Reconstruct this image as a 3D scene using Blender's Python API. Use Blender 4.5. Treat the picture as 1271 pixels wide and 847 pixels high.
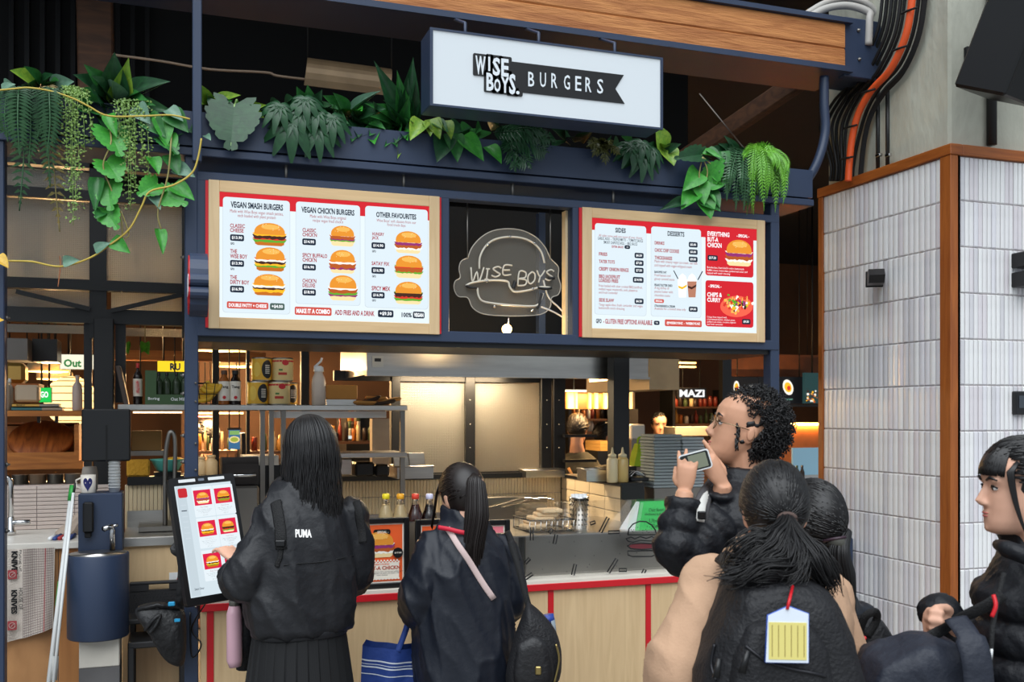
import bpy, math, random
from mathutils import Vector, Matrix, noise, Euler
for o in list(bpy.data.objects): bpy.data.objects.remove(o)
SC = bpy.context.scene; COL = SC.collection
RND = random.Random(11)
# ------------------------------------------------------------------ camera
AL = math.radians(19.2); SA, CA = math.sin(AL), math.cos(AL); FPX = 1236.0; HOR = 515.0
CAM = Vector((-4.2*SA, -4.2*CA, 1.6))
cd = bpy.data.cameras.new('camera'); cam = bpy.data.objects.new('camera', cd); COL.objects.link(cam)
cam.location = CAM; cam.rotation_euler = (math.pi/2, 0, -AL)
cd.sensor_width = 36; cd.lens = 36*FPX/1271; cd.shift_y = (HOR-423.5)/1271
cd.clip_start = .05; cd.dof.use_dof = True; cd.dof.focus_distance = 3.9; cd.dof.aperture_fstop = 5.6
SC.camera = cam
# ------------------------------------------------------------------ sky light and exposure
w = bpy.data.worlds.new('sky'); SC.world = w; w.use_nodes = True
nt = w.node_tree; bg = nt.nodes['Background']
bg.inputs[0].default_value = (.80, .90, 1.0, 1); bg.inputs[1].default_value = .5
SC.view_settings.view_transform = 'Standard'; SC.view_settings.look = 'None'
SC.view_settings.exposure = 0.3; SC.view_settings.gamma = 1; SC.view_settings.use_curve_mapping = False
sl = bpy.data.lights.new('daylight_offscreen', 'SUN'); sl.energy = 2.9; sl.angle = math.radians(70); sl.color = (.93, .97, 1.0)
so_ = bpy.data.objects.new('daylight_offscreen', sl); COL.objects.link(so_); so_.rotation_euler = Vector((.35, .75, -1.25)).to_track_quat('-Z', 'Y').to_euler()
def area(loc, rot, sx, sy, power, col):
    l = bpy.data.lights.new('lamp_light', 'AREA'); l.shape = 'RECTANGLE'; l.size = sx; l.size_y = sy; l.energy = power; l.color = col
    o = bpy.data.objects.new('lamp_light', l); COL.objects.link(o); o.location = loc; o.rotation_euler = rot; return o
def point(loc, power, col, r=.06):
    l = bpy.data.lights.new('lamp_light', 'POINT'); l.energy = power; l.color = col; l.shadow_soft_size = r
    o = bpy.data.objects.new('lamp_light', l); COL.objects.link(o); o.location = loc; return o
WARM = (1.0, .62, .28); WARM2 = (1.0, .72, .42)
# ------------------------------------------------------------------ pixel measurements -> metres
def ray(px, py):
    u = (px-635.5)/FPX; v = (HOR-py)/FPX
    return Vector((SA+u*CA, CA-u*SA, v))
def P(px, py, Y):
    r = ray(px, py); return CAM+r*((Y-CAM.y)/r.y)
def PX(px, py, X):
    r = ray(px, py); return CAM+r*((X-CAM.x)/r.x)
def PD(px, py, d): return CAM+ray(px, py)*d
def ext(px0, py0, px1, py1, Y):
    a = P(px0, py0, Y); b = P(px1, py1, Y); m0 = P((px0+px1)/2, py0, Y); m1 = P((px0+px1)/2, py1, Y)
    return a.x, b.x, m1.z, m0.z
def scl(px, Y): return (P(px, 500, Y)-CAM).dot(Vector((SA, CA, 0)))/FPX     # metres per pixel there
# ------------------------------------------------------------------ materials
def lin(c):
    return tuple((x/255/12.92 if x/255 <= .04045 else ((x/255+.055)/1.055)**2.4) for x in c)+(1,)
MATS = {}
def M(name, col=None, rough=.5, metal=0, emit=0, var=0, vs=8, bump=0, bs=40, trans=0, alpha=1, spec=None, wood=None, stretch=None, coat=0, ecol=None, sheen=0):
    if name in MATS: return MATS[name]
    m = bpy.data.materials.new(name); m.use_nodes = True; n = m.node_tree.nodes; L = m.node_tree.links
    b = n['Principled BSDF']; c = lin(col)
    b.inputs['Base Color'].default_value = c; b.inputs['Roughness'].default_value = rough; b.inputs['Metallic'].default_value = metal
    if spec is not None: b.inputs['Specular IOR Level'].default_value = spec
    if trans: b.inputs['Transmission Weight'].default_value = trans
    if alpha < 1: b.inputs['Alpha'].default_value = alpha
    if coat: b.inputs['Coat Weight'].default_value = coat; b.inputs['Coat Roughness'].default_value = .15
    if sheen: b.inputs['Sheen Weight'].default_value = sheen
    if emit:
        b.inputs['Emission Color'].default_value = lin(ecol or col); b.inputs['Emission Strength'].default_value = emit
    tc = None
    def coords(st):
        t = n.new('ShaderNodeTexCoord'); mp = n.new('ShaderNodeMapping'); L.new(t.outputs['Object'], mp.inputs[0])
        mp.inputs['Scale'].default_value = st or (1, 1, 1); return mp.outputs[0]
    if var or bump or wood: tc = coords(stretch)
    if wood:
        no = n.new('ShaderNodeTexNoise'); no.inputs['Scale'].default_value = vs; no.inputs['Detail'].default_value = 6; no.inputs['Distortion'].default_value = 1.2
        L.new(tc, no.inputs[0]); r = n.new('ShaderNodeValToRGB'); L.new(no.outputs[0], r.inputs[0])
        r.color_ramp.elements[0].position = .3; r.color_ramp.elements[1].position = .7
        r.color_ramp.elements[0].color = lin(wood); r.color_ramp.elements[1].color = c
        L.new(r.outputs[0], b.inputs['Base Color'])
    elif var:
        no = n.new('ShaderNodeTexNoise'); no.inputs['Scale'].default_value = vs; no.inputs['Detail'].default_value = 5
        L.new(tc, no.inputs[0]); mx = n.new('ShaderNodeMix'); mx.data_type = 'RGBA'
        mr = n.new('ShaderNodeMapRange'); L.new(no.outputs[0], mr.inputs[0]); mr.inputs[1].default_value = .3; mr.inputs[2].default_value = .7
        L.new(mr.outputs[0], mx.inputs[0])
        mx.inputs[6].default_value = tuple(x*(1-var) for x in c[:3])+(1,); mx.inputs[7].default_value = tuple(min(1, x*(1+var)) for x in c[:3])+(1,)
        L.new(mx.outputs[2], b.inputs['Base Color'])
    if bump:
        nb = n.new('ShaderNodeTexNoise'); nb.inputs['Scale'].default_value = bs; nb.inputs['Detail'].default_value = 4; L.new(tc, nb.inputs[0])
        bp = n.new('ShaderNodeBump'); bp.inputs['Strength'].default_value = bump; bp.inputs['Distance'].default_value = .02
        L.new(nb.outputs[0], bp.inputs['Height']); L.new(bp.outputs[0], b.inputs['Normal'])
    MATS[name] = m; return m
NAVY = M('navy_paint', (45, 58, 82), .42, var=.08, vs=3)
NAVYD = NAVY
BLK = M('black_paint', (12, 12, 13), .45)
BLKM = M('black_matt', (7, 7, 8), .8)
PLAS = M('black_plastic', (12, 12, 14), .35)
SS = M('stainless', (190, 186, 180), .28, 1, var=.08, vs=6, bump=.03, bs=60, stretch=(1, 1, 12))
SSR = M('stainless_brushed', (140, 136, 130), .42, 1, var=.15, vs=3)
CHR = M('chrome', (215, 215, 215), .12, 1)
WHITE = M('white_plastic', (232, 234, 234), .4)
RED = M('red_paint', (205, 22, 34), .4)
PLY = M('plywood', (224, 194, 150), .5, wood=(210, 178, 134), vs=5, stretch=(6, 6, .5))
PLYH = M('plywood_horizontal', (226, 192, 145), .5, wood=(213, 178, 130), vs=5, stretch=(.5, 6, 6))
OAK = M('orange_oak_trim', (170, 95, 36), .45, wood=(140, 72, 24), vs=9, stretch=(5, 5, .4))
OAKH = M('orange_oak_trim_level', (170, 95, 36), .45, wood=(140, 72, 24), vs=9, stretch=(.5, .5, 6))
TIMB = M('rough_timber', (206, 138, 78), .65, wood=(158, 94, 46), vs=4, stretch=(.7, 5, 7), bump=.3, bs=18)
DTIMB = M('dark_timber', (92, 58, 34), .7, wood=(60, 36, 20), vs=4, stretch=(.8, 4, 6))
BTIMB = M('warm_timber', (190, 120, 50), .6, wood=(150, 86, 32), vs=5, stretch=(.6, 4, 7))
SKIN = M('skin', (222, 172, 146), .5, var=.05, vs=12, spec=.35)
SKIN2 = M('skin_tan', (206, 154, 124), .5, var=.05, vs=12, spec=.35)
HAIR = M('black_hair', (17, 15, 16), .42, spec=.5)
HAIRB = M('brown_black_hair', (28, 21, 19), .42, spec=.5)
LIP = M('lips', (190, 104, 98), .45)
EYEW = M('eye_white', (235, 232, 228), .3)
# ------------------------------------------------------------------ mesh building
class MB:
    def __init__(s): s.v = []; s.f = []; s.m = []; s.s = []
    def add(s, vs, fs, m=0, sm=False, T=None):
        k = len(s.v); s.v += [tuple(T @ Vector(v)) if T else tuple(v) for v in vs]
        for f in fs: s.f.append(tuple(i+k for i in f)); s.m.append(m); s.s.append(sm)
        return s
    def box(s, x0, x1, y0, y1, z0, z1, m=0, T=None, r=0):
        if x0 > x1: x0, x1 = x1, x0
        if y0 > y1: y0, y1 = y1, y0
        if z0 > z1: z0, z1 = z1, z0
        if r <= 0:
            return s.add([(x, y, z) for x in (x0, x1) for y in (y0, y1) for z in (z0, z1)],
                [(0, 1, 3, 2), (4, 6, 7, 5), (0, 4, 5, 1), (2, 3, 7, 6), (0, 2, 6, 4), (1, 5, 7, 3)], m, False, T)
        r = min(r, (x1-x0)/2.01, (y1-y0)/2.01, (z1-z0)/2.01); vs = []; ix = {}
        lo = (x0, y0, z0); hi = (x1, y1, z1)
        for c in range(8):
            sg = [(c >> a) & 1 for a in range(3)]
            for a in range(3):
                p = []
                for b in range(3):
                    e = hi[b] if sg[b] else lo[b]
                    p.append(e if a == b else e+(-r if sg[b] else r))
                ix[c, a] = len(vs); vs.append(p)
        fs = []
        for a in range(3):
            b, d = (a+1) % 3, (a+2) % 3
            for sd in (0, 1):
                q = [ix[(sd << a) | (i << b) | (j << d), a] for i, j in ((0, 0), (1, 0), (1, 1), (0, 1))]
                fs.append(q if sd else q[::-1])
        for a in range(3):
            b, d = (a+1) % 3, (a+2) % 3
            for i in (0, 1):
                for j in (0, 1):
                    c0 = (i << b) | (j << d); c1 = c0 | (1 << a)
                    q = [ix[c0, b], ix[c1, b], ix[c1, d], ix[c0, d]]
                    fs.append(q if (i ^ j) == 0 else q[::-1])
        for c in range(8): fs.append([ix[c, 0], ix[c, 1], ix[c, 2]])
        return s.add(vs, fs, m, False, T)
    def loft(s, rings, m=0, sm=True, caps=True, closed=True, T=None):
        n = len(rings[0]); vs = [p for r in rings for p in r]; fs = []
        for i in range(len(rings)-1):
            for j in range(n if closed else n-1):
                k = (j+1) % n; fs.append((i*n+j, i*n+k, (i+1)*n+k, (i+1)*n+j))
        if caps and closed:
            fs.append(tuple(range(n-1, -1, -1))); q = (len(rings)-1)*n; fs.append(tuple(range(q, q+n)))
        return s.add(vs, fs, m, sm, T)
    def tube(s, pts, rad, n=8, m=0, sm=True, caps=True, flat=1, up=None, T=None):
        pts = [Vector(p) for p in pts]; rings = []; N = len(pts)
        if not hasattr(rad, '__len__'): rad = [rad]*N
        u = None
        for i, p in enumerate(pts):
            t = (pts[min(i+1, N-1)]-pts[max(i-1, 0)])
            if t.length < 1e-9: t = Vector((0, 0, 1))
            t.normalize()
            if up is not None: u = Vector(up)-t*t.dot(Vector(up))
            elif u is None: u = t.orthogonal()
            else: u = u-t*t.dot(u)
            if u.length < 1e-6: u = t.orthogonal()
            u.normalize(); v = t.cross(u)
            rings.append([p+(u*math.cos(2*math.pi*k/n)*flat+v*math.sin(2*math.pi*k/n))*rad[i] for k in range(n)])
        return s.loft(rings, m, sm, caps, True, T)
    def lathe(s, prof, c=(0, 0, 0), n=20, m=0, T=None, sm=True):
        c = Vector(c)
        rings = [[c+Vector((max(r, 1e-4)*math.cos(2*math.pi*k/n), max(r, 1e-4)*math.sin(2*math.pi*k/n), z)) for k in range(n)] for r, z in prof]
        return s.loft(rings, m, sm, True, True, T)
    def ell(s, c, r, n=14, m=0, T=None, k=None):
        c = Vector(c); h = k or max(6, n//2); rings = []
        if not hasattr(r, '__len__'): r = (r, r, r)
        for i in range(h+1):
            a = -math.pi/2+math.pi*i/h; q = max(math.cos(a), .01)
            rings.append([c+Vector((r[0]*q*math.cos(2*math.pi*j/n), r[1]*q*math.sin(2*math.pi*j/n), r[2]*math.sin(a))) for j in range(n)])
        return s.loft(rings, m, True, True, True, T)
    def prism(s, poly, h, T=None, m=0, sm=False):      # polygon in local XY, extruded along local Z by h
        n = len(poly); vs = [(x, y, 0) for x, y in poly]+[(x, y, h) for x, y in poly]
        fs = [tuple(range(n-1, -1, -1)), tuple(range(n, 2*n))]+[(i, (i+1) % n, (i+1) % n+n, i+n) for i in range(n)]
        return s.add(vs, fs, m, sm, T)
    def mesh(s, name):
        me = bpy.data.meshes.new(name); me.from_pydata(s.v, [], s.f)
        if any(s.m): me.polygons.foreach_set('material_index', s.m)
        if any(s.s): me.polygons.foreach_set('use_smooth', s.s)
        me.update(); return me
LOCS = {}
def setp(o, label=None, cat=None, group=None, kind=None):
    if label: o['label'] = label
    if cat: o['category'] = cat
    if group: o['group'] = group
    if kind: o['kind'] = kind
    return o
def ob(name, mb, mats, par=None, label=None, cat=None, group=None, kind=None, loc=None):
    me = mb if isinstance(mb, bpy.types.Mesh) else mb.mesh(name)
    if not isinstance(mats, (list, tuple)): mats = [mats]
    if not len(me.materials):
        for x in mats: me.materials.append(x)
    o = bpy.data.objects.new(name, me); COL.objects.link(o)
    if loc is not None: o.location = loc
    if par is not None: attach(o, par)
    LOCS[o.name] = WM(o)
    return setp(o, label, cat, group, kind)
def WM(o):
    m = Matrix.Translation(o.location) @ o.rotation_euler.to_matrix().to_4x4() @ Matrix.Diagonal(o.scale).to_4x4()
    return (WM(o.parent) @ o.matrix_parent_inverse @ m) if o.parent else m
def attach(o, par):
    o.parent = par; o.matrix_parent_inverse = WM(par).inverted()
def thing(name, label, cat, loc, group=None, kind=None):
    o = bpy.data.objects.new(name, None); COL.objects.link(o); o.location = loc; o.empty_display_size = .05
    return setp(o, label, cat, group, kind)
def inst(name, me, T, par=None, **k):        # an object sharing mesh data, placed by a matrix
    o = bpy.data.objects.new(name, me); COL.objects.link(o)
    l, q, sc = T.decompose(); o.location = l; o.rotation_euler = q.to_euler(); o.scale = sc
    if par is not None: attach(o, par)
    return setp(o, **k)
def dup(root, d, label=None, group=None):
    c = root.copy(); COL.objects.link(c); c.location = root.location+Vector(d)
    if label: c['label'] = label
    if group: c['group'] = group
    def rec(a, b):
        for ch in a.children:
            k = ch.copy(); COL.objects.link(k); k.parent = b; rec(ch, k)
    rec(root, c); return c
def basis(x, y, z, o):
    m = Matrix((Vector(x).normalized(), Vector(y).normalized(), Vector(z).normalized())).transposed().to_4x4(); m.translation = Vector(o); return m
FRONT = Matrix(((1, 0, 0, 0), (0, 0, -1, 0), (0, 1, 0, 0), (0, 0, 0, 1)))   # local XY -> world XZ, local +Z -> world -Y (towards viewer)
def front(x, y, z): return Matrix.Translation((x, y, z)) @ FRONT
def text_mesh(s, size=1, bold=0, align='LEFT', ext=0, space=1.0, lines=1.0, shear=0):
    c = bpy.data.curves.new('lettering', 'FONT'); c.body = s; c.size = size; c.offset = bold; c.extrude = ext; c.align_x = align
    c.space_character = space; c.space_line = lines; c.shear = shear; c.resolution_u = 2; c.fill_mode = 'FRONT' if ext == 0 else 'BOTH'
    o = bpy.data.objects.new('lettering', c); me = bpy.data.meshes.new_from_object(o)
    bpy.data.objects.remove(o); bpy.data.curves.remove(c); return me
def fit(me, w=None, h=None):                  # rescale lettering so that it fills w x h, lower left corner at the origin
    xs = [v.co.x for v in me.vertices]; ys = [v.co.y for v in me.vertices]
    x0, x1, y0, y1 = min(xs), max(xs), min(ys), max(ys)
    sx = w/(x1-x0) if w else None; sy = h/(y1-y0) if h else None
    sx = sx or sy; sy = sy or sx
    for v in me.vertices: v.co.x = (v.co.x-x0)*sx; v.co.y = (v.co.y-y0)*sy
    return me
def txt(s, px0, py0, px1, py1, Y, mat, par, bold=.034, align='LEFT', lines=1.0, name='lettering', slant=True, space=1.0):
    # lettering that fills a measured rectangle on a facade-parallel plane
    me = text_mesh(s, 1, bold, align, 0, space, lines)
    x0, x1, z0, z1 = ext(px0, py0, px1, py1, Y)
    fit(me, abs(x1-x0), abs(z1-z0)); me.materials.clear(); me.materials.append(mat)
    return inst(name, me, front(min(x0, x1), Y, z0), par)
def bez(pts, n=16):                           # Catmull-Rom through points
    pts = [Vector(p) for p in pts]; out = []
    for i in range(len(pts)-1):
        a, b, c, d = pts[max(i-1, 0)], pts[i], pts[i+1], pts[min(i+2, len(pts)-1)]
        for k in range(n):
            t = k/n; out.append(.5*((2*b)+(c-a)*t+(2*a-5*b+4*c-d)*t*t+(3*b-a-3*c+d)*t**3))
    return out+[pts[-1]]
def circ(n, r, cx=0, cy=0, ry=None): return [(cx+r*math.cos(2*math.pi*i/n), cy+(ry or r)*math.sin(2*math.pi*i/n)) for i in range(n)]
def rrect(x0, y0, x1, y1, r, n=4):
    o = []
    for cx, cy, a in ((x1-r, y1-r, 0), (x0+r, y1-r, 90), (x0+r, y0+r, 180), (x1-r, y0+r, 270)):
        for i in range(n+1):
            t = math.radians(a+90*i/n); o.append((cx+r*math.cos(t), cy+r*math.sin(t)))
    return o
def pxbox(mb, px0, py0, px1, py1, Y, dep, m=0, r=0):
    x0, x1, z0, z1 = ext(px0, py0, px1, py1, Y); return mb.box(x0, x1, Y, Y+dep, z0, z1, m, None, r)
def pxob(name, px0, py0, px1, py1, Y, dep, mat, par=None, r=0, z0=None, **k):
    x0, x1, a, b = ext(px0, py0, px1, py1, Y); return ob(name, MB().box(x0, x1, Y, Y+dep, a if z0 is None else z0, b, 0, None, r), mat, par, **k)
def hung(name, px0, py0, px1, py1, Y, dep, mat, label, cat, top=3.9):
    x0, x1, a, b = ext(px0, py0, px1, py1, Y); t = thing(name, label, cat, ((x0+x1)/2, Y, a)); ob('body', MB().box(x0, x1, Y, Y+dep, a, b), mat, t)
    for q in (.15, .85): x = x0+(x1-x0)*q; ob('hanger', MB().tube([(x, Y+dep/2, b-.002), (x, Y+dep/2, top)], .004, 5), BLK, t)
    return t
# ================================================================== THE HALL
CONC = M('concrete', (172, 172, 158), .85, var=.32, vs=3, bump=.3, bs=25, stretch=(1, 1, .5))
FLOORM = M('floor_concrete', (120, 118, 114), .6, var=.15, vs=2)
DARKC = M('dark_ceiling', (26, 24, 24), .9)
DARKW = M('dark_wall', (30, 26, 24), .8, var=.2, vs=2)
BROWNW = M('brown_wall', (96, 62, 36), .7, var=.25, vs=1.5)
def struct(name, mb, mat, par=None): return ob(name, mb, mat, par, kind=None if par else 'structure')
struct('floor', MB().box(-7, 9, -7, 9.2, -.1, 0), FLOORM)
ceil = struct('ceiling', MB().box(-7, 9, .45, 9.2, 3.9, 4.0), DARKC)
struct('wall_back', MB().box(-7, 9, 9, 9.2, 0, 3.9), BROWNW)
struct('wall_left', MB().box(-7.1, -7, .5, 9.2, 0, 3.9), DARKW)
struct('wall_right', MB().box(9, 9.1, .5, 9.2, 0, 3.9), DARKW)
# black bulkhead above the kitchen, and ribbed cladding on it
bh = struct('wall_bulkhead', MB().box(-7, 1.9, 1.9, 1.98, 2.62, 3.9), BLKM)
rib = MB().box(-.012, .012, -.03, 0, 0, .95).mesh('rib'); rib.materials.append(BLK)
for i in range(26):
    if i in (14, 15): continue
    inst('rib', rib, Matrix.Translation((-3.35+i*.075, 1.9, 2.98)), bh)
for k, (x0, x1, z0, z1) in enumerate([(-3.6, 1.6, 2.9, 2.98)]):
    struct('ledge', MB().box(x0, x1, 1.82, 1.9, z0, z1), BLK, bh)
# rafters under the dark roof
def beam3(name, a, b, wd, hg, mat, label, cat='beam', group=None):
    a, b = Vector(a), Vector(b); t = (b-a).normalized(); up = Vector((0, 0, 1)) if abs(t.z) < .9 else Vector((0, 1, 0))
    s = t.cross(up).normalized(); u = s.cross(t); T = basis(t, s, u, a)
    return ob(name, MB().box(0, (b-a).length, -wd/2, wd/2, -hg/2, hg/2, 0, T, .008), mat, label=label, cat=cat, group=group)
o = beam3('timber_post', P(121, 150, 1.3), P(117, -60, 1.3), .16, .17, DTIMB, 'dark brown timber post rising behind the hanging leaves', 'post')
beam3('timber_brace', P(838, 205, 1.1), P(1030, 75, .22), .06, .1, DTIMB, 'brown diagonal timber brace under the dark roof beside the steel beam', 'brace')
# bent metal sheet hanging under the roof
sh = MB(); rings = []
a, b = P(382, 72, 1.0), P(486, 86, 1.0)
for i in range(9):
    t = i/8; off = Vector((-.03*t, -.1*math.sin(t*2), -.17*t+.03*math.sin(t*3)))
    rings.append([a+off, b+off, b+off+Vector((0, .006, .004)), a+off+Vector((0, .006, .004))])
sh.loft(rings, sm=False)
cms = thing('curved_metal_sheet', 'curved brownish metal sheet hanging under the dark roof above the planter', 'metal sheet', a)
for q_ in (a, b): ob('hanger', MB().tube([q_, (q_.x, q_.y, 3.9)], .004, 5), BLK, cms)
ob('sheet', sh, M('brown_metal', (120, 100, 74), .5, .4, var=.15), cms)
cb = bez([P(140, 68, 1.1), P(200, 76, 1.1), P(260, 86, 1.1), P(330, 90, 1.1), P(350, 95, 1.1), P(440, 104, 1.1), P(470, 100, 1.1), P(500, 112, 1.1)], 6)
ob('roof_cable', MB().tube(cb, .006, 6), M('tan_cable', (150, 128, 108), .6), label='thin tan cable sagging along the black bulkhead behind the plants', cat='cable')
# ------------------------------------------------------------------ concrete column and tiled pillar
PXc, PYc, PZt = 1.852, -.497, 2.783; PYb = .433
col = struct('wall_concrete_column', MB().box(PXc+.04, 3.2, PYc+.05, PYb-.02, 0, 4.6, 0, None, .012), CONC)
TV = [M('tile_%d' % i, c, .22, var=.05, vs=9, coat=.3) for i, c in enumerate([(232, 230, 230), (222, 216, 219), (236, 235, 234), (212, 210, 213), (226, 224, 228)])]
GROUT = M('grout', (176, 166, 166), .9)
def tile_mesh(w, h, d):
    mb = MB(); g = .0016; n = 4; rings = []
    for zz, k in ((0+g, .3), (.006, 1), (h-.006, 1), (h-g, .3)):
        r = [(-g, 0, zz), (-w+g, 0, zz)]
        prof = []
        for i in range(n+1):
            t = i/n; prof.append((-w+g+t*(w-2*g), -d*k*(.72+.28*math.sin(math.pi*t)), zz))
        rings.append([(-g, 0, zz)]+[(-w+g, 0, zz)]+prof)
    mb.loft(rings, sm=False); return mb
def clad(name, n, rows, tw, place, label):
    root = thing(name, None, None, place(0, 0) @ Vector((0, 0, 0)), kind='structure'); mes = {}
    for r, (z0, z1) in enumerate(rows):
        hk = round(z1-z0, 4)
        for c in range(n):
            v = RND.choice([0, 0, 1, 2, 2, 3, 4])
            if (hk, v) not in mes:
                me = tile_mesh(tw, hk, .009).mesh('tile'); me.materials.append(TV[v]); mes[hk, v] = me
            T = place(c, z0) @ Matrix.Rotation(RND.uniform(-.006, .006), 4, 'Z') @ Matrix.Translation((0, RND.uniform(-.0012, .0012), 0))
            inst('tile', mes[hk, v], T, root)
    return root
ya, yb = PX(1167, 400, PXc).y, PX(1021.5, 400, PXc).y
rows = [(2.54, 2.735)]+[(2.54-.2025*(k+1), 2.54-.2025*k) for k in range(11)]
struct('plinth', MB().box(PXc, PXc+.7, PYc, PYb, 0, .31), M('plinth', (60, 58, 56), .7))
tw = (yb-ya)/24
wl = clad('wall_pillar_side', 24, rows, tw, lambda c, z: Matrix.Translation((PXc+.012, ya+tw*c, z)) @ Matrix.Rotation(-math.pi/2, 4, 'Z'), None)
struct('grout_bed', MB().box(PXc+.0115, PXc+.04, ya-.01, yb+.01, .31, 2.74), GROUT, wl)
xa = P(1187.5, 400, PYc).x; tw2 = .0249
wr = clad('wall_pillar_front', 24, rows, tw2, lambda c, z: Matrix.Translation((xa+tw2*(c+1), PYc+.012, z)), None)
struct('grout_bed', MB().box(xa, xa+tw2*24, PYc+.0115, PYc+.05, .31, 2.74), GROUT, wr)
tr = [('trim_1', MB().box(PXc-.004, PXc+.05, PYc-.004, ya, 0, 2.735, r=.003).box(PXc+.05, xa, PYc-.004, PYc+.04, 0, 2.735, r=.003), OAK),
      ('trim_2', MB().box(PXc-.004, PXc+.05, yb, PYb, 0, 2.735, r=.003), OAK),
      ('trim_3', MB().box(PXc-.008, PXc+.06, PYc-.008, PYb+.004, 2.735, PZt, r=.003), OAKH),
      ('trim_4', MB().box(PXc+.06, PXc+1.3, PYc-.008, PYc+.06, 2.735, PZt, r=.003), OAKH),
      ('trim_5', MB().box(xa+tw2*24, xa+tw2*24+.03, PYc-.004, PYc+.04, 0, 2.735, r=.003), OAK)]
for n_, m_, t_ in tr: struct(n_, m_, t_)
# wall lights on the pillar
def uplight(T, label):
    r = thing('wall_light', label, 'light', T.translation, 'black wall lights on the pillar')
    ob('housing', MB().prism([(0, .0), (.115, .0), (.155, .033), (.115, .066), (0, .066)], .07, T), PLAS, r)
    ob('bracket', MB().box(-.012, .006, -.004, .07, -.004, .074, 0, T), BLKM, r)
p = PX(1096, 355, PXc)
uplight(basis((-.55, -.8, 0), (0, 0, 1), Vector((-.55, -.8, 0)).cross(Vector((0, 0, 1))), p+Vector((-.005, 0, 0))), 'black arrow shaped wall light alone on the side of the tiled pillar')
for k, yy in enumerate((333, 357)):
    p = P(1256, yy, PYc); T = basis((1, 0, 0), (0, 0, 1), (0, -1, 0), p)
    r = thing('wall_light', ['black box wall light on the pillar front, upper of two', 'black box wall light on the pillar front, lower of two'][k], 'light', p, 'black wall lights on the pillar')
    ob('housing', MB().box(0, .1, 0, .066, -.012, .09, 0, T, .004), PLAS, r)
    ob('lens', MB().box(.075, .1005, .008, .05, .088, .092, 0, T), M('amber_lens', (196, 130, 60), .2), r)
p = P(1257, 515, PYc); T = basis((1, 0, 0), (0, 0, 1), (0, -1, 0), p)
r = thing('card_reader', 'black square card reader box on the tiled pillar front', 'reader', p)
ob('housing', MB().box(0, .12, 0, .105, -.012, .02, 0, T, .005), PLAS, r); ob('screen', MB().box(.015, .1, .03, .085, .02, .022, 0, T), M('dark_screen', (60, 66, 74), .15), r)
# dark sign board leaning at the pillar
pA = PX(1048, 690, PXc-.06)
ob('navy_board', MB().box(PXc-.1, PXc-.02, pA.y-.02, pA.y+.28, 0, PX(1048, 668, PXc-.06).z, r=.006), NAVYD, label='navy board standing against the tiled pillar behind the queue', cat='board')
# ------------------------------------------------------------------ cables, conduits and loudspeaker on the column
RUB = M('black_rubber', (18, 18, 19), .5)
xw = PXc+.02
def onside(pts, off=0): return [PX(x, y, xw-off) for x, y in pts]
base = [(1136, -60), (1132, 0), (1124, 45), (1106, 85), (1082, 112), (1066, 140), (1058, 170), (1054, 205), (1053, 225)]
org = bez(onside(base, .06), 8)
ob('orange_conduit', MB().tube(org, .017, 10), M('orange_conduit', (236, 92, 40), .45), label='bright orange conduit bending down the concrete column among black cables', cat='conduit')
for i, (dx, r_) in enumerate([(-9, .0075), (-14, .009), (-20, .008), (-25, .0085), (-31, .009), (-37, .008), (8, .009)]):
    pts = [(x+dx*(1.0 if 3 > j or j > 5 else 1.25)*(.62 if j > 6 else 1), y-(dx*.35 if 2 < j < 6 else 0)) for j, (x, y) in enumerate(base)]
    ob('black_cable', MB().tube(bez(onside(pts, .004+.024*(i % 2)), 6), r_, 8), RUB, label='black cable in the bundle bending down beside the orange conduit', cat='cable', group='black cables beside the orange conduit')
tray = bez(onside([(x+15, y+3) for x, y in base], .01), 6)
ob('cable_tray', MB().tube(tray, .02, 4, flat=.5, up=(1, 0, 0), sm=False), BLKM, label='black curved cable tray edge along the orange conduit', cat='cable tray')
for i, (x, y) in enumerate(((1131, 14), (1119, 61), (1080, 114), (1058, 158), (1053, 197))):
    c = PX(x, y, xw-.06)
    ob('cable_tie', MB().tube([c+Vector((-.012, .05, .006)), c+Vector((-.02, 0, 0)), c+Vector((-.012, -.05, -.004))], .005, 6), BLKM, label='black cable tie around the orange conduit', cat='cable tie', group='cable ties on the orange conduit')
for i, x in enumerate((1090, 1102)):
    ob('black_pipe', MB().tube([PX(x, 112, xw+.018), PX(x, 212, xw+.018)], .011, 10), RUB, label='straight black pipe clipped to the concrete beside the tiled pillar top', cat='pipe', group='straight black pipes on the column')
    ob('pipe_clip', MB().box(-.02, 0, -.016, .016, -.008, .008, 0, Matrix.Translation(PX(x+3, 193, xw)), .003), CHR, label='small metal clip holding a straight black pipe', cat='clip', group='metal pipe clips')
for k, (ya_, r_) in enumerate(((0, .016), (1, .018))):
    dy = -.045*k; pts = [P(1000, 18+6*k, .12+dy), P(1024, 4+7*k, .12+dy), P(1052, -2+9*k, .1+dy), P(1078, 6+9*k, .06+dy), P(1092-13*k, 26, .04+dy), P(1092-14*k, 56, .04+dy)]
    ob('grey_conduit', MB().tube(bez(pts, 6), r_, 10), M('grey_conduit', (176, 172, 166), .5), label='grey conduit arching over the end of the timber beam', cat='conduit', group='grey conduits over the beam end')
ob('navy_conduit', MB().tube(bez([P(1023, 95, .03), P(1023, 130, .03), P(1024, 165, .03), P(1015, 200, .03), P(1000, 225, .05), P(975, 245, .1)], 6), .022, 12), NAVYD, label='navy conduit curving down from the beam end to the stall frame', cat='conduit')
pp = [P(1231, -40, PYc+.03), P(1231, 180, PYc+.03)]
ob('black_downpipe', MB().tube(pp, .022, 14), RUB, label='black vertical pipe on the concrete behind the loudspeaker', cat='pipe')
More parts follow.
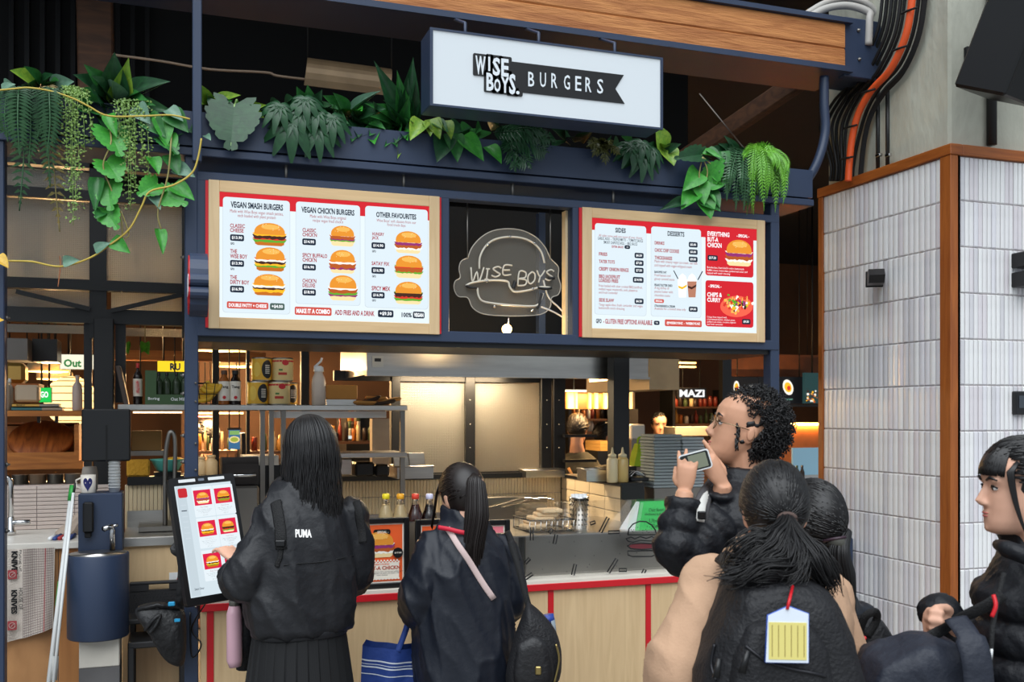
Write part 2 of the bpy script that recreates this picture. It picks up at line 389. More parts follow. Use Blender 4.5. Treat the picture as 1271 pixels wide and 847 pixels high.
ob('speaker_lead', MB().tube(bez([P(1218, 56, PYc+.02), P(1220, 30, PYc), P(1232, 15, PYc-.05), P(1250, 8, PYc-.15), P(1262, 12, PYc-.2)], 6), .005, 6), RUB, label='thin black lead looping up to the loudspeaker', cat='cable')
p = P(1240, 60, PYc-.02)
sp = thing('loudspeaker', 'black loudspeaker tilted down on a bracket on the concrete column', 'loudspeaker', p)
ob('bracket_plate', MB().box(P(1207, 80, PYc).x, P(1224, 80, PYc).x, PYc+.03, PYc+.055, P(1215, 97, PYc).z, P(1215, 55, PYc).z, r=.004), BLKM, sp)
ob('bracket_arm', MB().tube([P(1216, 85, PYc+.03), P(1228, 78, PYc-.08), P(1245, 70, PYc-.24)], .013, 8), BLKM, sp)
Tsp = Matrix.Translation(P(1252, 66, PYc-.29)) @ Euler((math.radians(24), 0, math.radians(18))).to_matrix().to_4x4()
ob('cabinet', MB().box(-.08, .22, -.1, .14, -.17, .3, 0, Tsp, .012), PLAS, sp)
ob('grille', MB().box(-.072, .212, -.106, -.098, -.162, .292, 0, Tsp), BLKM, sp)
# ------------------------------------------------------------------ steel and timber beam over the stall
zb, zt = 3.238, 3.473
bm = thing('timber_faced_beam', 'timber faced steel beam running over the burger stall sign', 'beam', (0, .1, zb))
x1 = P(1048, 60, 0).x
ob('timber_board', MB().box(-3.2, x1, -.012, .05, zb+.018, (zb+zt)/2-.012, r=.006), TIMB, bm)
ob('timber_board', MB().box(-3.2, x1, -.012, .05, (zb+zt)/2-.0115, zt-.01, r=.006), TIMB, bm)
ob('bottom_flange', MB().box(-3.2, x1+.03, -.03, .27, zb-.008, zb+.018), NAVYD, bm)
ob('top_flange', MB().box(-3.2, x1+.03, -.03, .27, zt-.01, zt+.012), NAVYD, bm)
ob('web', MB().box(-3.2, PXc+.04, .05, .24, zb, zt), NAVYD, bm)
ob('end_plate', MB().box(x1+.001, PXc+.045, .0, .05, zb-.02, zt+.03, r=.004), NAVYD, bm)
bolt = MB().lathe([(.008, 0), (.008, .007), (.004, .008), (.004, .014), (0, .015)], n=8).mesh('bolt'); bolt.materials.append(SSR)
for x, y in ((1065, 38), (1066, 74)):
    inst('bolt', bolt, Matrix.Translation(P(x, y, 0)) @ Matrix.Rotation(math.pi/2, 4, 'X'), bm)
# ------------------------------------------------------------------ stall frame: posts, menu frame, planter trough
fr = thing('steel_post', 'navy steel post left of the menu boards holding the ordering kiosk', 'post', (-1.29, .03, 0))
ob('tube', MB().box(-1.312, -1.262, .004, .07, 0, 2.584, r=.004), NAVY, fr)
ob('base_plate', MB().box(-1.34, -1.257, -.02, .1, 0, .012), NAVY, fr)
for zz in (2.2, 1.75, 1.68, 1.52, 1.42, .9):
    inst('bolt', bolt, Matrix.Translation((-1.312, .03, zz)) @ Matrix.Rotation(-math.pi/2, 4, 'Y'), fr)
    inst('bolt', bolt, Matrix.Translation((-1.272, 0, zz-.03)) @ Matrix.Rotation(math.pi/2, 4, 'X') @ Matrix.Scale(.6, 4), fr)
ob('steel_post', MB().box(1.275, 1.322, .004, .07, 0, 2.584, r=.004), NAVY, label='navy steel post at the far end of the menu boards near the tiled pillar', cat='post')
o3 = thing('steel_post', 'navy steel post beside the tea towel and swan neck tap', 'post', (-1.96, .03, 0))
ob('tube', MB().box(-2.0, P(5.5, 500, 0).x, 0, .07, 0, 2.584, r=.004), NAVY, o3)
for zz in (1.95, 1.42, 1.18): inst('bolt', bolt, Matrix.Translation((P(5.5, 500, 0).x, .03, zz)) @ Matrix.Rotation(math.pi/2, 4, 'Y'), o3)
ob('hanger_post', MB().box(P(239, 100, -.08).x, P(250.5, 100, -.08).x, -.08, -.04, P(245, 200, -.08).z, 3.6, r=.003), NAVY, label='slim navy steel hanger rising in front of the planter', cat='post')
mf = thing('menu_gantry', 'navy steel frame carrying both menu boards and the neon burger', 'frame', (0, .03, 1.9))
X0, X1, Z0, Z1 = -1.268, 1.318, 1.9, 2.527
xs = [(X0, X0+.04), (P(547.5, 330, 0).x, P(558, 330, 0).x), (P(711, 330, 0).x, P(721, 330, 0).x), (X1-.045, X1)]
ob('rail', MB().box(X0, X1, 0, .06, Z1-.035, Z1, r=.003), NAVY, mf)
ob('rail', MB().box(X0, X1, 0, .06, Z0, Z0+.045, r=.003), NAVY, mf)
ob('rail', MB().box(X0, X1, .02, .5, Z0-.02, Z0), BLK, mf)
for a, b in xs: ob('upright', MB().box(a, b, 0.001, .059, Z0+.04, Z1-.03, r=.003), NAVY, mf)
for x, y in ((355, 212), (501, 224), (636, 230), (761, 240)):
    c = P(x, y, .03); ob('hanging_rod', MB().tube([(c.x, .03, Z1-.01), (c.x, .03, 2.62)], .006, 8), SSR, mf)
pl = thing('planter_trough', 'long navy steel planter trough above the menu boards', 'planter', (0, .1, 2.6))
PLZ0, PLZ1 = 2.622, 2.752
ob('front_panel', MB().box(-2.6, 1.5, .0, .012, PLZ0, PLZ1), NAVY, pl)
ob('back_panel', MB().box(-2.6, 1.5, .238, .25, PLZ0, PLZ1), NAVYD, pl)
ob('floor_panel', MB().box(-2.6, 1.5, .012, .238, PLZ0, PLZ0+.012), NAVYD, pl)
ob('soil', MB().box(-2.59, 1.49, .013, .237, PLZ0+.012, PLZ1-.03), M('soil', (40, 30, 24), .95), pl)
ob('support_channel', MB().box(-2.6, 1.5, -.012, .25, 2.582, 2.612, r=.003), NAVY, pl)
ob('recessed_web', MB().box(-2.6, 1.5, .03, .22, 2.612, PLZ0), NAVY, pl)
st = beam3('wire_stay', P(925, 186, .1), P(868, 116, .5), .007, .007, SSR, 'thin straight metal stay rising from the planter to the roof', 'stay')
# ================================================================== SIGN, MENU BOARDS, NEON
def E(name, col, s=1.0):
    return M('print_'+name, (4, 4, 4), .35, emit=s, ecol=col, spec=.2)
def D(name, col, rough=.5): return M('ink_'+name, col, rough)
YS = -.25
sg = thing('lightbox_sign', 'white lightbox sign with black banner hanging below the timber beam', 'sign', (.08, -.18, 2.79))
sx0, sx1, sz0, sz1 = -.41, .567, 2.796, 3.08
ob('casing', MB().box(sx0-.012, sx1+.008, YS+.004, -.11, sz0-.006, sz1+.008, r=.004), NAVYD, sg)
for a, b, c, d in ((sx0-.012, sx0, sz0-.008, sz1+.008), (sx1, sx1+.01, sz0-.008, sz1+.008), (sx0, sx1, sz1, sz1+.008), (sx0, sx1, sz0-.008, sz0)):
    ob('face_trim', MB().box(a, b, YS-.006, YS+.006, c, d), NAVY, sg)
ob('face_panel', MB().box(sx0, sx1, YS, YS+.005, sz0, sz1), M('opal_panel', (190, 196, 200), .35, emit=.22, ecol=(222, 232, 238)), sg)
for x in (581, 673, 768):
    c = P(x, 45, -.2); ob('hanger', MB().tube([(c.x, -.16, 3.08), (c.x, -.16, 3.16), (c.x, .0, 3.236)], .007, 6), NAVY, sg)
INK = D('black', (18, 18, 20), .4); INKW = D('white', (226, 232, 236), .4)
def c5(x, y): return 500+x/3.972, y/3.972
bn = [c5(*q) for q in ((528, 302), (1090, 370), (1048, 438), (1094, 512), (585, 456), (540, 440))]
bp_ = [P(x, y, YS-.004) for x, y in bn]
o0 = bp_[0]
ob('banner', MB().prism([(p.x-o0.x, p.z-o0.z) for p in bp_][::-1], .003, front(o0.x, YS-.001, o0.z)), INK, sg)
def ctx(s, crop, x0, y0, x1, y1, Y, mat, par, **k):
    ox, oy, sc = crop; return txt(s, ox+x0/sc, oy+y0/sc, ox+x1/sc, oy+y1/sc, Y, mat, par, **k)
C5 = (500, 0, 3.972)
def letters(word, spans, mat, Y, par, bold, dz=0):
    for ch, (x0, y0, x1, y1) in zip(word, spans): ctx(ch, C5, x0, y0, x1, y1, Y, mat, par, bold=bold)
W1 = [(358, 276, 408, 368), (421, 280, 431, 350), (443, 284, 480, 374), (485, 290, 522, 378)]
W2 = [(412, 360, 448, 448), (450, 388, 482, 454), (484, 380, 524, 458), (524, 364, 556, 466), (558, 448, 576, 466)]
for (x0, y0, x1, y1) in W1+W2:
    A = P(500+(x0-13)/3.972, (y0-13)/3.972, YS); B_ = P(500+(x1+13)/3.972, (y1+13)/3.972, YS)
    zc = .5*(A.z+B_.z); hh = .5*abs(A.z-B_.z)
    ob('logo_outline', MB().prism(rrect(0, -hh, B_.x-A.x, hh, .006, 3), .0045, front(A.x, YS-.0008, zc)), INK, sg)
letters('WISE', W1, INKW, YS-.0065, sg, .035)
letters('BOYS.', W2, INKW, YS-.0065, sg, .035)
sp_ = [(618, 355), (676, 358), (732, 362), (794, 370), (850, 376), (900, 382), (958, 390)]
letters('BURGERS', [(x, y, x+(30 if i != 6 else 30), y+72) for i, (x, y) in enumerate(sp_)], INKW, YS-.0065, sg, .012)
# ------------------------------------------------------------------ menu boards
SCR = E('screen_white', (226, 238, 244), .92); EDK = E('dark_navy', (22, 34, 52)); ERD = E('dark_red', (158, 30, 44)); ERED = E('red', (200, 30, 42))
EBR = E('brick', (196, 78, 66)); EPAN = E('panel', (214, 228, 236), .95); EGR = E('green_grey', (70, 92, 86)); EWH = E('white', (240, 244, 246)); EPL = E('panel_line', (190, 202, 210))
BUN = E('bun', (222, 142, 42)); BUN2 = E('bun_light', (240, 178, 84)); BUND = E('bun_dark', (188, 104, 24)); PAT = E('patty', (66, 34, 22)); CHS = E('cheese', (250, 182, 34)); LET = E('lettuce', (92, 164, 44))
TOM = E('tomato', (204, 52, 36)); ONI = E('onion', (140, 44, 110)); MAY = E('mayo', (246, 240, 228)); FRY = E('fried', (176, 84, 30)); BUNP = E('bun_pale', (240, 214, 160))
FILL = {'c': [(LET, .12), (TOM, .08), (PAT, .16), (CHS, .12)], 'w': [(LET, .09), (CHS, .1), (PAT, .12), (MAY, .1), (TOM, .07)], 'd': [(CHS, .14), (PAT, .1), (MAY, .1), (CHS, .08)],
        'k': [(BUNP, .08), (LET, .07), (ONI, .08), (FRY, .16), (MAY, .06)], 'b': [(ONI, .1), (FRY, .2), (MAY, .1), (TOM, .07)], 'x': [(ONI, .08), (LET, .1), (FRY, .14), (MAY, .12)],
        'h': [(MAY, .1), (FRY, .16), (ONI, .12), (MAY, .06)], 's': [(BUNP, .06), (LET, .1), (FRY, .18), (TOM, .05), (LET, .06)], 'm': [(LET, .1), (TOM, .1), (PAT, .16), (LET, .05)]}
def burger(par, T, w, h, kind, mats=None, th=.0004, dep=0.0):
    # a printed burger: bun crown, fillings and heel as thin coloured shapes
    fil = FILL[kind]; ml = []; mb = MB(); rr = random.Random(kind)
    def mi(m):
        if m not in ml: ml.append(m)
        return ml.index(m)
    n = 14
    heel = [(-.43*w, .2*h), (-.42*w, .06*h), (-.34*w, 0), (.34*w, 0), (.42*w, .06*h), (.43*w, .2*h)]
    mb.prism([(x, y) for x, y in heel], th, T, mi(BUND if kind in 'cwd' else BUNP))
    z = .17*h; k = 1
    tot = sum(a for _, a in fil); room = .36/tot
    for m, a in fil:
        a *= room*h; up = []; dn = []
        for i in range(n+1):
            t = -.5+i/n; up.append((t*w, z+a*(1.0+.35*rr.random()))); dn.append((t*w, z-a*.5*rr.random()))
        dn[0] = (-.46*w, z+a*.3); dn[-1] = (.46*w, z+a*.3)
        mb.prism(dn+up[::-1], th*(k+1), T, mi(m)); z += a; k += 1
    dome = [(.45*w*math.cos(math.pi*i/12), z-.02*h+(h-z)*math.sin(math.pi*i/12)**.8) for i in range(13)]
    mb.prism(dome+[(-.42*w, z-.06*h), (.42*w, z-.06*h)], th*(k+2), T, mi(BUN))
    hi = [(.02*w+.27*w*math.cos(2*math.pi*i/12), z+(h-z)*.58+(h-z)*.24*math.sin(2*math.pi*i/12)) for i in range(12)]
    mb.prism(hi, th*(k+3), T, mi(BUN2))
    for i in range(10):
        a, q = rr.uniform(-.3, .3)*w, z+(h-z)*rr.uniform(.3, .85)
        mb.prism(circ(5, .012*w, a, q), th*(k+4), T, mi(BUNP))
    return ob('burger_picture', mb, ml, par)
def board(name, label, corners, frame, redx, Yf):
    # corners: screen px rect (x0,y0,x1,y1 at centre); frame: board px rect
    fx0, fx1, fz0, fz1 = frame; sx0, sx1, sz0, sz1 = corners
    r = thing(name, label, 'menu board', ((fx0+fx1)/2, Yf, fz0))
    ob('red_backing', MB().box(redx[0], redx[1], Yf+.005, Yf+.012, fz0+.003, fz1-.003), RED, r)
    ob('frame_stile', MB().box(fx0, sx0, Yf, Yf+.022, fz0, fz1, r=.0015), PLY, r); ob('frame_stile', MB().box(sx1, fx1, Yf, Yf+.022, fz0, fz1, r=.0015), PLY, r)
    ob('frame_rail', MB().box(sx0, sx1, Yf+.0005, Yf+.022, sz1, fz1, r=.0015), PLYH, r); ob('frame_rail', MB().box(sx0, sx1, Yf+.0005, Yf+.022, fz0, sz0, r=.0015), PLYH, r)
    ob('screen', MB().box(sx0, sx1, Yf+.004, Yf+.02, sz0, sz1), SCR, r)
    return r
YF = -.012; YP = YF+.003
def z_at(px, py, Y=YP): return P(px, py, Y).z
def rect_from(crop, pts, Y):   # average a measured quadrilateral (TL,TR,BL,BR) into a true rectangle on the plane
    ox, oy, sc = crop; q = [P(ox+x/sc, oy+y/sc, Y) for x, y in pts]
    return (q[0].x+q[2].x)/2, (q[1].x+q[3].x)/2, (q[2].z+q[3].z)/2, (q[0].z+q[1].z)/2
C1 = (220, 210, 3.738); C3 = (700, 240, 4.236)
S1 = rect_from(C1, [(197, 107), (1172, 172), (195, 688), (1166, 716)], YP); F1 = rect_from(C1, [(147, 50), (1222, 125), (143, 738), (1213, 768)], YF)
S2 = rect_from(C3, [(148, 132), (1016, 187), (146, 711), (1010, 735)], YP); F2 = rect_from(C3, [(99, 75), (1060, 140), (96, 760), (1056, 783)], YF)
B1 = board('menu_board', 'large pale menu screen headed vegan smash burgers in a plywood frame', S1, F1, (F1[0]-.011, F1[1]+.008), YF)
B2 = board('menu_board', 'pale menu screen with red special panels, headed sides and desserts, in plywood', S2, F2, (F2[0]-.013, F2[1]+.003), YF)
def flat(par, crop, x0, y0, x1, y1, mat, name='panel', r=.008, lift=0, Y=YP):
    ox, oy, sc = crop; a, b, c, d = ext(ox+x0/sc, oy+y0/sc, ox+x1/sc, oy+y1/sc, Y)
    return ob(name, MB().prism(rrect(0, 0, b-a, d-c, min(r, (b-a)/2.1, (d-c)/2.1), 3), .0006, front(a, Y+.001-lift, c)), mat, par)
def hdr(par, S, z_frac):
    ob('red_header', MB().box(S[0], S[1], YP, YP+.002, S[3]-z_frac, S[3]), ERED, par)
hdr(B1, S1, .057); hdr(B2, S2, .052)
def pic(par, crop, x0, y0, x1, y1, kind):
    ox, oy, sc = crop; a, b, c, d = ext(ox+x0/sc, oy+y0/sc, ox+x1/sc, oy+y1/sc, YP)
    burger(par, front((a+b)/2, YP-.0012, c), b-a, d-c, kind)
LY = YP-.0026
def T1(s, x0, y0, x1, y1, m, par=B1, crop=C1, **k): return ctx(s, crop, x0, y0, x1, y1, LY, m, par, **k)
for x0, y0, x1, y1 in ((212, 138, 522, 668), (551, 160, 848, 628), (872, 180, 1162, 645)):
    flat(B1, C1, x0-2, y0-2, x1+2, y1+2, EPL, 'panel_edge', .012); flat(B1, C1, x0, y0, x1, y1, EPAN, 'panel', .012, .0006)
T1('VEGAN SMASH BURGERS', 248, 157, 491, 186, EDK); T1('VEGAN CHICK\'N BURGERS', 576, 181, 822, 209, EDK); T1('OTHER FAVOURITES', 923, 204, 1109, 229, EDK)
T1('Made with Wise Boys vegan smash patties,\neach loaded with plant protein', 245, 194, 492, 232, ERD, align='CENTER', bold=0, lines=.9)
T1('Made with Wise Boys original\nrecipe vegan fried chick\'n', 616, 216, 782, 253, ERD, align='CENTER', bold=0, lines=.9)
T1('Wise Boys\' soft classics from our\nfood truck days', 925, 236, 1108, 270, ERD, align='CENTER', bold=0, lines=.9)
items = [('CLASSIC\nCHEESE', 245, 254, 314, 294, '$13.90', 245, 304, 310, 334), ('THE\nWISE BOY', 245, 373, 325, 415, '$13.90', 245, 423, 310, 453), ('THE\nDIRTY BOY', 245, 494, 334, 535, '$16.90', 245, 542, 310, 573),
         ('CLASSIC\nCHICK\'N', 581, 275, 648, 314, '$14.90', 580, 323, 643, 353), ('SPICY BUFFALO\nCHICK\'N', 581, 392, 696, 432, '$16.90', 580, 441, 643, 470), ('CHICK\'N\nDELUXE', 581, 509, 645, 549, '$18.90', 580, 557, 643, 587),
         ('HUNGRY\nJACK', 903, 294, 960, 332, '$14.90', 901, 341, 964, 370), ('SATAY FIX', 902, 430, 984, 448, '$16.90', 901, 456, 962, 486), ('SPICY MEX', 902, 544, 988, 565, '$16.90', 901, 571, 962, 600)]
def price(par, crop, s, x0, y0, x1, y1, mat=EDK):
    o = flat(par, crop, x0, y0, x1, y1, mat, 'price_tag', .006, .0014)
    T1(s, x0+8, y0+7, x1-8, y1-7, EWH, o, crop, bold=.03)
for it in items:
    T1(it[0], *it[1:5], ERD, bold=.025, lines=.85); price(B1, C1, *it[5:])
for x, y in ((247, 340), (247, 458), (904, 376), (904, 492), (904, 604)): T1('GFO', x, y, x+18, y+11, EDK)
for x0, y0, x1, y1, k in ((348, 249, 508, 356, 'c'), (356, 362, 506, 474, 'w'), (347, 486, 502, 587, 'd'), (706, 262, 826, 358, 'k'), (703, 374, 830, 484, 'b'), (699, 491, 838, 610, 'x'), (1006, 287, 1136, 391, 'h'), (1006, 400, 1142, 506, 's'), (1004, 521, 1140, 627, 'm')):
    pic(B1, C1, x0, y0, x1, y1, k)
flat(B1, C1, 230, 617, 423, 649, EBR, 'price_tag', .006, .0014); T1('DOUBLE PATTY + CHEESE', 239, 625, 415, 642, EWH); price(B1, C1, '+$4.00', 430, 623, 498, 654, EGR)
flat(B1, C1, 545, 641, 716, 679, EBR, 'price_tag', .006, .0014); T1('MAKE IT A COMBO', 553, 649, 709, 671, EWH, bold=.04); T1('ADD FRIES AND A DRINK', 731, 656, 915, 680, ERD, bold=.03)
price(B1, C1, '+$9.50', 931, 655, 1003, 688); T1('100%', 1041, 666, 1088, 688, EDK); flat(B1, C1, 1093, 662, 1147, 693, EDK, 'price_tag', .006, .0014); T1('VEGAN', 1098, 668, 1142, 687, EWH, bold=.05)
# second board
def T2(s, x0, y0, x1, y1, m, **k): return T1(s, x0, y0, x1, y1, m, B2, C3, **k)
for x0, y0, x1, y1 in ((163, 166, 432, 640), (459, 183, 720, 650)):
    flat(B2, C3, x0-2, y0-2, x1+2, y1+2, EPL, 'panel_edge', .012); flat(B2, C3, x0, y0, x1, y1, EPAN, 'panel', .012, .0006)
T2('SIDES', 270, 183, 325, 208, EDK, bold=.03); T2('DESSERTS', 545, 201, 633, 227, EDK, bold=.03)
T2('All sides come with one sauce of your choice:', 183, 222, 412, 238, ERD, bold=0)
T2('GARLIC AIOLI  -  TRUFFLE MAYO  -  TOMATO SAUCE\nSMOKY CHIPOTLE AIOLI  -  BBQ SAUCE', 178, 236, 415, 273, EDK, align='CENTER', bold=.01, lines=.9)
T2('EXTRA SAUCE', 252, 276, 312, 288, ERD); price(B2, C3, '+$1', 318, 274, 347, 293)
for s, x0, y0, x1, y1, pr, a, b, c, d in (('FRIES', 184, 311, 228, 329, '$6.50', 371, 314, 418, 342), ('TATER TOTS', 184, 351, 267, 369, '$7.50', 371, 353, 418, 382), ('CRISPY ONION RINGS', 184, 391, 340, 411, '$7.50', 371, 392, 418, 421), ('BBQ JACKFRUIT\nLOADED FRIES', 184, 429, 295, 470, '$14.90', 362, 441, 418, 471), ('SIDE SLAW', 184, 553, 263, 572, '$6.50', 371, 554, 418, 583),
        ('DRINKS', 477, 253, 528, 271, '$5.00', 656, 257, 702, 285), ('CHOC CHIP COOKIE', 477, 292, 605, 312, '$5.00', 656, 296, 702, 323), ('THICKSHAKES', 477, 331, 569, 350, '$9.00', 656, 334, 702, 362)):
    T2(s, x0, y0, x1, y1, ERD, bold=.03, lines=.85); price(B2, C3, pr, a, b, c, d)
T2('Fries loaded with slow cooked BBQ jackfruit,\nmelted vegan mozzarella, aioli, jalapenos\nand fresh coriander', 183, 484, 412, 532, ERD, bold=0, lines=.95)
T2('Tangy apple slaw, fresh coriander and vegan\nbuttermilk ranch dressing', 183, 583, 414, 617, ERD, bold=0, lines=.95)
T2('Made with creamy vegan ice cream, oat milk\nand topped with vegan whipped cream', 476, 356, 702, 395, ERD, bold=0)
T2('BANOFFEE OAT', 476, 409, 540, 421, EDK); T2('Fried banana and\ngooey caramel sauce', 476, 426, 580, 462, ERD, bold=0)
T2('PEANUT BUTTER OREO', 476, 478, 570, 491, EDK); T2('A big dollop of\npeanut butter with\nchocolate sauce', 476, 492, 572, 544, ERD, bold=0)
flat(B2, C3, 475, 557, 525, 577, EBR, 'price_tag', .006, .0014); T2('SPECIAL', 482, 562, 518, 572, EWH)
T2('STRAWBERRIES & CREAM', 476, 588, 583, 600, EDK); T2('Available for a limited time only', 476, 603, 640, 619, ERD, bold=0); price(B2, C3, '$9.00', 656, 597, 702, 624)
T2('GFO', 168, 660, 198, 684, EDK, bold=.04); T2('- GLUTEN FREE OPTIONS AVAILABLE', 207, 664, 464, 690, ERD, bold=.03); price(B2, C3, '+$2', 473, 671, 502, 693)
flat(B2, C3, 530, 667, 724, 702, EBR, 'price_tag', .006, .0014); T2('@WISEBOYSNZ  -  WISEBOYS.NZ', 540, 677, 716, 694, EWH)
flat(B2, C3, 744, 190, 996, 438, ERED, 'special_panel', .012, .0006); flat(B2, C3, 744, 463, 996, 704, ERED, 'special_panel', .012, .0006)
T2('EVERYTHING\nBUT-A\nCHICKN', 754, 203, 870, 287, EWH, bold=.03, lines=.9); T2('- SPECIAL -', 908, 217, 974, 233, EWH); price(B2, C3, '$17.50', 755, 326, 808, 355)
T2('Brioche bun, fried chick\'n with a homemade\nbuffalo sauce, house slaw, pickled red onion and\ntopped with ranch dressing', 752, 389, 964, 432, EWH, bold=0)
pic(B2, C3, 846, 243, 992, 383, 'h')
T2('- SPECIAL -', 760, 481, 828, 497, EWH); T2('CHIPS &\nCURRY', 753, 522, 831, 573, EWH, bold=.03, lines=.9); price(B2, C3, '$9.50', 936, 662, 980, 690)
T2('Crispy fries topped with\na homemade butter chicken gravy,\npickled red onion, coconut yoghurt\nand fresh coriander', 752, 648, 904, 695, EWH, bold=0)
# shakes and the curry bowl, printed flat
def poly(par, crop, pts, mat, name, lift):
    ox, oy, sc = crop; q = [P(ox+x/sc, oy+y/sc, YP) for x, y in pts]; o = q[0]
    a = sum((q[i].x*q[(i+1) % len(q)].z-q[(i+1) % len(q)].x*q[i].z) for i in range(len(q)))
    l = [(p.x-o.x, p.z-o.z) for p in q]; l = l if a > 0 else l[::-1]
    return ob(name, MB().prism(l, .0005, front(o.x, YP-lift, o.z)), mat, par)
MOC = E('mocha', (176, 120, 96)); EMILK = E('milk', (250, 250, 248)); BOWL = E('bowl_red', (244, 96, 72))
for dx, m, m2 in ((0, EMILK, CHS), (50, MOC, PAT)):
    poly(B2, C3, [(597+dx, 462), (646+dx, 462), (640+dx, 548), (604+dx, 548)], m, 'shake_picture', .002)
    poly(B2, C3, [(596+dx, 464), (606+dx, 436), (622+dx, 422), (638+dx, 436), (647+dx, 464)], EMILK, 'shake_picture', .0022)
    poly(B2, C3, [(599+dx, 486), (620+dx, 494), (645+dx, 480), (643+dx, 492), (620+dx, 506), (601+dx, 498)], m2, 'shake_picture', .0026)
poly(B2, C3, [(573, 408), (577, 406), (600, 450), (596, 452)], EDK, 'straw_picture', .003); poly(B2, C3, [(724, 410), (729, 412), (704, 458), (700, 455)], EDK, 'straw_picture', .003)
poly(B2, C3, [(820+ (86+86*math.cos(a))*1.0, 596+56*math.sin(a)) for a in [2*math.pi*i/20 for i in range(20)]], BOWL, 'bowl_picture', .002)
rr = random.Random(5); cm = MB(); ms = [BUN2, CHS, LET, ONI, MAY, TOM, PAT]
for i in range(80):
    x, y = 906+rr.gauss(0, 34), 586+rr.gauss(0, 16); w_ = rr.uniform(9, 18); h_ = rr.uniform(7, 16); a = rr.uniform(0, 3)
    if i < 8: x, y, w_, h_, a = 870+i*13, 552+rr.uniform(0, 14), 5, 24, rr.uniform(-.4, .4)
    c = P(700+x/4.236, 240+y/4.236, YP); k = scl(900, 0)/4.236
    cm.prism([(q[0]*w_*k*.6, q[1]*h_*k*.6) for q in ((-1, -1), (1, -1), (1, 1), (-1, 1))], .0003, front(c.x, YP-.0026-.00004*i, c.z) @ Matrix.Rotation(a, 4, 'Z'), i % 7 if i >= 8 else 0)
ob('curry_picture', cm, ms, B2)
# ------------------------------------------------------------------ burger shaped blade sign on the post
bl = thing('blade_sign', 'small navy burger shaped blade sign with red face on the kiosk post', 'sign', (-1.29, -.1, 2.1))
def burger_outline(w, h):
    o = []
    for i in range(15):
        a = math.pi*i/14; o.append((.42*w*math.cos(a), .12*h+.38*h*math.sin(a)))
    for cx, cy, r0, a0, a1 in ((-.4*w, .03*h, .1, 100, 260), (-.4*w, -.16*h, .1, 100, 260)):
        for i in range(7):
            a = math.radians(a0+(a1-a0)*i/6); o.append((cx+r0*w*math.cos(a), cy+.1*h*math.sin(a)))
    for i in range(9):
        a = math.radians(180+180*i/8); o.append((.4*w*math.cos(a)*(1 if abs(math.cos(a)) < .99 else 1), -.24*h+.24*h*math.sin(a)))
    for cx, cy in ((.4*w, -.16*h), (.4*w, .03*h)):
        for i in range(7):
            a = math.radians(-80+160*i/6); o.append((cx+.1*w*math.cos(a), cy+.1*h*math.sin(a)))
    return o
bx0, bx1 = P(236, 350, -.3).x, P(259, 350, -.3).x; bz0, bz1 = P(245, 391, -.3).z, P(245, 308, -.3).z
TB = basis((0, -1, 0), (0, 0, 1), (-1, 0, 0), (bx1, -.17, (bz0+bz1)/2))
ol = burger_outline(.26, bz1-bz0)
mb = MB().prism(ol, bx1-bx0, TB); ob('body', mb, NAVY, bl)
ob('face', MB().prism([(x*.93, y*.93) for x, y in ol], .004, TB @ Matrix.Translation((0, 0, bx1-bx0))), RED, bl)
ob('logo', MB().prism(rrect(-.07, -.035, .07, .035, .01), .003, TB @ Matrix.Translation((0, 0, bx1-bx0+.003))), INKW, bl)
ob('arm', MB().box(bx0+.02, bx1-.01, -.05, .01, 2.08, 2.11), NAVY, bl)
# ------------------------------------------------------------------ clear neon burger hanging in the frame
YN = .06
ne = thing('neon_burger', 'clear acrylic burger sign with unlit white neon tubes between the menus', 'neon sign', P(629, 395, YN))
C2 = (530, 230, 4.235)
def n2(x, y, Y=YN): return P(C2[0]+x/C2[2], C2[1]+y/C2[2], Y)
out = [(215, 382), (235, 330), (280, 278), (340, 242), (420, 229), (500, 238), (570, 272), (620, 325), (650, 385), (690, 430), (690, 480), (703, 530), (690, 575), (655, 592), (648, 640), (610, 675), (540, 686), (420, 688), (300, 678), (240, 645), (214, 592), (165, 585), (142, 545), (148, 505), (175, 485), (168, 440), (180, 400)]
q = [n2(*t) for t in out]; q = bez(q+[q[0]], 4)[:-1]; o0 = q[0]
ACR = M('clear_acrylic', (170, 162, 148), .12, alpha=.16)
l_ = [(p.x-o0.x, p.z-o0.z) for p in q]
ob('acrylic_sheet', MB().prism(l_[::-1], .006, front(o0.x, YN, o0.z)), ACR, ne)
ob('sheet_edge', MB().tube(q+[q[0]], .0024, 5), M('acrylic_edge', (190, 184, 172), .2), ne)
TUBE = M('neon_tube', (214, 206, 190), .18)
def nt_(pts, r=.0042, n=5, name='neon_tube', mat=TUBE): ob(name, MB().tube(bez([n2(x, y, YN-.022) for x, y in pts], n), r, 8), mat, ne)
nt_([(275, 440), (278, 380), (305, 325), (350, 288), (420, 272), (500, 278), (560, 305), (600, 350), (618, 410)])
nt_([(205, 528), (240, 512), (330, 500), (420, 505), (435, 535), (460, 560), (530, 553), (600, 535), (655, 540)])
nt_([(265, 540), (270, 580), (290, 608), (340, 620), (430, 630), (540, 636), (580, 630), (600, 600), (610, 568)])
nt_([(205, 528), (230, 540), (262, 540)], .006, mat=BLK); nt_([(580, 538), (620, 545), (655, 540)], .006, mat=BLK); nt_([(605, 568), (590, 620), (580, 650)], .006, mat=BLK); nt_([(452, 545), (464, 505)], .008, mat=BLK); nt_([(640, 490), (670, 488)], .007, mat=BLK)
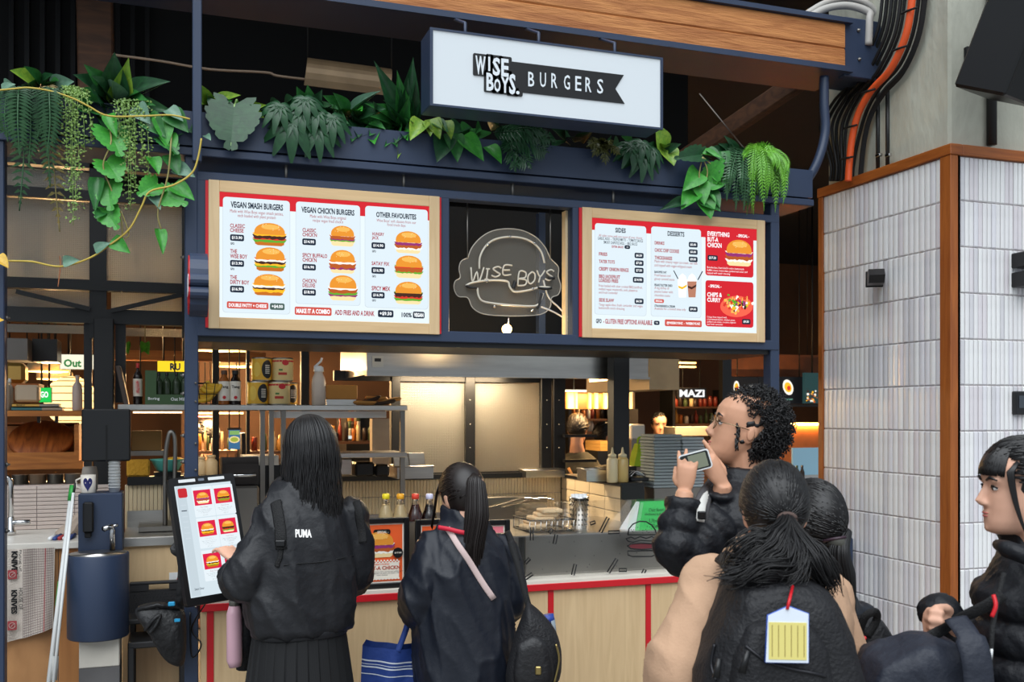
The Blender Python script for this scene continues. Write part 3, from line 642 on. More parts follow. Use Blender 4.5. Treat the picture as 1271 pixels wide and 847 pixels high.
STK = {'W': [[(0, 1), (.25, 0), (.5, .7), (.75, 0), (1, 1)]], 'I': [[(.5, 0), (.5, 1)], [(.2, 1), (.8, 1)], [(.2, 0), (.8, 0)]], 'S': [[(1, .85), (.6, 1), (.1, .8), (.5, .5), (.95, .25), (.5, 0), (0, .15)]], 'E': [[(1, 1), (.1, 1), (.1, 0), (1, 0)], [(.1, .5), (.8, .5)]],
       'B': [[(.1, 0), (.1, 1), (.8, .95), (.8, .58), (.1, .5), (.95, .4), (.9, .05), (.1, 0)]], 'O': [[(.5, 1), (.05, .7), (.1, .2), (.5, 0), (.95, .3), (.9, .8), (.5, 1)]], 'Y': [[(0, 1), (.5, .5), (1, 1)], [(.5, .5), (.4, 0)]]}
for ch, x0, y0, x1, y1 in (('W', 222, 432, 290, 508), ('I', 296, 440, 330, 495), ('S', 338, 428, 385, 482), ('E', 396, 422, 442, 470), ('B', 472, 455, 520, 528), ('O', 526, 455, 565, 518), ('Y', 570, 448, 612, 512), ('S', 620, 445, 662, 500)):
    for s_ in STK[ch]:
        nt_([(x0+a*(x1-x0)+.12*(y1-y0)*b, y1-b*(y1-y0)) for a, b in s_], .0034, 4, 'neon_letter_tube')
for x, y in ((310, 318), (425, 275), (555, 310), (345, 640), (545, 660), (305, 508), (545, 548)):
    c = n2(x, y, YN); ob('tube_support', MB().tube([c, c+Vector((0, -.03, 0))], .005, 6), CHR, ne)
for x in (212, 648):
    c = n2(x, 388, YN); ob('hanging_rod', MB().tube([c, (c.x, YN, Z1-.03)], .003, 6), SSR, ne)
ob('supply_wire', MB().tube(bez([n2(612, 500), n2(640, 590), n2(690, 640, YN+.03), n2(740, 695, YN+.05)], 6), .0035, 6), WHITE, ne)
ob('supply_wire', MB().tube(bez([n2(600, 640), n2(640, 655), n2(690, 680, YN+.03), n2(745, 715, YN+.05)], 6), .0035, 6), WHITE, ne)
# bulb below it on the cream ledge
lg = thing('bulb_lamp', 'small glowing round bulb hanging under the clear neon burger', 'lamp', n2(420, 760, .16))
ob('bulb', MB().ell(n2(420, 757, .16), .022, 14), M('bulb_glow', (255, 210, 140), .3, emit=14, ecol=(255, 206, 120)), lg)
ob('bulb_cap', MB().tube([n2(428, 745, .16), n2(428, 690, .16)], .005, 8), CHR, lg)
l = point(n2(420, 735, .14), 3.0, (1, .72, .38), .025); attach(l, lg)
cx0, cx1 = xs[1][1], xs[2][0]
CRM = M('cream_ledge', (228, 205, 165), .6)
li = thing('window_lining', 'thin cream ply lining inside the neon burger opening', 'lining', (cx0, .1, 1.94))
ob('sill', MB().box(cx0, cx1, .058, .3, Z0+.03, Z0+.046), CRM, li); ob('jamb', MB().box(cx1-.01, cx1, .058, .1, Z0+.046, Z1-.036), CRM, li)
ob('cross_rail', MB().box(P(669, 380, .3).x, P(677, 380, .3).x, .3, .34, Z0, Z1), NAVY, li)
# ================================================================== PLANTS IN THE TROUGH
def leafmat(name, c, c2, rough=.38): return M(name, c, rough, wood=c2, vs=5, spec=.45)
GD = leafmat('leaf_dark', (38, 84, 48), (24, 60, 36)); GM = leafmat('leaf_mid', (52, 120, 52), (36, 92, 44)); GB = leafmat('leaf_bright', (70, 160, 52), (46, 128, 44))
GG = leafmat('leaf_grey', (112, 146, 124), (88, 126, 104)); GY = leafmat('leaf_lime', (150, 180, 62), (96, 146, 50)); GF = leafmat('fern_dark', (62, 104, 66), (44, 82, 52))
GP = leafmat('pearl_green', (150, 182, 96), (116, 152, 76)); GA = leafmat('asparagus_green', (120, 186, 52), (84, 156, 44)); YEL = leafmat('leaf_yellow', (222, 182, 66), (200, 156, 50)); RIB = M('leaf_rib', (150, 186, 110), .5); STEM = M('vine_stem', (150, 140, 84), .6); STEMY = M('yellow_stem', (196, 172, 74), .6)
FBR = leafmat('fern_brown', (150, 128, 74), (104, 104, 60))
def half_leaf(outline, fold):
    # outline: right half from base (0,0) to tip (0,1) as (x,y); mirrored and folded along the midrib
    mb = MB(); n = len(outline)
    for sgn in (1, -1):
        vs = [(x*sgn, y, fold*abs(x)-.10*y*y) for x, y in outline]
        vs2 = [(x, y, z) for x, y, z in vs]
        mb.add(vs2, [tuple(range(n)) if sgn == 1 else tuple(range(n-1, -1, -1))], 0)
    return mb
def smooth_half(fn, n=12): return [(0, 0)]+[(fn(i/n), i/n) for i in range(1, n)]+[(0, 1)]
def strip_leaf(fn, fold, n=8, y0=0.0, droop=.22, back=0):
    mb = MB(); rings = []
    for i in range(n+1):
        t = i/n; w = fn(t); y = t; z = -droop*t*t
        rings.append([(-w, y-back*w*w*4, z+fold*w), (-w*.5, y, z+fold*w*.4), (0, y, z), (w*.5, y, z+fold*w*.4), (w, y-back*w*w*4, z+fold*w)])
    mb.loft(rings, closed=False, sm=True)
    mb.add([(-.012, .02, .004), (.012, .02, .004), (.004, .93, -droop*.87+.004), (-.004, .93, -droop*.87+.004)], [(0, 1, 2, 3)], 1); return mb
heart = lambda t: .43*(math.sin(math.pi*min(1, t*.92+.08)**.62))**.9 if t > 0 else .02
oval = lambda t: .5*math.sin(math.pi*t**.85)+.002
lance = lambda t: .5*math.sin(math.pi*t**.7)**1.2+.002
def monstera():
    mb = MB()
    for sg in (1, -1):
        lobes = [(-.12, .1, .40, -.14, .42), (.02, .26, .5, .04, .6), (.16, .4, .53, .24, .62), (.3, .54, .5, .42, .56), (.44, .68, .42, .58, .46), (.58, .84, .3, .75, .3), (.74, .99, .13, .98, .03)]
        for a, b, x, yt, xe in lobes:
            pts = [(0, max(a, 0)), (x*.55, (a+yt)/2-.05), (x, yt-.05), (x*1.0, yt+.03), (xe*.75, (b+yt)/2+.06), (0, b+.012)]
            vs = [(px*sg, py, .2*px-.12*py*py) for px, py in pts]; f = tuple(range(6))
            mb.add(vs, [f if sg == 1 else f[::-1]], 0)
    mb.add([(-.014, 0, .006), (.014, 0, .006), (.004, .94, -.1), (-.004, .94, -.1)], [(0, 1, 2, 3)], 1); return mb
def fatsia():
    mb = MB()
    for k in range(9):
        a = math.radians(-125+k*31.25); L = .62-.14*abs(k-4)/4; w = .1; c, s = math.sin(a), math.cos(a); rings = []
        for i in range(7):
            t = i/6; ww = w*(math.sin(math.pi*(t*.86+.1)))**.8; y = t*L; z = .05-.3*t*t
            rings.append([(c*y+s*q*ww, .4+s*y-c*q*ww, z+.25*abs(q)*ww) for q in (-1, 0, 1)])
        mb.loft(rings, closed=False)
    return mb
LEAF = {}
def lm(kind, mat):
    key = kind, mat.name
    if key not in LEAF:
        mb = {'heart': lambda: strip_leaf(heart, .35, 9, back=.0), 'oval': lambda: strip_leaf(oval, .3, 9), 'lance': lambda: strip_leaf(lance, .3, 9), 'monstera': monstera, 'fatsia': fatsia}[kind]()
        me = mb.mesh('leaf'); me.materials.append(mat); me.materials.append(RIB); LEAF[key] = me
    return LEAF[key]
def leaf(par, kind, mat, a, b, w=.8, nrm=None, name='leaf'):
    a, b = Vector(a), Vector(b); y = b-a; L = y.length; y.normalize()
    n = Vector(nrm) if nrm else Vector((RND.uniform(-.4, .3), -1, RND.uniform(.1, .7)))
    z = (n-y*n.dot(y)).normalized(); x = y.cross(z)
    T = basis(x, y, z, a) @ Matrix.Diagonal((L*w, L, L, 1)); return inst(name, lm(kind, mat), T, par)
def lp(par, kind, mat, x0, y0, x1, y1, Y0=.05, Y1=-.06, w=.8, nrm=None): return leaf(par, kind, mat, P(x0, y0, Y0), P(x1, y1, Y1), w, nrm)
def stem(par, pts, r=.004, mat=None, name='stem'): return ob(name, MB().tube(bez(pts, 5), r, 6), mat or STEM, par)
def plant(name, label, px, py, Y=.1, group=None): return thing(name, label, 'plant', P(px, py, Y), group)
def frond(par, pts, pin, mat, spacing=.011, name='frond', sl=.32, r=.0025):
    c = bez(pts, 10); mb = MB().tube(c, r, 5); acc = 0; L = sum((c[i+1]-c[i]).length for i in range(len(c)-1)); d = 0
    for i in range(len(c)-1):
        seg = c[i+1]-c[i]; d += seg.length; acc += seg.length
        while acc > spacing:
            acc -= spacing; t = d/L; f = pin*(math.sin(math.pi*min(1, .12+t*.88))**.6)*(1 if t < .93 else .6); tg = seg.normalized()
            side = tg.cross(Vector((0, -1, .15))).normalized()
            for s in (1, -1):
                e = side*s*f+tg*f*sl+Vector((0, RND.uniform(-.1, .25)*f, -.15*f)); p = c[i]; q = p+e; m = p+e*.45; wv = tg*spacing*.75; z = Vector((0, -.004, .004))
                mb.add([p, m-wv+z, q, m+wv+z], [(0, 1, 2, 3)], 0)
    return ob(name, mb, mat, par)
def pearls(par, pts, mat, n=46, r=.0065, name='strand', sprd=.012):
    c = bez(pts, 10); mb = MB().tube(c, .0014, 4)
    for i in range(n):
        p = c[int(i/n*(len(c)-1))]+Vector((RND.gauss(0, sprd), RND.gauss(0, sprd*.6), RND.gauss(0, .005)))
        d = Vector((RND.gauss(0, 1), RND.gauss(0, .6), RND.gauss(-.2, .6))).normalized(); u = d.orthogonal().normalized(); rr_ = r*RND.uniform(.7, 1.2)
        mb.add([p-d*rr_, p+u*rr_*.7, p+d*rr_, p-u*rr_*.7, p+d.cross(u)*rr_*.6, p-d.cross(u)*rr_*.6], [(0, 1, 4), (1, 2, 4), (2, 3, 4), (3, 0, 4), (1, 0, 5), (2, 1, 5), (3, 2, 5), (0, 3, 5)], 0)
    return ob(name, mb, mat, par)
# --- left bay
f1 = plant('hanging_fern', 'dark hanging fern with long drooping fronds in the left trough', 45, 112)
for x0, x1, x2, ye, Y in ((12, 6, 10, 176, -.1), (24, 22, 25, 196, -.12), (30, 30, 24, 262, -.06), (50, 54, 46, 172, -.11), (60, 62, 58, 196, -.13), (56, 66, 74, 288, -.05), (38, 38, 36, 205, -.09), (66, 60, 62, 232, -.08)):
    frond(f1, [P(x0+2, 112, .06), P((x0+x1)/2, 114, Y+.03), P(x1, (112+ye)/2, Y), P(x2, ye, Y+.02)], .052 if x1 < 60 else .046, GF if ye < 235 else (GF if x2 < 50 else FBR), .0085)
f2 = plant('trailing_string_plant', 'pale green trailing plant of tiny leaves beside the dark hanging fern', 90, 112)
for x0, x1, ye in ((70, 68, 150), (80, 82, 200), (88, 90, 280), (92, 93, 262), (95, 97, 215), (100, 104, 190), (106, 112, 176), (84, 86, 170), (90, 88, 240)):
    pearls(f2, [P(x0, 112, .05), P(x0+1, 118, -.06), P(x1, (118+ye)/2, -.07), P(x1+1, ye, -.05)], GP, int((ye-105)*.9))
f3 = plant('trailing_string_plant', 'pale green trailing plant of tiny leaves beneath the large upright leaves', 160, 130)
for x0, x1, ye in ((145, 148, 185), (152, 155, 225), (158, 162, 262), (164, 168, 240), (172, 176, 205), (178, 184, 220), (170, 160, 250), (150, 160, 200)):
    pearls(f3, [P(x0, 126, .05), P(x0+1, 132, -.06), P(x1, (130+ye)/2, -.07), P(x1, ye, -.05)], GP, int((ye-115)*.85))
f4 = plant('dieffenbachia', 'leafy plant with yellow green leaves above the dark hanging fern', 55, 118)
for x0, y0, x1, y1, m, w in ((48, 112, 22, 84, GY, .62), (50, 112, 40, 82, GM, .5), (52, 114, 56, 88, GD, .5), (62, 114, 82, 98, GG, .6), (30, 118, 12, 104, GG, .95), (55, 115, 66, 92, GM, .5), (46, 116, 30, 96, GM, .5), (60, 115, 70, 104, GD, .6)):
    lp(f4, 'oval', m, x0, y0, x1, y1, .1, -.02, w)
f5 = plant('philodendron', 'bushy plant with large upright leaves before the dark timber post', 140, 135)
for x0, y0, x1, y1, k, m, w in ((140, 135, 106, 88, 'oval', GD, .55), (140, 135, 118, 84, 'oval', GM, .5), (141, 134, 142, 75, 'oval', GD, .5), (142, 134, 160, 82, 'lance', GY, .42), (144, 134, 196, 90, 'oval', GD, .4), (144, 136, 204, 128, 'oval', GF, .32), (138, 136, 100, 112, 'oval', GM, .6), (142, 136, 172, 112, 'oval', GM, .5), (140, 136, 128, 92, 'oval', GF, .5), (138, 140, 104, 130, 'monstera', GM, .8), (142, 138, 182, 118, 'oval', GM, .4), (141, 136, 146, 90, 'oval', GG, .42), (139, 136, 122, 110, 'monstera', GD, .8), (140, 140, 134, 150, 'oval', GD, .7)):
    lp(f5, k, m, x0, y0, x1, y1, .1, -.08, w)
f6 = plant('pothos_vine', 'trailing vine with glossy split leaves hanging before the wired glass', 150, 140)
stem(f6, [P(132, 140, .0), P(138, 175, -.08), P(128, 205, -.08), P(138, 235, -.07), P(150, 270, -.06), P(152, 298, -.05)], .003, STEM); stem(f6, [P(215, 140, .02), P(212, 180, -.09), P(208, 220, -.09), P(196, 262, -.08), P(200, 285, -.07)], .003, STEM); stem(f6, [P(150, 262, -.06), P(160, 290, -.06), P(154, 296, -.06)], .003, STEM)
for x0, y0, x1, y1, k, m, w in ((134, 142, 143, 166, 'heart', GB, .6), (134, 160, 150, 190, 'monstera', GB, 1.1), (132, 200, 148, 222, 'monstera', GB, 1.1), (122, 220, 116, 258, 'heart', GM, .5), (134, 226, 136, 258, 'monstera', GB, .9), (130, 258, 144, 282, 'monstera', GB, .9), (126, 262, 120, 268, 'heart', GM, .9), (180, 145, 204, 166, 'heart', GM, .9), (200, 146, 208, 176, 'heart', GB, .8), (210, 140, 232, 160, 'heart', GM, .9), (206, 166, 216, 188, 'heart', GB, .85), (202, 172, 220, 188, 'monstera', GM, .9), (188, 195, 198, 212, 'heart', GB, .8), (210, 192, 222, 214, 'heart', GM, .8), (216, 208, 240, 216, 'heart', GG, .8), (196, 228, 173, 240, 'monstera', GB, .9), (184, 240, 200, 256, 'heart', GG, .7), (200, 240, 230, 252, 'monstera', GB, .9), (214, 230, 240, 244, 'heart', GB, .8), (197, 284, 204, 312, 'heart', GB, .5), (168, 132, 184, 150, 'heart', GG, .9), (208, 136, 226, 146, 'heart', GG, .8)):
    lp(f6, k, m, x0, y0, x1, y1, -.05, -.1, w)
f7 = plant('climbing_vine', 'long thin yellowish vine sagging across the wired glass', 120, 310, -.05)
stem(f7, [P(-20, 323, -.05), P(12, 324, -.05), P(40, 325, -.05), P(75, 331, -.05), P(110, 321, -.05), P(135, 305, -.06), P(160, 285, -.07), P(175, 258, -.08), P(186, 238, -.09), P(215, 230, -.1), P(238, 215, -.1), P(246, 195, -.1), P(250, 172, -.1)], .0035, STEMY)
stem(f7, [P(-10, 113, -.1), P(20, 110, -.1), P(36, 109, -.1), P(62, 113, -.1), P(90, 122, -.1), P(110, 132, -.1), P(135, 144, -.1), P(180, 144, -.1), P(212, 143, -.1), P(236, 148, -.1)], .0032, STEMY)
stem(f7, [P(74, 318, -.05), P(75, 330, -.05), P(72, 356, -.05)], .002, M('aerial_root', (170, 108, 70), .7))
for x0, y0, x1, y1, m in ((-4, 318, 10, 330, YEL), (78, 326, 96, 322, GG), (118, 312, 134, 300, GG), (138, 298, 160, 312, GB), (2, 396, -8, 400, YEL), (255, 168, 261, 172, GG), (2, 112, 16, 102, GG)):
    lp(f7, 'heart', m, x0, y0, x1, y1, -.05, -.08, .85)
for i in range(26):
    x = RND.uniform(4, 232); y = 118+x*.12; lp(f5 if x > 100 else f4, RND.choice(['oval', 'heart', 'lance']), RND.choice([GD, GM, GM, GF]), x, y+12, x+RND.uniform(-20, 20), y+RND.uniform(-14, 16), .12, -.04, .55)
# --- above the menu boards
f8 = plant('dieffenbachia', 'leafy plant with lime edged leaves between hanger and split leaf', 262, 138)
for x0, y0, x1, y1, m, w in ((258, 136, 250, 106, GY, .45), (258, 136, 252, 122, GY, .6), (262, 136, 290, 112, GY, .45), (260, 136, 262, 112, GM, .4), (300, 138, 308, 122, GB, .5), (306, 142, 322, 128, GY, .4), (305, 142, 326, 142, GY, .4), (264, 138, 280, 122, GM, .4)): lp(f8, 'oval', m, x0, y0, x1, y1, .1, -.02, w)
f9 = plant('monstera', 'single large split monstera leaf drooping over the trough edge', 292, 135)
lp(f9, 'monstera', GD, 291, 130, 286, 180, .0, -.07, 1.05, (-.1, -1, .35)); stem(f9, [P(296, 140, .1), P(294, 124, .05), P(291, 132, .0)], .004, RIB)
f10 = plant('fatsia', 'dark palmate plant with glossy fingered leaves over the trough front', 385, 145)
for x0, y0, x1, y1, w in ((364, 130, 362, 190, 1.0), (392, 140, 398, 190, .9), (352, 120, 340, 155, .9), (410, 132, 414, 172, .9), (372, 125, 376, 165, .9), (395, 128, 390, 160, .9), (376, 112, 382, 145, 1.0)): lp(f10, 'fatsia', GD, x0, y0, x1, y1, .0, -.09, w, (-.1, -1, .5))
for x0, y0, x1, y1 in ((380, 142, 372, 112), (382, 142, 398, 116), (372, 146, 350, 128), (385, 145, 384, 110), (388, 142, 408, 126)): lp(f10, 'oval', RND.choice([GD, GM, GF]), x0, y0, x1, y1, .1, .0, .5)
f11 = plant('philodendron', 'bushy plant with broad dark leaves between palmate leaves and sign', 440, 150)
for x0, y0, x1, y1, m, w in ((425, 148, 412, 118, GM, .5), (428, 148, 424, 118, GM, .45), (430, 146, 446, 128, GB, .6), (432, 146, 462, 108, GG, .22), (436, 148, 470, 130, GD, .5), (440, 150, 448, 160, GD, .6), (440, 152, 474, 150, GM, .4), (428, 150, 410, 140, GD, .5), (445, 150, 440, 128, GM, .5), (450, 155, 438, 164, GM, .5), (400, 146, 416, 126, GF, .4)): lp(f11, 'oval', m, x0, y0, x1, y1, .12, -.03, w)
f12 = plant('peace_lily', 'tall plant with upright pointed leaves beside the lightbox sign', 500, 160)
for x0, y0, x1, y1, m, w in ((500, 160, 472, 80, GD, .3), (503, 158, 514, 76, GD, .32), (502, 160, 496, 94, GM, .3), (500, 162, 466, 122, GM, .4), (500, 162, 488, 120, GD, .4), (500, 165, 505, 126, GM, .35), (498, 162, 500, 186, GY, .3), (496, 160, 484, 172, GM, .4), (505, 160, 522, 108, GD, .3), (496, 160, 470, 138, GM, .4), (500, 158, 508, 104, GD, .35), (494, 160, 446, 158, GM, .3), (498, 162, 515, 142, GM, .3)): lp(f12, 'lance', m, x0, y0, x1, y1, .12, -.04, w)
for i in range(24):
    x = RND.uniform(330, 520); y = 132+(x-330)*.11; lp(f10 if x < 410 else f11 if x < 475 else f12, RND.choice(['oval', 'heart', 'lance']), RND.choice([GD, GM, GB, GF]), x, y+14, x+RND.uniform(-20, 20), y+RND.uniform(-20, 22), .14, -.04, .55)
# --- below and beside the sign
f13 = plant('golden_pothos', 'yellow green pothos leaves hanging beneath the lightbox sign corner', 540, 155)
for x0, y0, x1, y1, m, w in ((525, 150, 510, 168, GY, .8), (535, 148, 546, 168, GY, .8), (550, 150, 562, 168, GY, .8), (528, 155, 536, 165, GY, .8), (540, 152, 556, 160, GM, .8), (552, 168, 545, 196, GD, .85), (572, 170, 602, 194, GB, .8), (604, 182, 624, 198, GB, .9), (560, 166, 570, 196, GM, .8)): lp(f13, 'heart', m, x0, y0, x1, y1, .0, -.06, w)
f14 = plant('palm', 'small dark palm with fanned fronds beneath the lightbox sign', 640, 160)
for x0, y0, x1, y1, p_ in ((620, 165, 680, 164, .05), (618, 168, 682, 190, .07), (622, 172, 660, 210, .06), (612, 164, 690, 176, .05), (630, 168, 640, 214, .05)): frond(f14, [P(x0, y0, .05), P((x0+x1)/2, (y0+y1)/2-6, -.05), P(x1, y1, -.06)], p_, GD, .016, sl=.9)
f15 = plant('climbing_philodendron', 'dim green foliage filling the trough under the lightbox sign', 720, 175)
for i in range(22):
    x = 575+i*11.5; y = 150+i*1.6; lp(f15, RND.choice(['oval', 'heart', 'lance']), RND.choice([GD, GF, GM]), x, y+8, x+RND.uniform(-14, 14), y+RND.uniform(-16, 26), .12, -.02, .55)
f15b = plant('olive_palm', 'small olive brown palm frond plant beside the palmate leaves', 745, 185)
for x1, y1 in ((735, 195), (752, 205), (770, 192), (760, 178), (728, 182)): frond(f15b, [P(748, 178, .06), P((748+x1)/2, (172+y1)/2, -.03), P(x1, y1, -.05)], .035, leafmat('olive_leaf', (104, 104, 52), (80, 84, 44)), .012, sl=.8)
f16 = plant('fatsia', 'palmate fatsia plant with glossy leaves below the sign corner', 798, 180)
for x0, y0, x1, y1, w in ((796, 180, 800, 218, 1.0), (786, 172, 776, 200, .9), (806, 176, 812, 204, .9), (796, 168, 798, 196, 1.0), (790, 178, 788, 206, .9)): lp(f16, 'fatsia', GD, x0, y0, x1, y1, .0, -.08, w, (-.1, -1, .5))
f17 = plant('variegated_pothos', 'few lime variegated leaves rising beside the sign corner', 822, 190)
for x0, y0, x1, y1, m, w in ((822, 190, 820, 156, GY, .75), (824, 190, 842, 178, GD, .5), (824, 182, 838, 200, GY, .8), (822, 186, 828, 176, GY, .6), (818, 190, 806, 178, GD, .5)): lp(f17, 'oval', m, x0, y0, x1, y1, .02, -.06, w)
f18 = plant('glossy_vine', 'glossy bright green split leaf vine hanging over the second menu board', 880, 195)
for a in (((872, 195), (868, 215), (868, 232)), ((872, 195), (878, 212), (876, 225)), ((872, 195), (885, 205), (890, 200))): stem(f18, [P(x, y, -.06) for x, y in a], .003, STEM)
for x0, y0, x1, y1, k, m, w in ((872, 192, 842, 194, 'monstera', GD, .5), (872, 190, 896, 192, 'heart', GB, .6), (876, 186, 900, 198, 'heart', GM, .6), (880, 222, 897, 198, 'monstera', GB, .9), (878, 230, 908, 222, 'heart', GB, .8), (868, 214, 852, 232, 'heart', GB, .8), (866, 226, 876, 250, 'heart', GB, .95), (862, 238, 848, 254, 'heart', GB, .8), (872, 244, 884, 268, 'heart', GB, .95), (868, 248, 896, 258, 'heart', GM, .9), (880, 236, 896, 254, 'heart', GM, .8), (852, 250, 824, 256, 'lance', GD, .3), (896, 188, 902, 212, 'heart', GM, .6), (888, 214, 906, 232, 'heart', GB, .8)): lp(f18, k, m, x0, y0, x1, y1, -.04, -.1, w)
f19 = plant('hanging_fern', 'dark arching fern between the glossy vine and the feathery fern', 920, 200)
for x1, y1, Y in ((898, 226, -.08), (904, 250, -.1), (915, 262, -.1), (925, 262, -.11), (934, 252, -.1), (908, 236, -.12), (922, 240, -.13), (938, 232, -.09), (900, 210, -.06), (930, 262, -.06), (944, 250, -.07)): frond(f19, [P(922, 200, .08), P((922+x1)/2, 190, -.03), P(x1, (195+y1)/2, Y), P(x1-2, y1, Y+.01)], .042, GF, .008)
for x1, y1 in ((884, 180), (905, 168), (912, 176), (898, 176)): lp(f19, 'oval', GD, 915, 198, x1, y1, .1, .04, .4)
f20 = plant('asparagus_fern', 'bright feathery asparagus fern spilling over the end of the trough', 945, 195)
for i in range(44):
    x1 = 924+i*1.22
    y1 = RND.uniform(200, 268); Y = RND.uniform(-.14, .0)
    if x1 > 966: y1 = RND.uniform(205, 262)
    frond(f20, [P(942, 196, .06), P((942+x1)/2, 186+RND.uniform(-6, 6), Y+.05), P(x1, (195+y1)/2-6, Y), P(x1+RND.uniform(-3, 3), y1, Y)], .026, GA, .005, 'spray', sl=.9, r=.0012)
# ================================================================== COUNTER
ct = thing('burger_counter', 'pale plywood service counter edged with red along the stall front', 'counter', (0, .1, 0))
CX0, CX1 = -1.255, 1.27
strips = [P(x, 760, 0).x for x in (261, 563, 684, 805)]+[P(805, 760, 0).x+.45]
for a, b in zip([CX0]+strips, strips+[CX1]): ob('front_panel', MB().box(a+.012 if a != CX0 else a, b-.012 if b != CX1 else b, .004, .03, .08, .85, r=.002), PLY, ct)
for x in strips: ob('red_strip', MB().box(x-.012, x+.012, 0, .03, .08, .85), RED, ct)
ob('red_edge', MB().box(CX0, CX1, -.012, .03, .85, .879, r=.002), RED, ct)
ob('cream_top', MB().box(CX0, CX1, -.008, .44, .879, .892), M('cream_laminate', (228, 220, 206), .4), ct)
ob('kickboard', MB().box(CX0, CX1, .05, .07, 0, .08), BLK, ct)
# poster frames standing on the counter
C4 = (440, 600, 5.295)
ORA = D('orange', (232, 92, 36)); CRE = D('cream', (240, 232, 218)); DB = [D(n, c) for n, c in (('bunp', (206, 132, 62)),)]
def poster(px0, py0, px1, py1, label, full=True, tint=None):
    Y = .03; x0, x1, z0, z1 = ext(px0, py0, px1, py1, Y); z0 = .893
    r = thing('counter_poster', label, 'poster', ((x0+x1)/2, Y, z0), 'poster frames on the counter')
    f = .022
    for a, b, c, d in ((x0, x0+f, z0, z1), (x1-f, x1, z0, z1), (x0+f, x1-f, z1-f, z1), (x0+f, x1-f, z0, z0+f)): ob('frame_bar', MB().box(a, b, Y-.004, Y+.02, c, d, r=.003), PLAS, r)
    ob('print', MB().box(x0+f, x1-f, Y+.006, Y+.016, z0+f, z1-f), CRE, r)
    ob('print_ground', MB().box(x0+f+.006, x1-f-.006, Y+.005, Y+.0065, z0+f+.006, z1-f-.006), tint or ORA, r)
    return r, (x0+f, x1-f, z0+f, z1-f)
pr, (a0, a1, b0, b1) = poster(440, 643.5, 508, 735, 'orange poster of a burger in a black frame beside the kiosk customer')
YQ = .033
w_, h_ = a1-a0, b1-b0
ob('text_panel', MB().box(a0+.02, a1-.02, YQ, YQ+.002, b0+.06*h_, b0+.34*h_), CRE, pr)
ck = MB(); nx = 22; cw = (w_-.036)/nx
for zr in (b0+.08*h_, b0+.36*h_):
    for i in range(nx):
        for j in (0, 1):
            if (i+j) % 2: ck.box(a0+.018+i*cw, a0+.018+(i+1)*cw, YQ-.001, YQ+.001, zr+j*cw-cw, zr+j*cw)
ob('checker_band', ck, CRE, pr, kind='stuff')
ob('badge', MB().prism(rrect(-.035, -.011, .035, .011, .009), .002, front((a0+a1)/2+.0, YQ+.001, b1-.035)), INK, pr)
def wtxt(s, x0, z0, x1, z1, Y, mat, par, **k):
    me = fit(text_mesh(s, 1, k.get('bold', .02), k.get('align', 'LEFT'), 0, 1, k.get('lines', 1)), x1-x0, z1-z0); me.materials.clear(); me.materials.append(mat)
    return inst('lettering', me, front(x0, Y, z0), par)
xm = (a0+a1)/2
wtxt('- SPECIAL -', xm-.026, b1-.04, xm+.026, b1-.03, YQ-.002, CRE, pr)
wtxt('EVERYTHING', xm-.035, b0+.3*h_, xm+.03, b0+.325*h_, YQ-.001, ORA, pr); wtxt('BUT-A CHICKN', xm-.062, b0+.22*h_, xm+.075, b0+.285*h_, YQ-.001, D('rust', (176, 64, 36)), pr, bold=.03)
wtxt('Brioche bun, fried chick\'n with a homemade buffalo sauce\nhouse slaw, pickled red onion and topped with\nranch dressing', xm-.088, b0+.12*h_, xm+.088, b0+.2*h_, YQ-.001, INK, pr, align='CENTER', bold=0)
bgm = {}
def unlit(m):
    k = m.name.replace('print_', 'ink_b_')
    if k not in MATS:
        e = m.node_tree.nodes['Principled BSDF'].inputs['Emission Color'].default_value; mm = M(k, (100, 100, 100), .5); mm.node_tree.nodes['Principled BSDF'].inputs['Base Color'].default_value = tuple(e)
    return MATS[k]
bo = burger(pr, front(xm-.012, YQ+.0005, b0+.43*h_), .132, .44*h_, 'h', th=.0003)
for i, m in enumerate(list(bo.data.materials)): bo.data.materials[i] = unlit(m)
ob('roundel', MB().prism(circ(20, .021), .003, front(xm+.065, YQ-.003, b0+.5*h_)), INK, pr); wtxt('$17.50', xm+.051, b0+.485*h_, xm+.079, b0+.515*h_, YQ-.0065, CRE, pr)
pr2, (a0, a1, b0, b1) = poster(516, 644.5, 586, 732, 'orange poster in a black frame mostly hidden by the long ponytail')
ob('badge', MB().prism(rrect(-.035, -.011, .035, .011, .009), .002, front((a0+a1)/2-.02, YQ+.001, b1-.035)), INK, pr2); wtxt('- SPECIAL -', (a0+a1)/2-.046, b1-.04, (a0+a1)/2+.006, b1-.03, YQ-.002, CRE, pr2)
poster(589, 646, 633, 728, 'pink poster in a black frame peeking past the crossbody bag customer', tint=D('pink', (238, 128, 140)))
# sauce bottles behind the posters
def sauce(px, lab, liquid, capc, py0=613, py1=642, Y=.2):
    b = P(px, py1, Y); s = scl(px, Y); h = (py1+8-py0)*s; z = b.z-8*s
    r = thing('sauce_bottle', lab, 'bottle', (b.x, Y, z), 'sauce bottles behind the posters')
    ob('glass', MB().lathe([(.6*.034, 0), (.034, .004), (.034, .1*h), (.03, .3*h), (.017, .6*h), (.0135, .75*h), (.0135, .84*h)], (b.x, Y, z), 16), M('clear_glass', (235, 235, 230), .06, trans=1), r)
    ob('sauce', MB().lathe([(.03, .003), (.0325, .006), (.0322, .1*h), (.0285, .3*h), (.0155, .6*h), (.01, .62*h)], (b.x, Y, z), 14), liquid, r)
    ob('cap', MB().lathe([(.015, .82*h), (.0165, .83*h), (.016, h-.003), (.012, h)], (b.x, Y, z), 14), capc, r)
AIO = M('aioli', (232, 208, 160), .4); KET = M('dark_sauce', (70, 14, 10), .25)
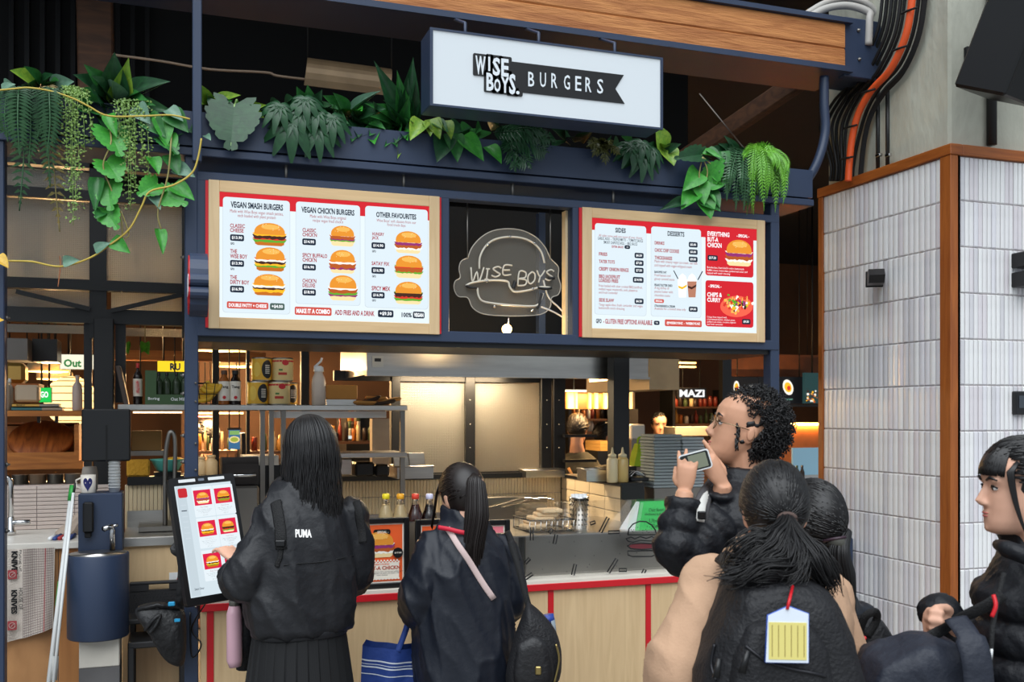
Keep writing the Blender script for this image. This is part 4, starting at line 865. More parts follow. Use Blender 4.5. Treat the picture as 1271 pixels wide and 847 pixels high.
pxob('bottle_ledge', 466, 649, 548, 658, .14, .14, SSR, z0=.892, label='low steel ledge under the sauce bottles', cat='ledge')
sauce(479, 'squat glass bottle of pale sauce with a lemon yellow cap', AIO, M('cap_yellow', (244, 220, 40), .4)); sauce(497, 'glass bottle of pale sauce with an amber orange cap', AIO, M('cap_amber', (242, 172, 40), .4))
sauce(515.5, 'glass bottle of dark red sauce with a red cap', KET, M('cap_red', (226, 70, 50), .4)); sauce(533, 'glass bottle of dark sauce with a pale lilac cap', M('brown_sauce', (40, 16, 12), .2), M('cap_lilac', (214, 214, 240), .4))
# ================================================================== STAINLESS BENCH AND BACK WALL
zb_ = P(720, 664, .12).z
bn_ = thing('stainless_bench', 'stainless steel prep bench behind the glass guard', 'bench', (.8, .4, .892))
bx_ = P(652, 690, .12).x
ob('front_sheet', MB().box(bx_, 1.26, .12, .13, .892, zb_, r=.002), SSR, bn_)
ob('top_sheet', MB().box(bx_-.14, 1.26, .12, .78, zb_, zb_+.006), SS, bn_)
ob('end_post', MB().box(bx_-.03, bx_-.003, .125, .16, .892, zb_), BLK, bn_)
ob('front_sheet', MB().box(bx_-.14, bx_-.031, .12, .13, .892, zb_, r=.002), SSR, bn_)
ob('back_bench', MB().box(-1.1, .74, .45, 1.28, .85, .985, r=.004), SSR, label='long stainless cooking bench along the back of the stall', cat='bench')
CTL = M('cream_tile', (222, 202, 164), .35, var=.06, vs=6)
YB = 1.3
wb = ob('wall_stall_back', MB().box(-.75, .745, YB+.008, YB+.07, 0, 1.25), GROUT, kind='structure')
tm = MB().box(0, .0165, -.008, 0, 0, .09, r=.003).mesh('tile'); tm.materials.append(CTL)
x_ = -.74; k_ = 0
while x_ < .735 and k_ < 86:
    inst('tile', tm, Matrix.Translation((x_, YB+.008, 1.158)), wb); inst('tile', tm, Matrix.Translation((x_, YB+.008, 1.066)), wb); x_ += .0175; k_ += 1
ob('splash_sheet', MB().box(-.75, .74, YB-.002, YB+.006, .98, 1.06), SS, wb)
ws = ob('wall_stall_side', MB().box(.758, .865, .51, 1.3, 0, 1.25), GROUT, kind='structure')
tl = MB().box(-.008, 0, 0, .19, 0, .062, r=.002).mesh('tile'); tl.materials.append(M('cream_long_tile', (224, 206, 172), .35, var=.05, vs=5))
for i in range(6):
    for j in range(4): inst('tile', tl, Matrix.Translation((.757, .515+j*.195, 1.182-i*.066)), ws)
ob('end_panel', MB().box(.745, .87, .495, .51, .9, 1.25), BLK, ws); ob('capping', MB().box(.74, .87, .5, 1.3, 1.25, 1.262), BLK, ws)
ob('capping', MB().box(-.75, .74, YB-.02, YB+.09, 1.25, 1.275), BLK, wb)
# fryer behind
fy = thing('deep_fryer', 'low stainless deep fryer with basket handles at the back of the stall', 'fryer', (.55, .9, .985))
fx0, fx1, _, _ = ext(610, 620, 705, 640, .9)
ob('body', MB().box(fx0, fx1, .75, 1.24, .985, 1.02, r=.004), SS, fy); ob('splash_back', MB().box(fx0, fx1, 1.2, 1.26, 1.02, 1.15, r=.004), SSR, fy)
ob('tank', MB().box(fx0+.05, fx1-.05, .82, 1.15, 1.0205, 1.022), M('oil', (60, 34, 12), .1), fy)
for k in (0, 1):
    a = P(620+k*18, 634, .85); ob('basket_handle', MB().tube(bez([a+Vector((0, .2, .0)), a+Vector((.06, .1, .03)), a+Vector((.12, 0, .06)), a+Vector((.18, -.1, .06))], 5), .005, 6), CHR, fy)
# wire basket with paper and the perforated chip bucket on the bench
wk = thing('wire_basket', 'low wire basket holding folded paper on the steel bench', 'basket', P(680, 662, .3))
c0 = P(652, 660, .26); bxw = P(706, 660, .26).x-c0.x
zt_ = zb_+.006
for zz in (.004, .055): ob('rim_wire', MB().tube([(c0.x, .2, zt_+zz), (c0.x+bxw, .2, zt_+zz), (c0.x+bxw, .42, zt_+zz), (c0.x, .42, zt_+zz), (c0.x, .2, zt_+zz)], .004, 6), BLK, wk)
for i in range(9):
    x = c0.x+bxw*i/8; ob('wire', MB().tube([(x, .2, zt_+.055), (x, .2, zt_+.004), (x, .42, zt_+.004), (x, .42, zt_+.055)], .002, 5), CHR, wk)
pap = M('kraft_paper', (218, 190, 150), .8)
for i in range(5):
    T = Matrix.Translation((c0.x+.008+.018*i, .25+.02*(i % 2), zt_+.008+.0175*i)) @ Euler((RND.uniform(-.03, .03), RND.uniform(-.05, .03), RND.uniform(-.15, .15))).to_matrix().to_4x4()
    ob('paper_bag', MB().box(0, .1, 0, .1, 0, .02, 0, T, .006), pap, label='crumpled kraft paper bag lying in the wire basket', cat='paper', group='paper bags in the wire basket')
c = P(718.5, 665, .3); rb = 12*scl(718, .3)
bk = thing('chip_bucket', 'perforated stainless bucket of napkin rolls on the steel bench', 'bucket', (c.x, .3, zt_))
hb = (665-628)*scl(718, .3)+.008
ob('wall', MB().lathe([(rb*.8, 0), (rb*.82, .003), (rb, hb), (rb*1.04, hb), (rb*1.04, hb-.004), (rb*.97, hb-.006), (rb*.78, .006)], (c.x, .3, zt_), 24), CHR, bk)
hole = MB().lathe([(.0034, -.001), (.0034, .001)], n=8).mesh('hole'); hole.materials.append(BLKM)
for i in range(16):
    for j in range(6):
        a = 2*math.pi*i/16; z = .02+j*(hb-.035)/5; rr_ = rb*(.81+.19*z/hb)+.0012
        inst('hole', hole, Matrix.Translation((c.x+rr_*math.cos(a), .3+rr_*math.sin(a), zt_+z)) @ Matrix.Rotation(a, 4, 'Z') @ Matrix.Rotation(math.pi/2, 4, 'Y'), bk)
for i in range(4): ob('napkin_roll', MB().tube([(c.x-.025+.016*i, .3+.012*(i % 2), zt_+.02), (c.x-.03+.02*i, .3, zt_+hb+.014)], .011, 8), WHITE, label='rolled white napkin poking from the perforated bucket', cat='napkin', group='napkin rolls in the bucket')
# glass guard with drawn burger and chips
gg = thing('glass_guard', 'clear glass guard on the counter printed with a burger and chips', 'glass guard', (.7, .045, .892))
gx0 = P(640, 690, .045).x; gz1 = P(730, 622, .045).z
ob('pane', MB().box(gx0, 1.26, .045, .051, .892, gz1), M('guard_glass', (235, 240, 240), .02, trans=1, alpha=.18), gg)
C6 = (620, 560, 4.233); YG = .043
def g6(x, y): return P(C6[0]+x/C6[2], C6[1]+y/C6[2], YG)
def line(pts, closed=False, r=.0032, name='printed_line'):
    q = [g6(*t) for t in pts]; q = q+[q[0], q[1]] if closed else q
    ob(name, MB().tube(q, r, 5, flat=1), INK, gg)
def chip(x0, y0, x1, y1, w=7):
    d = Vector((x1-x0, y1-y0)).normalized()*w; n = (-d.y, d.x)
    line([(x0+n[0], y0+n[1]), (x1+n[0], y1+n[1]), (x1-n[0], y1-n[1]), (x0-n[0], y0-n[1])], True)
for t in ((170, 402, 170, 470), (262, 432, 278, 410), (288, 488, 298, 440), (530, 428, 570, 350), (478, 382, 502, 374), (572, 428, 630, 426), (385, 652, 398, 596), (572, 640, 616, 568), (628, 626, 668, 626), (750, 652, 764, 624), (136, 590, 158, 566), (134, 672, 172, 646)): chip(*t)
line([(674, 440), (680, 410), (700, 385), (735, 370), (770, 372), (800, 390), (818, 415), (824, 440), (750, 442)], True)
line([(664, 462), (690, 452), (710, 462), (740, 450), (770, 460), (800, 450), (820, 462), (800, 474), (740, 470), (700, 480), (675, 474)], True)
line([(672, 500), (690, 488), (745, 484), (805, 488), (820, 500), (805, 514), (745, 518), (690, 514)], True)
line([(672, 526), (820, 524), (818, 545), (800, 555), (700, 556), (676, 548)], True)
mp = [g6(*t) for t in [(678, 500), (700, 490), (745, 487), (800, 490), (816, 500), (800, 511), (745, 515), (695, 511)]]; o_ = mp[0]
ob('printed_patty', MB().prism([(p.x-o_.x, p.z-o_.z) for p in mp], .001, front(o_.x, YG+.001, o_.z)), D('maroon', (104, 36, 44)), gg)
for i in range(14):
    p_ = g6(690+RND.random()*115, 395+RND.random()*38); ob('printed_seed', MB().ell(p_, .0022, 6), INK, gg)
for i in range(16):
    p_ = g6(200+RND.random()*560, 440+RND.random()*200); ob('printed_dot', MB().ell(p_, .002, 6), INK, gg)
# green delivery card and steel block behind it
yC = .15
cg = thing('delivery_card', 'folded green card with black lettering standing behind the guard', 'card', P(800, 680, yC))
q = [P(794, 623, yC), P(840, 621, yC), P(840, 660, yC), P(788, 660, yC)]
for v_ in q[2:]: v_.z = zb_+.006
TG = front(q[3].x, yC, q[3].z); gw = q[2].x-q[3].x; gh = q[0].z-q[3].z
ob('front_leaf', MB().prism([(0, 0), (gw, 0), (gw, gh), (.03, gh)], .002, TG), D('card_green', (66, 196, 96)), cg)
ob('side_leaf', MB().add([q[0], q[3], q[3]+Vector((-.05, .06, 0)), q[0]+Vector((-.012, .012, 0))], [(0, 1, 2, 3)]), WHITE, cg)
ob('back_leaf', MB().add([q[0]+Vector((-.012, .012, 0)), q[3]+Vector((-.05, .06, 0)), q[2]+Vector((0, .06, 0)), q[1]+Vector((0, .012, 0))], [(0, 1, 2, 3)]), D('card_green', (66, 196, 96)), cg)
def cardt(s, x0, y0, x1, y1): ctx(s, C6, x0, y0, x1, y1, yC-.004, INK, cg, bold=.01)
cardt('Our food is', 784, 300, 880, 318); cardt('delivered by', 762, 324, 876, 342); cardt('Uber', 786, 356, 850, 376); cardt('Eats', 800, 384, 860, 402)
pxob('steel_napkin_box', 771, 628, 799, 641, .52, .1, SS, label='small stainless box against the black end panel', cat='box')
# ------------------------------------------------------------------ things on the sills
def tray(px0, py0, px1, py1, Y, dep, label, mat=None):
    x0, x1, z0, z1 = ext(px0, py0, px1, py1, Y); r = thing('steel_tray', label, 'tray', ((x0+x1)/2, Y, z0)); m = mat or SS; t = .004
    ob('base', MB().box(x0+.01, x1-.01, Y+.01, Y+dep-.01, z0, z0+t), m, r)
    for a, b, c, d in ((x0, x1, Y, Y+t), (x0, x1, Y+dep-t, Y+dep), (x0, x0+t, Y+t, Y+dep-t), (x1-t, x1, Y+t, Y+dep-t)): ob('side', MB().box(a, b, c, d, z0, z1), m, r)
    ob('rim', MB().tube([(x0, Y, z1), (x1, Y, z1), (x1, Y+dep, z1), (x0, Y+dep, z1), (x0, Y, z1)], .005, 6), m, r); return r
t1 = tray(653, 584, 701, 593, 1.22, .16, 'flat stainless tray on the black sill below the frosted glass')
ob('lid', MB().box(ext(653, 584, 701, 593, 1.22)[0], ext(653, 584, 701, 593, 1.22)[1], 1.22, 1.38, P(677, 584, 1.22).z, P(677, 582.5, 1.22).z, r=.003), SS, t1)
t2 = tray(493, 579.5, 538, 594.5, 1.05, .22, 'deep stainless gastronorm pan holding lids below the frosted glass')
for k, x in enumerate((499, 518)): 
    a = P(x, 577, 1.12); ob('pan_lid', MB().box(-.045, .045, -.004, .004, -.02, .065, 0, Matrix.Translation(a) @ Euler((-.35, 0, .1)).to_matrix().to_4x4(), .003), SS, label=['steel pan lid leaning in the gastronorm pan, plain face', 'steel pan lid with round knob leaning in the gastronorm pan'][k], cat='lid')
tray(728, 583, 753, 598, .62, .12, 'small stainless pan on the side wall beside squeeze bottles')
SQ = M('squeeze_plastic', (216, 200, 160), .35, trans=.25)
for k, (x0, x1) in enumerate(((753, 767), (765.5, 780))):
    a = P((x0+x1)/2, 601.5, .56); rw = (x1-x0)/2*scl(766, .56); h = (601-570)*scl(766, .56)
    r = thing('squeeze_bottle', ['cream squeeze bottle on the side wall, beside the steel pan', 'amber tinted squeeze bottle on the side wall, beside the black post'][k], 'bottle', (a.x, .56, 1.262), 'squeeze bottles on the side wall')
    ob('bottle', MB().lathe([(rw*.9, 0), (rw, .005), (rw, h-.012), (rw*.7, h), (rw*.65, h)], (a.x, .56, 1.262), 16), SQ if k == 0 else M('squeeze_amber', (206, 176, 110), .3, trans=.25), r)
    ob('nozzle', MB().lathe([(rw*.75, h), (rw*.72, h+.014), (rw*.3, h+.02), (rw*.12, h+.05), (rw*.1, h+.05)], (a.x, .56, 1.262), 14), SQ, r)
tg = thing('tongs_tray', 'black tray of steel tongs beside the amber squeeze bottle', 'tray', P(793, 600, .6))
a0, a1, b0, b1 = ext(783, 586, 806, 601, .6)
ob('tray', MB().box(a0, a1, .6, .75, 1.262, 1.28, r=.004), PLAS, tg); ob('back', MB().box(a0, a1, .74, .76, 1.28, 1.33, r=.004), PLAS, tg)
for k in range(3): ob('tongs', MB().tube(bez([(a0+.01, .62+.03*k, 1.285), (a0+.05, .64+.03*k, 1.31), (a1-.01, .63+.03*k, 1.285)], 5), .004, 6), CHR, label='steel serving tongs resting in the black tray', cat='tongs', group='tongs in the tray')
# grey stack of takeaway trays
gs = None
sx0_, sx1_ = P(812, 570, .6).x, P(846, 570, .6).x; TM = M('grey_board', (132, 140, 142), .8); TM2 = M('grey_board_light', (150, 158, 162), .8)
zlo, zhi = P(828, 606, .6).z, P(828, 539, .6).z; nT = 17
me1 = MB().box(0, sx1_-sx0_, 0, .16, 0, (zhi-zlo)/nT*.86, r=.003).mesh('tray'); me1.materials.append(TM)
me2 = MB().box(0, .13, 0, .16, 0, (zhi-zlo)/nT*.86, r=.003).mesh('tray'); me2.materials.append(TM2)
ob('stack_plinth', MB().box(sx0_, sx1_+.14, .6, .77, zb_+.005, zlo, r=.003), SSR, label='stainless stand under the stacks of grey takeaway trays', cat='stand')
for i in range(nT):
    z = zlo+(zhi-zlo)*i/nT
    inst('takeaway_tray', me1, Matrix.Translation((sx0_+RND.uniform(-.003, .003), .6+RND.uniform(-.003, .003), z)), label='grey cardboard takeaway tray in the tall stack nearer the lime bag', cat='tray', group='grey trays in the tall stack')
    if i < nT-1: inst('takeaway_tray', me2, Matrix.Translation((sx1_+.004+RND.uniform(-.003, .003), .6+RND.uniform(-.003, .003), z)), label='grey cardboard takeaway tray in the shorter stack nearer the phone', cat='tray', group='grey trays in the shorter stack')
# ------------------------------------------------------------------ glazed partition behind the stall
def glassmat(name, col, tr, rough, emit=0):
    m = M(name, col, rough, trans=tr, emit=emit)
    n = m.node_tree.nodes; L = m.node_tree.links; b = n['Principled BSDF']
    t = n.new('ShaderNodeTexCoord'); mp_ = n.new('ShaderNodeMapping'); L.new(t.outputs['Object'], mp_.inputs[0]); mp_.inputs['Scale'].default_value = (1, 1, 1)
    wv = n.new('ShaderNodeTexWave'); wv.wave_type = 'BANDS'; wv.bands_direction = 'Z'; wv.inputs['Scale'].default_value = 36; L.new(mp_.outputs[0], wv.inputs[0])
    wx = n.new('ShaderNodeTexWave'); wx.wave_type = 'BANDS'; wx.bands_direction = 'X'; wx.inputs['Scale'].default_value = 36; L.new(mp_.outputs[0], wx.inputs[0])
    ad = n.new('ShaderNodeMath'); ad.operation = 'MAXIMUM'; L.new(wv.outputs[1], ad.inputs[0]); L.new(wx.outputs[1], ad.inputs[1])
    bp = n.new('ShaderNodeBump'); bp.inputs['Strength'].default_value = .35; bp.inputs['Distance'].default_value = .006; L.new(ad.outputs[0], bp.inputs['Height']); L.new(bp.outputs[0], b.inputs['Normal'])
    return m
WG = glassmat('wired_glass', (214, 214, 206), .88, .38); WGA = WG
YW = 1.33
gp = thing('partition_1', None, None, (.4, YW, 1.275), kind='structure'); gp.name = 'window_1'
def pxm(par, name, px0, py0, px1, py1, Y, dep, mat, r=0): return pxob(name, px0, py0, px1, py1, Y, dep, mat, par, r)
for a, b in ((497, 578), (590, 673)): pxm(gp, 'pane', a, 474, b, 587, YW+.02, .008, WG)
for a, b in ((486, 497), (578, 590), (672, 685), (687, 702)): pxm(gp, 'mullion', a, 462, b, 592, YW-.01 if a < 672 else YW-.02, .05, BLK, .003)
pxm(gp, 'bottom_rail', 486, 586, 702, 594, YW, .05, BLK); pxm(gp, 'top_rail', 415, 462, 702, 474, YW, .05, BLK)
for x in (583.5, 679, 694):
    for y in (497, 527, 556): inst('bolt', bolt, Matrix.Translation(P(x, y, YW-.025)) @ Matrix.Rotation(math.pi/2, 4, 'X') @ Matrix.Scale(.5, 4), gp)
ob('black_post', MB().box(P(762, 540, .62).x, P(781.5, 540, .62).x, .62, .7, 1.262, 1.95, r=.003), BLK, label='black steel post rising from the tiled side wall to the hood', cat='post')
for k, y in enumerate((541, 572)): pxob('black_rail', 701, y-1.5, 741, y+2, 1.25, .03, BLK, label=['slim black rail before the cook, at neck height', 'slim black rail before the cook, at waist height'][k], cat='rail')
# ------------------------------------------------------------------ exhaust hood
hd = thing('exhaust_hood', 'long stainless exhaust hood over the cooking bench', 'hood', (.3, 1.0, 1.78))
hx0, hx1, hz0, hz1 = ext(455, 430, 805, 467, .75)
ob('front_sheet', MB().box(hx0, hx1, .75, .765, hz0, 2.2, r=.002), SS, hd)
ob('seam', MB().box(P(770, 450, .75).x-.003, P(770, 450, .75).x+.003, .747, .75, hz0, 2.2), SSR, hd)
ob('bottom_lip', MB().box(hx0-.002, hx1+.002, .735, .79, hz0-.008, hz0+.004), SS, hd)
ob('end_sheet', MB().box(hx1-.012, hx1, .765, 1.5, hz0, 2.2), SS, hd); ob('end_sheet', MB().box(hx0, hx0+.012, .765, 1.5, hz0, 2.2), SS, hd)
ob('filter_bank', MB().box(hx0+.012, hx1-.012, .8, 1.32, hz0+.05, hz0+.06), SSR, hd)
ob('lamp_strip', MB().box(hx0+.3, hx0+.9, 1.18, 1.26, hz0+.03, hz0+.045), M('strip_glow', (255, 226, 180), .4, emit=5), hd)
l = area((hx0+.6, 1.22, hz0+.028), (0, 0, 0), .6, .08, 16, (1, .76, .48)); attach(l, hd)
pxob('maker_plate', 462, 442, 476, 456, .744, .004, M('plate', (200, 196, 186), .4), hd); pxob('maker_plate_mark', 465, 445, 473, 449, .742, .003, INK, hd)
hung('hood_extension', 806, 436, 843, 484, 1.15, .9, M('tan_panel', (190, 164, 126), .5, var=.1), 'tan boxed duct beside the end of the stainless hood', 'duct')
ob('bulkhead_panel', MB().box(-1.25, 1.27, .55, .6, 1.99, 2.58), BLKM, label='black panel behind the menu boards above the hood', cat='panel')
# ================================================================== SHELF AND STORES
YH = .78; zs = P(300, 506, YH).z
sf = thing('steel_shelf', 'long stainless shelf of cans and bottles above the prep bench', 'shelf', (-.9, YH, .985))
sx0, sx1 = P(146, 506, YH).x, P(506, 506, YH).x
ob('top', MB().box(sx0, sx1, YH, YH+.3, zs-.014, zs+.012, r=.003), SS, sf)
zl = P(460, 566, YH).z
for x in (326, 337, 352, 500):
    c = P(x, 540, YH+.02); ob('leg', MB().box(c.x-.011, c.x+.011, YH+.02, YH+.045, .985, zs-.014), SSR, sf)
ob('lower_tier', MB().box(P(412, 566, YH).x, sx1, YH, YH+.3, zl-.01, zl+.014, r=.003), SS, sf); ob('rear_rail', MB().box(P(345, 512, YH).x, sx1-.05, YH+.26, YH+.29, zs-.05, zs-.016), SS, sf)
ZS = zs+.012
def on(px, Y): return P(px, 500, Y).x
YI = YH+.1
def hh(px, py): return max(.01, P(px, py, YI).z-ZS)
# leaning frame
T_ = Matrix.Translation((on(160, YI), YI, ZS)) @ Euler((0, -.2, 0)).to_matrix().to_4x4()
r = thing('picture_frame', 'small framed print leaning against the black column on the shelf', 'frame', T_.translation); ob('frame', MB().box(-.02, 0, -.05, .12, 0, .18, 0, T_, .003), M('dark_wood_frame', (66, 52, 44), .5), r); ob('print', MB().box(-.0015, .001, -.04, .11, .012, .168, 0, T_), M('frame_print', (122, 108, 96), .6), r)
def bottle(px, wpx, ptop, label, body, cap, name='bottle', labelmat=None, group=None, Y=None, neck=.32, lab_rng=(.2, .62), shelf=None):
    Y = Y or YI; s = scl(px, Y); x = on(px, Y); z0 = ZS if shelf is None else shelf; h = P(px, ptop, Y).z-z0; r0 = wpx/2*s
    r = thing(name, label, 'bottle', (x, Y, z0), group)
    ob('body', MB().lathe([(r0*.9, 0), (r0, .004), (r0, h*.66), (r0*.8, h*.74), (r0*neck, h*.82), (r0*neck, h*.9)], (x, Y, z0), 16), body, r)
    ob('cap', MB().lathe([(r0*neck*1.15, h*.88), (r0*neck*1.2, h*.89), (r0*neck*1.1, h)], (x, Y, z0), 12), cap, r)
    if labelmat: ob('label', MB().lathe([(r0*1.015, h*lab_rng[0]), (r0*1.02, h*(lab_rng[0]+.01)), (r0*1.02, h*(lab_rng[1]-.01)), (r0*1.015, h*lab_rng[1])], (x, Y, z0), 16), labelmat, r)
    return r
DG = M('dark_glass', (30, 20, 18), .15); DGR = M('dark_green_glass', (44, 58, 36), .2)
r = bottle(171, 11, 451, 'dark bottle with red cap and striped label beside the leaning frame', DG, M('cap_deepred', (170, 30, 26), .4), labelmat=M('label_cream', (226, 214, 196), .6)); wtxt('VODKA', on(168.5, YI)-.0, ZS+.05, on(173.5, YI), ZS+.11, YI-.024, RED, r)
# green carton with bottles
gb0, gb1 = on(180, YH+.04), on(240, YH+.04); gh_ = hh(205, 461); GC = M('carton_green', (60, 88, 52), .6)
r = thing('oat_milk_carton', 'dark green cardboard carton lettered for oat milk on the shelf', 'carton', (gb0, YH+.04, ZS))
ob('front_low', MB().box(gb0, gb1, YH+.04, YH+.046, ZS, ZS+gh_*.3), GC, r); ob('front_side', MB().box(gb0, gb0+.048, YH+.04, YH+.046, ZS+gh_*.3, ZS+gh_), GC, r); ob('side', MB().box(gb0, gb0+.005, YH+.046, YH+.22, ZS, ZS+gh_), GC, r); ob('side', MB().box(gb1-.005, gb1, YH+.046, YH+.22, ZS, ZS+gh_), GC, r); ob('bottom', MB().box(gb0+.005, gb1-.005, YH+.046, YH+.22, ZS, ZS+.004), GC, r); ob('back', MB().box(gb0, gb1, YH+.22, YH+.226, ZS, ZS+gh_), GC, r)
wtxt('Boring', gb0+.013, ZS+.018, gb0+.062, ZS+.034, YH+.038, WHITE, r); wtxt('Oat Milk', gb0+.11, ZS+.018, gb0+.18, ZS+.033, YH+.038, WHITE, r)
for k, x in enumerate((197, 207, 219, 229)): bottle(x, 10, 462, 'dark green bottle packed in the oat milk carton', DGR, BLK, group='bottles in the oat milk carton', Y=YH+.1, shelf=ZS+.004)
# wire basket of bananas
wbk = thing('banana_basket', 'round wire basket heaped with yellow bananas on the shelf', 'basket', (on(255, YI), YI, ZS))
bxx = on(256, YI); br = .055
for zz, q_ in ((.004, .7), (.05, .95), (.1, 1.0)): ob('hoop', MB().tube([(bxx+br*q_*math.cos(a), YI+br*q_*math.sin(a), ZS+zz) for a in [2*math.pi*i/16 for i in range(17)]], .002, 5), BLK, wbk)
for i in range(8):
    a = 2*math.pi*i/8; ob('rib_wire', MB().tube([(bxx+br*.7*math.cos(a), YI+br*.7*math.sin(a), ZS+.004), (bxx+br*math.cos(a), YI+br*math.sin(a), ZS+.1)], .0018, 5), BLK, wbk)
BAN = M('banana', (224, 176, 44), .5, var=.1, vs=20)
for i in range(6):
    a = -.6+.25*i; c_ = Vector((bxx-.03+.012*i, YI-.02+.01*(i % 3), ZS+.02+.014*i))
    ob('banana', MB().tube(bez([c_+Vector((-.03, 0, .02)), c_+Vector((-.005, -.004, 0)), c_+Vector((.04, 0, .006)), c_+Vector((.062, 0, .035))], 5), [.004]+[.011]*14+[.004], 7), BAN, label='ripe yellow banana in the wire basket on the shelf', cat='banana', group='bananas in the wire basket')
LBW = M('label_white', (234, 226, 212), .6)
for k, (x, lc) in enumerate(((278, M('amber_sauce', (150, 84, 30), .25)), (292, DG))):
    r = bottle(x, 13.5, 460, ['squat amber bottle with white label next to the banana basket', 'squat dark bottle with white label next to the stacked cans'][k], lc, [M('cap_brown', (90, 60, 40), .4), BLK][k], labelmat=LBW, neck=.5, lab_rng=(.12, .68)); wtxt('Tang', on(x-5, YI), ZS+.075, on(x+5, YI), ZS+.092, YI-.0275, INK, r); ob('label_mark', MB().prism(circ(10, .008), .001, front(on(x, YI), YI-.0275, ZS+.035)), RED, r)
CANY = M('can_yellow', (236, 180, 48), .4); CANC = M('can_cream', (238, 208, 140), .4)
def can(px, z0, kind, label, Y, w=13.3):
    x = on(px, Y); r0 = w*scl(px, Y); h = .112
    r = thing('food_can', label, 'can', (x, Y, z0), 'stacked food cans on the shelf')
    ob('tin', MB().lathe([(r0*.97, 0), (r0, .003), (r0, h-.003), (r0*.97, h), (r0*.93, h-.003)], (x, Y, z0), 22), SS, r)
    m = CANY if kind == 0 else CANC
    ob('wrapper', MB().lathe([(r0*1.006, .006), (r0*1.008, .007), (r0*1.008, h-.007), (r0*1.006, h-.006)], (x, Y, z0), 22), m, r)
    def patch(a0, a1, zz0, zz1, mm, nm, el=False):
        n = 10; mb = MB(); rr_ = r0*(1.022 if nm == 'label_line' else 1.014)
        if el:
            am, ah = (a0+a1)/2, (a1-a0)/2; ts = [-.98+1.96*q/10 for q in range(11)]
            mb.loft([[(x+rr_*math.cos(am+ah*math.sqrt(1-t*t)*(2*i/n-1)), Y+rr_*math.sin(am+ah*math.sqrt(1-t*t)*(2*i/n-1)), z0+(zz0+zz1)/2+(zz1-zz0)/2*t) for i in range(n+1)] for t in ts], closed=False)
        else: mb.loft([[(x+rr_*math.cos(a0+(a1-a0)*i/n), Y+rr_*math.sin(a0+(a1-a0)*i/n), z0+z) for i in range(n+1)] for z in (zz0, zz1)], closed=False)
        ob(nm, mb, mm, r)
    A = -math.pi/2
    if kind == 0:
        patch(A-.1, A+1.1, .012, .1, INK, 'label_disc', True)
        for i in range(5): patch(A+.25, A+.75, .036+.009*i, .040+.009*i, CRE, 'label_line')
        patch(A-1.0, A-.2, .02, .09, M('can_fries', (242, 200, 80), .5), 'label_picture', True)
    else:
        patch(A-1.3, A+1.3, .092, .1, RED, 'label_band'); patch(A-.15, A+.5, .075, .102, RED, 'label_crest', True); patch(A-.5, A+.3, .03, .042, D('canred', (206, 60, 40)), 'label_line'); patch(A-.45, A-.1, .05, .058, D('cangreen', (80, 130, 60)), 'label_line')
can(320, ZS, 0, 'yellow food can with black disc label, lower one in the stack', YI, 12.5); can(346.5, ZS, 1, 'cream food can with red band, lower one in the stack', YI, 13.3)
can(325, ZS+.1125, 0, 'yellow food can with black disc label, topmost in the stack', YI, 12.2); can(350.7, ZS+.1125, 1, 'cream food can with red band, topmost in the stack', YI, 13)
can(331, ZS, 1, 'food can half hidden behind the front cans', YI+.14, 13); can(356, ZS, 0, 'food can showing its edge behind the cream can', YI+.14, 13)
xs_ = on(395.5, YI); hs = hh(395, 456)
r = thing('cream_siphon', 'white cream siphon bottle standing on the steel shelf', 'siphon', (xs_, YI, ZS))
ob('body', MB().lathe([(.03, 0), (.034, .004), (.034, hs*.6), (.03, hs*.72), (.02, hs*.84), (.02, hs*.9)], (xs_, YI, ZS), 18), M('siphon_white', (226, 208, 192), .35), r); ob('head', MB().lathe([(.024, hs*.88), (.025, hs*.9), (.023, hs), (.012, hs+.006)], (xs_, YI, ZS), 14), WHITE, r); ob('lever', MB().tube([(xs_-.02, YI, ZS+hs), (xs_+.012, YI, ZS+hs+.03), (xs_+.016, YI, ZS+hs+.045)], .006, 6), WHITE, r)
pxob('wooden_box', 404, 478, 444, 496, YI, .12, M('orange_wood_box', (196, 132, 54), .6, var=.1), label='plain orange wooden box on a steel stand on the shelf', cat='box', r=.004)
pxob('box_stand', 405, 496, 442, 504, YI+.01, .1, SS, label='small steel stand beneath the orange wooden box', cat='stand')
for i in range(5):
    a = P(452+i*8, 502-2*(i % 2), YI); T_ = Matrix.Translation((a.x, YI+.02*(i % 3), ZS+.004+.012*(i % 3))) @ Euler((0, RND.uniform(-.35, .1), RND.uniform(-.4, .4))).to_matrix().to_4x4()
    ob('leather_glove', MB().box(-.05, .06, -.03, .03, 0, .018, 0, T_, .008), M('glove_dark', (58, 40, 30), .7) if i % 2 else M('glove_tan', (196, 138, 70), .7), label=['tan work glove heaped at the end of the shelf', 'dark work glove heaped at the end of the shelf'][i % 2], cat='glove', group='gloves at the end of the shelf')
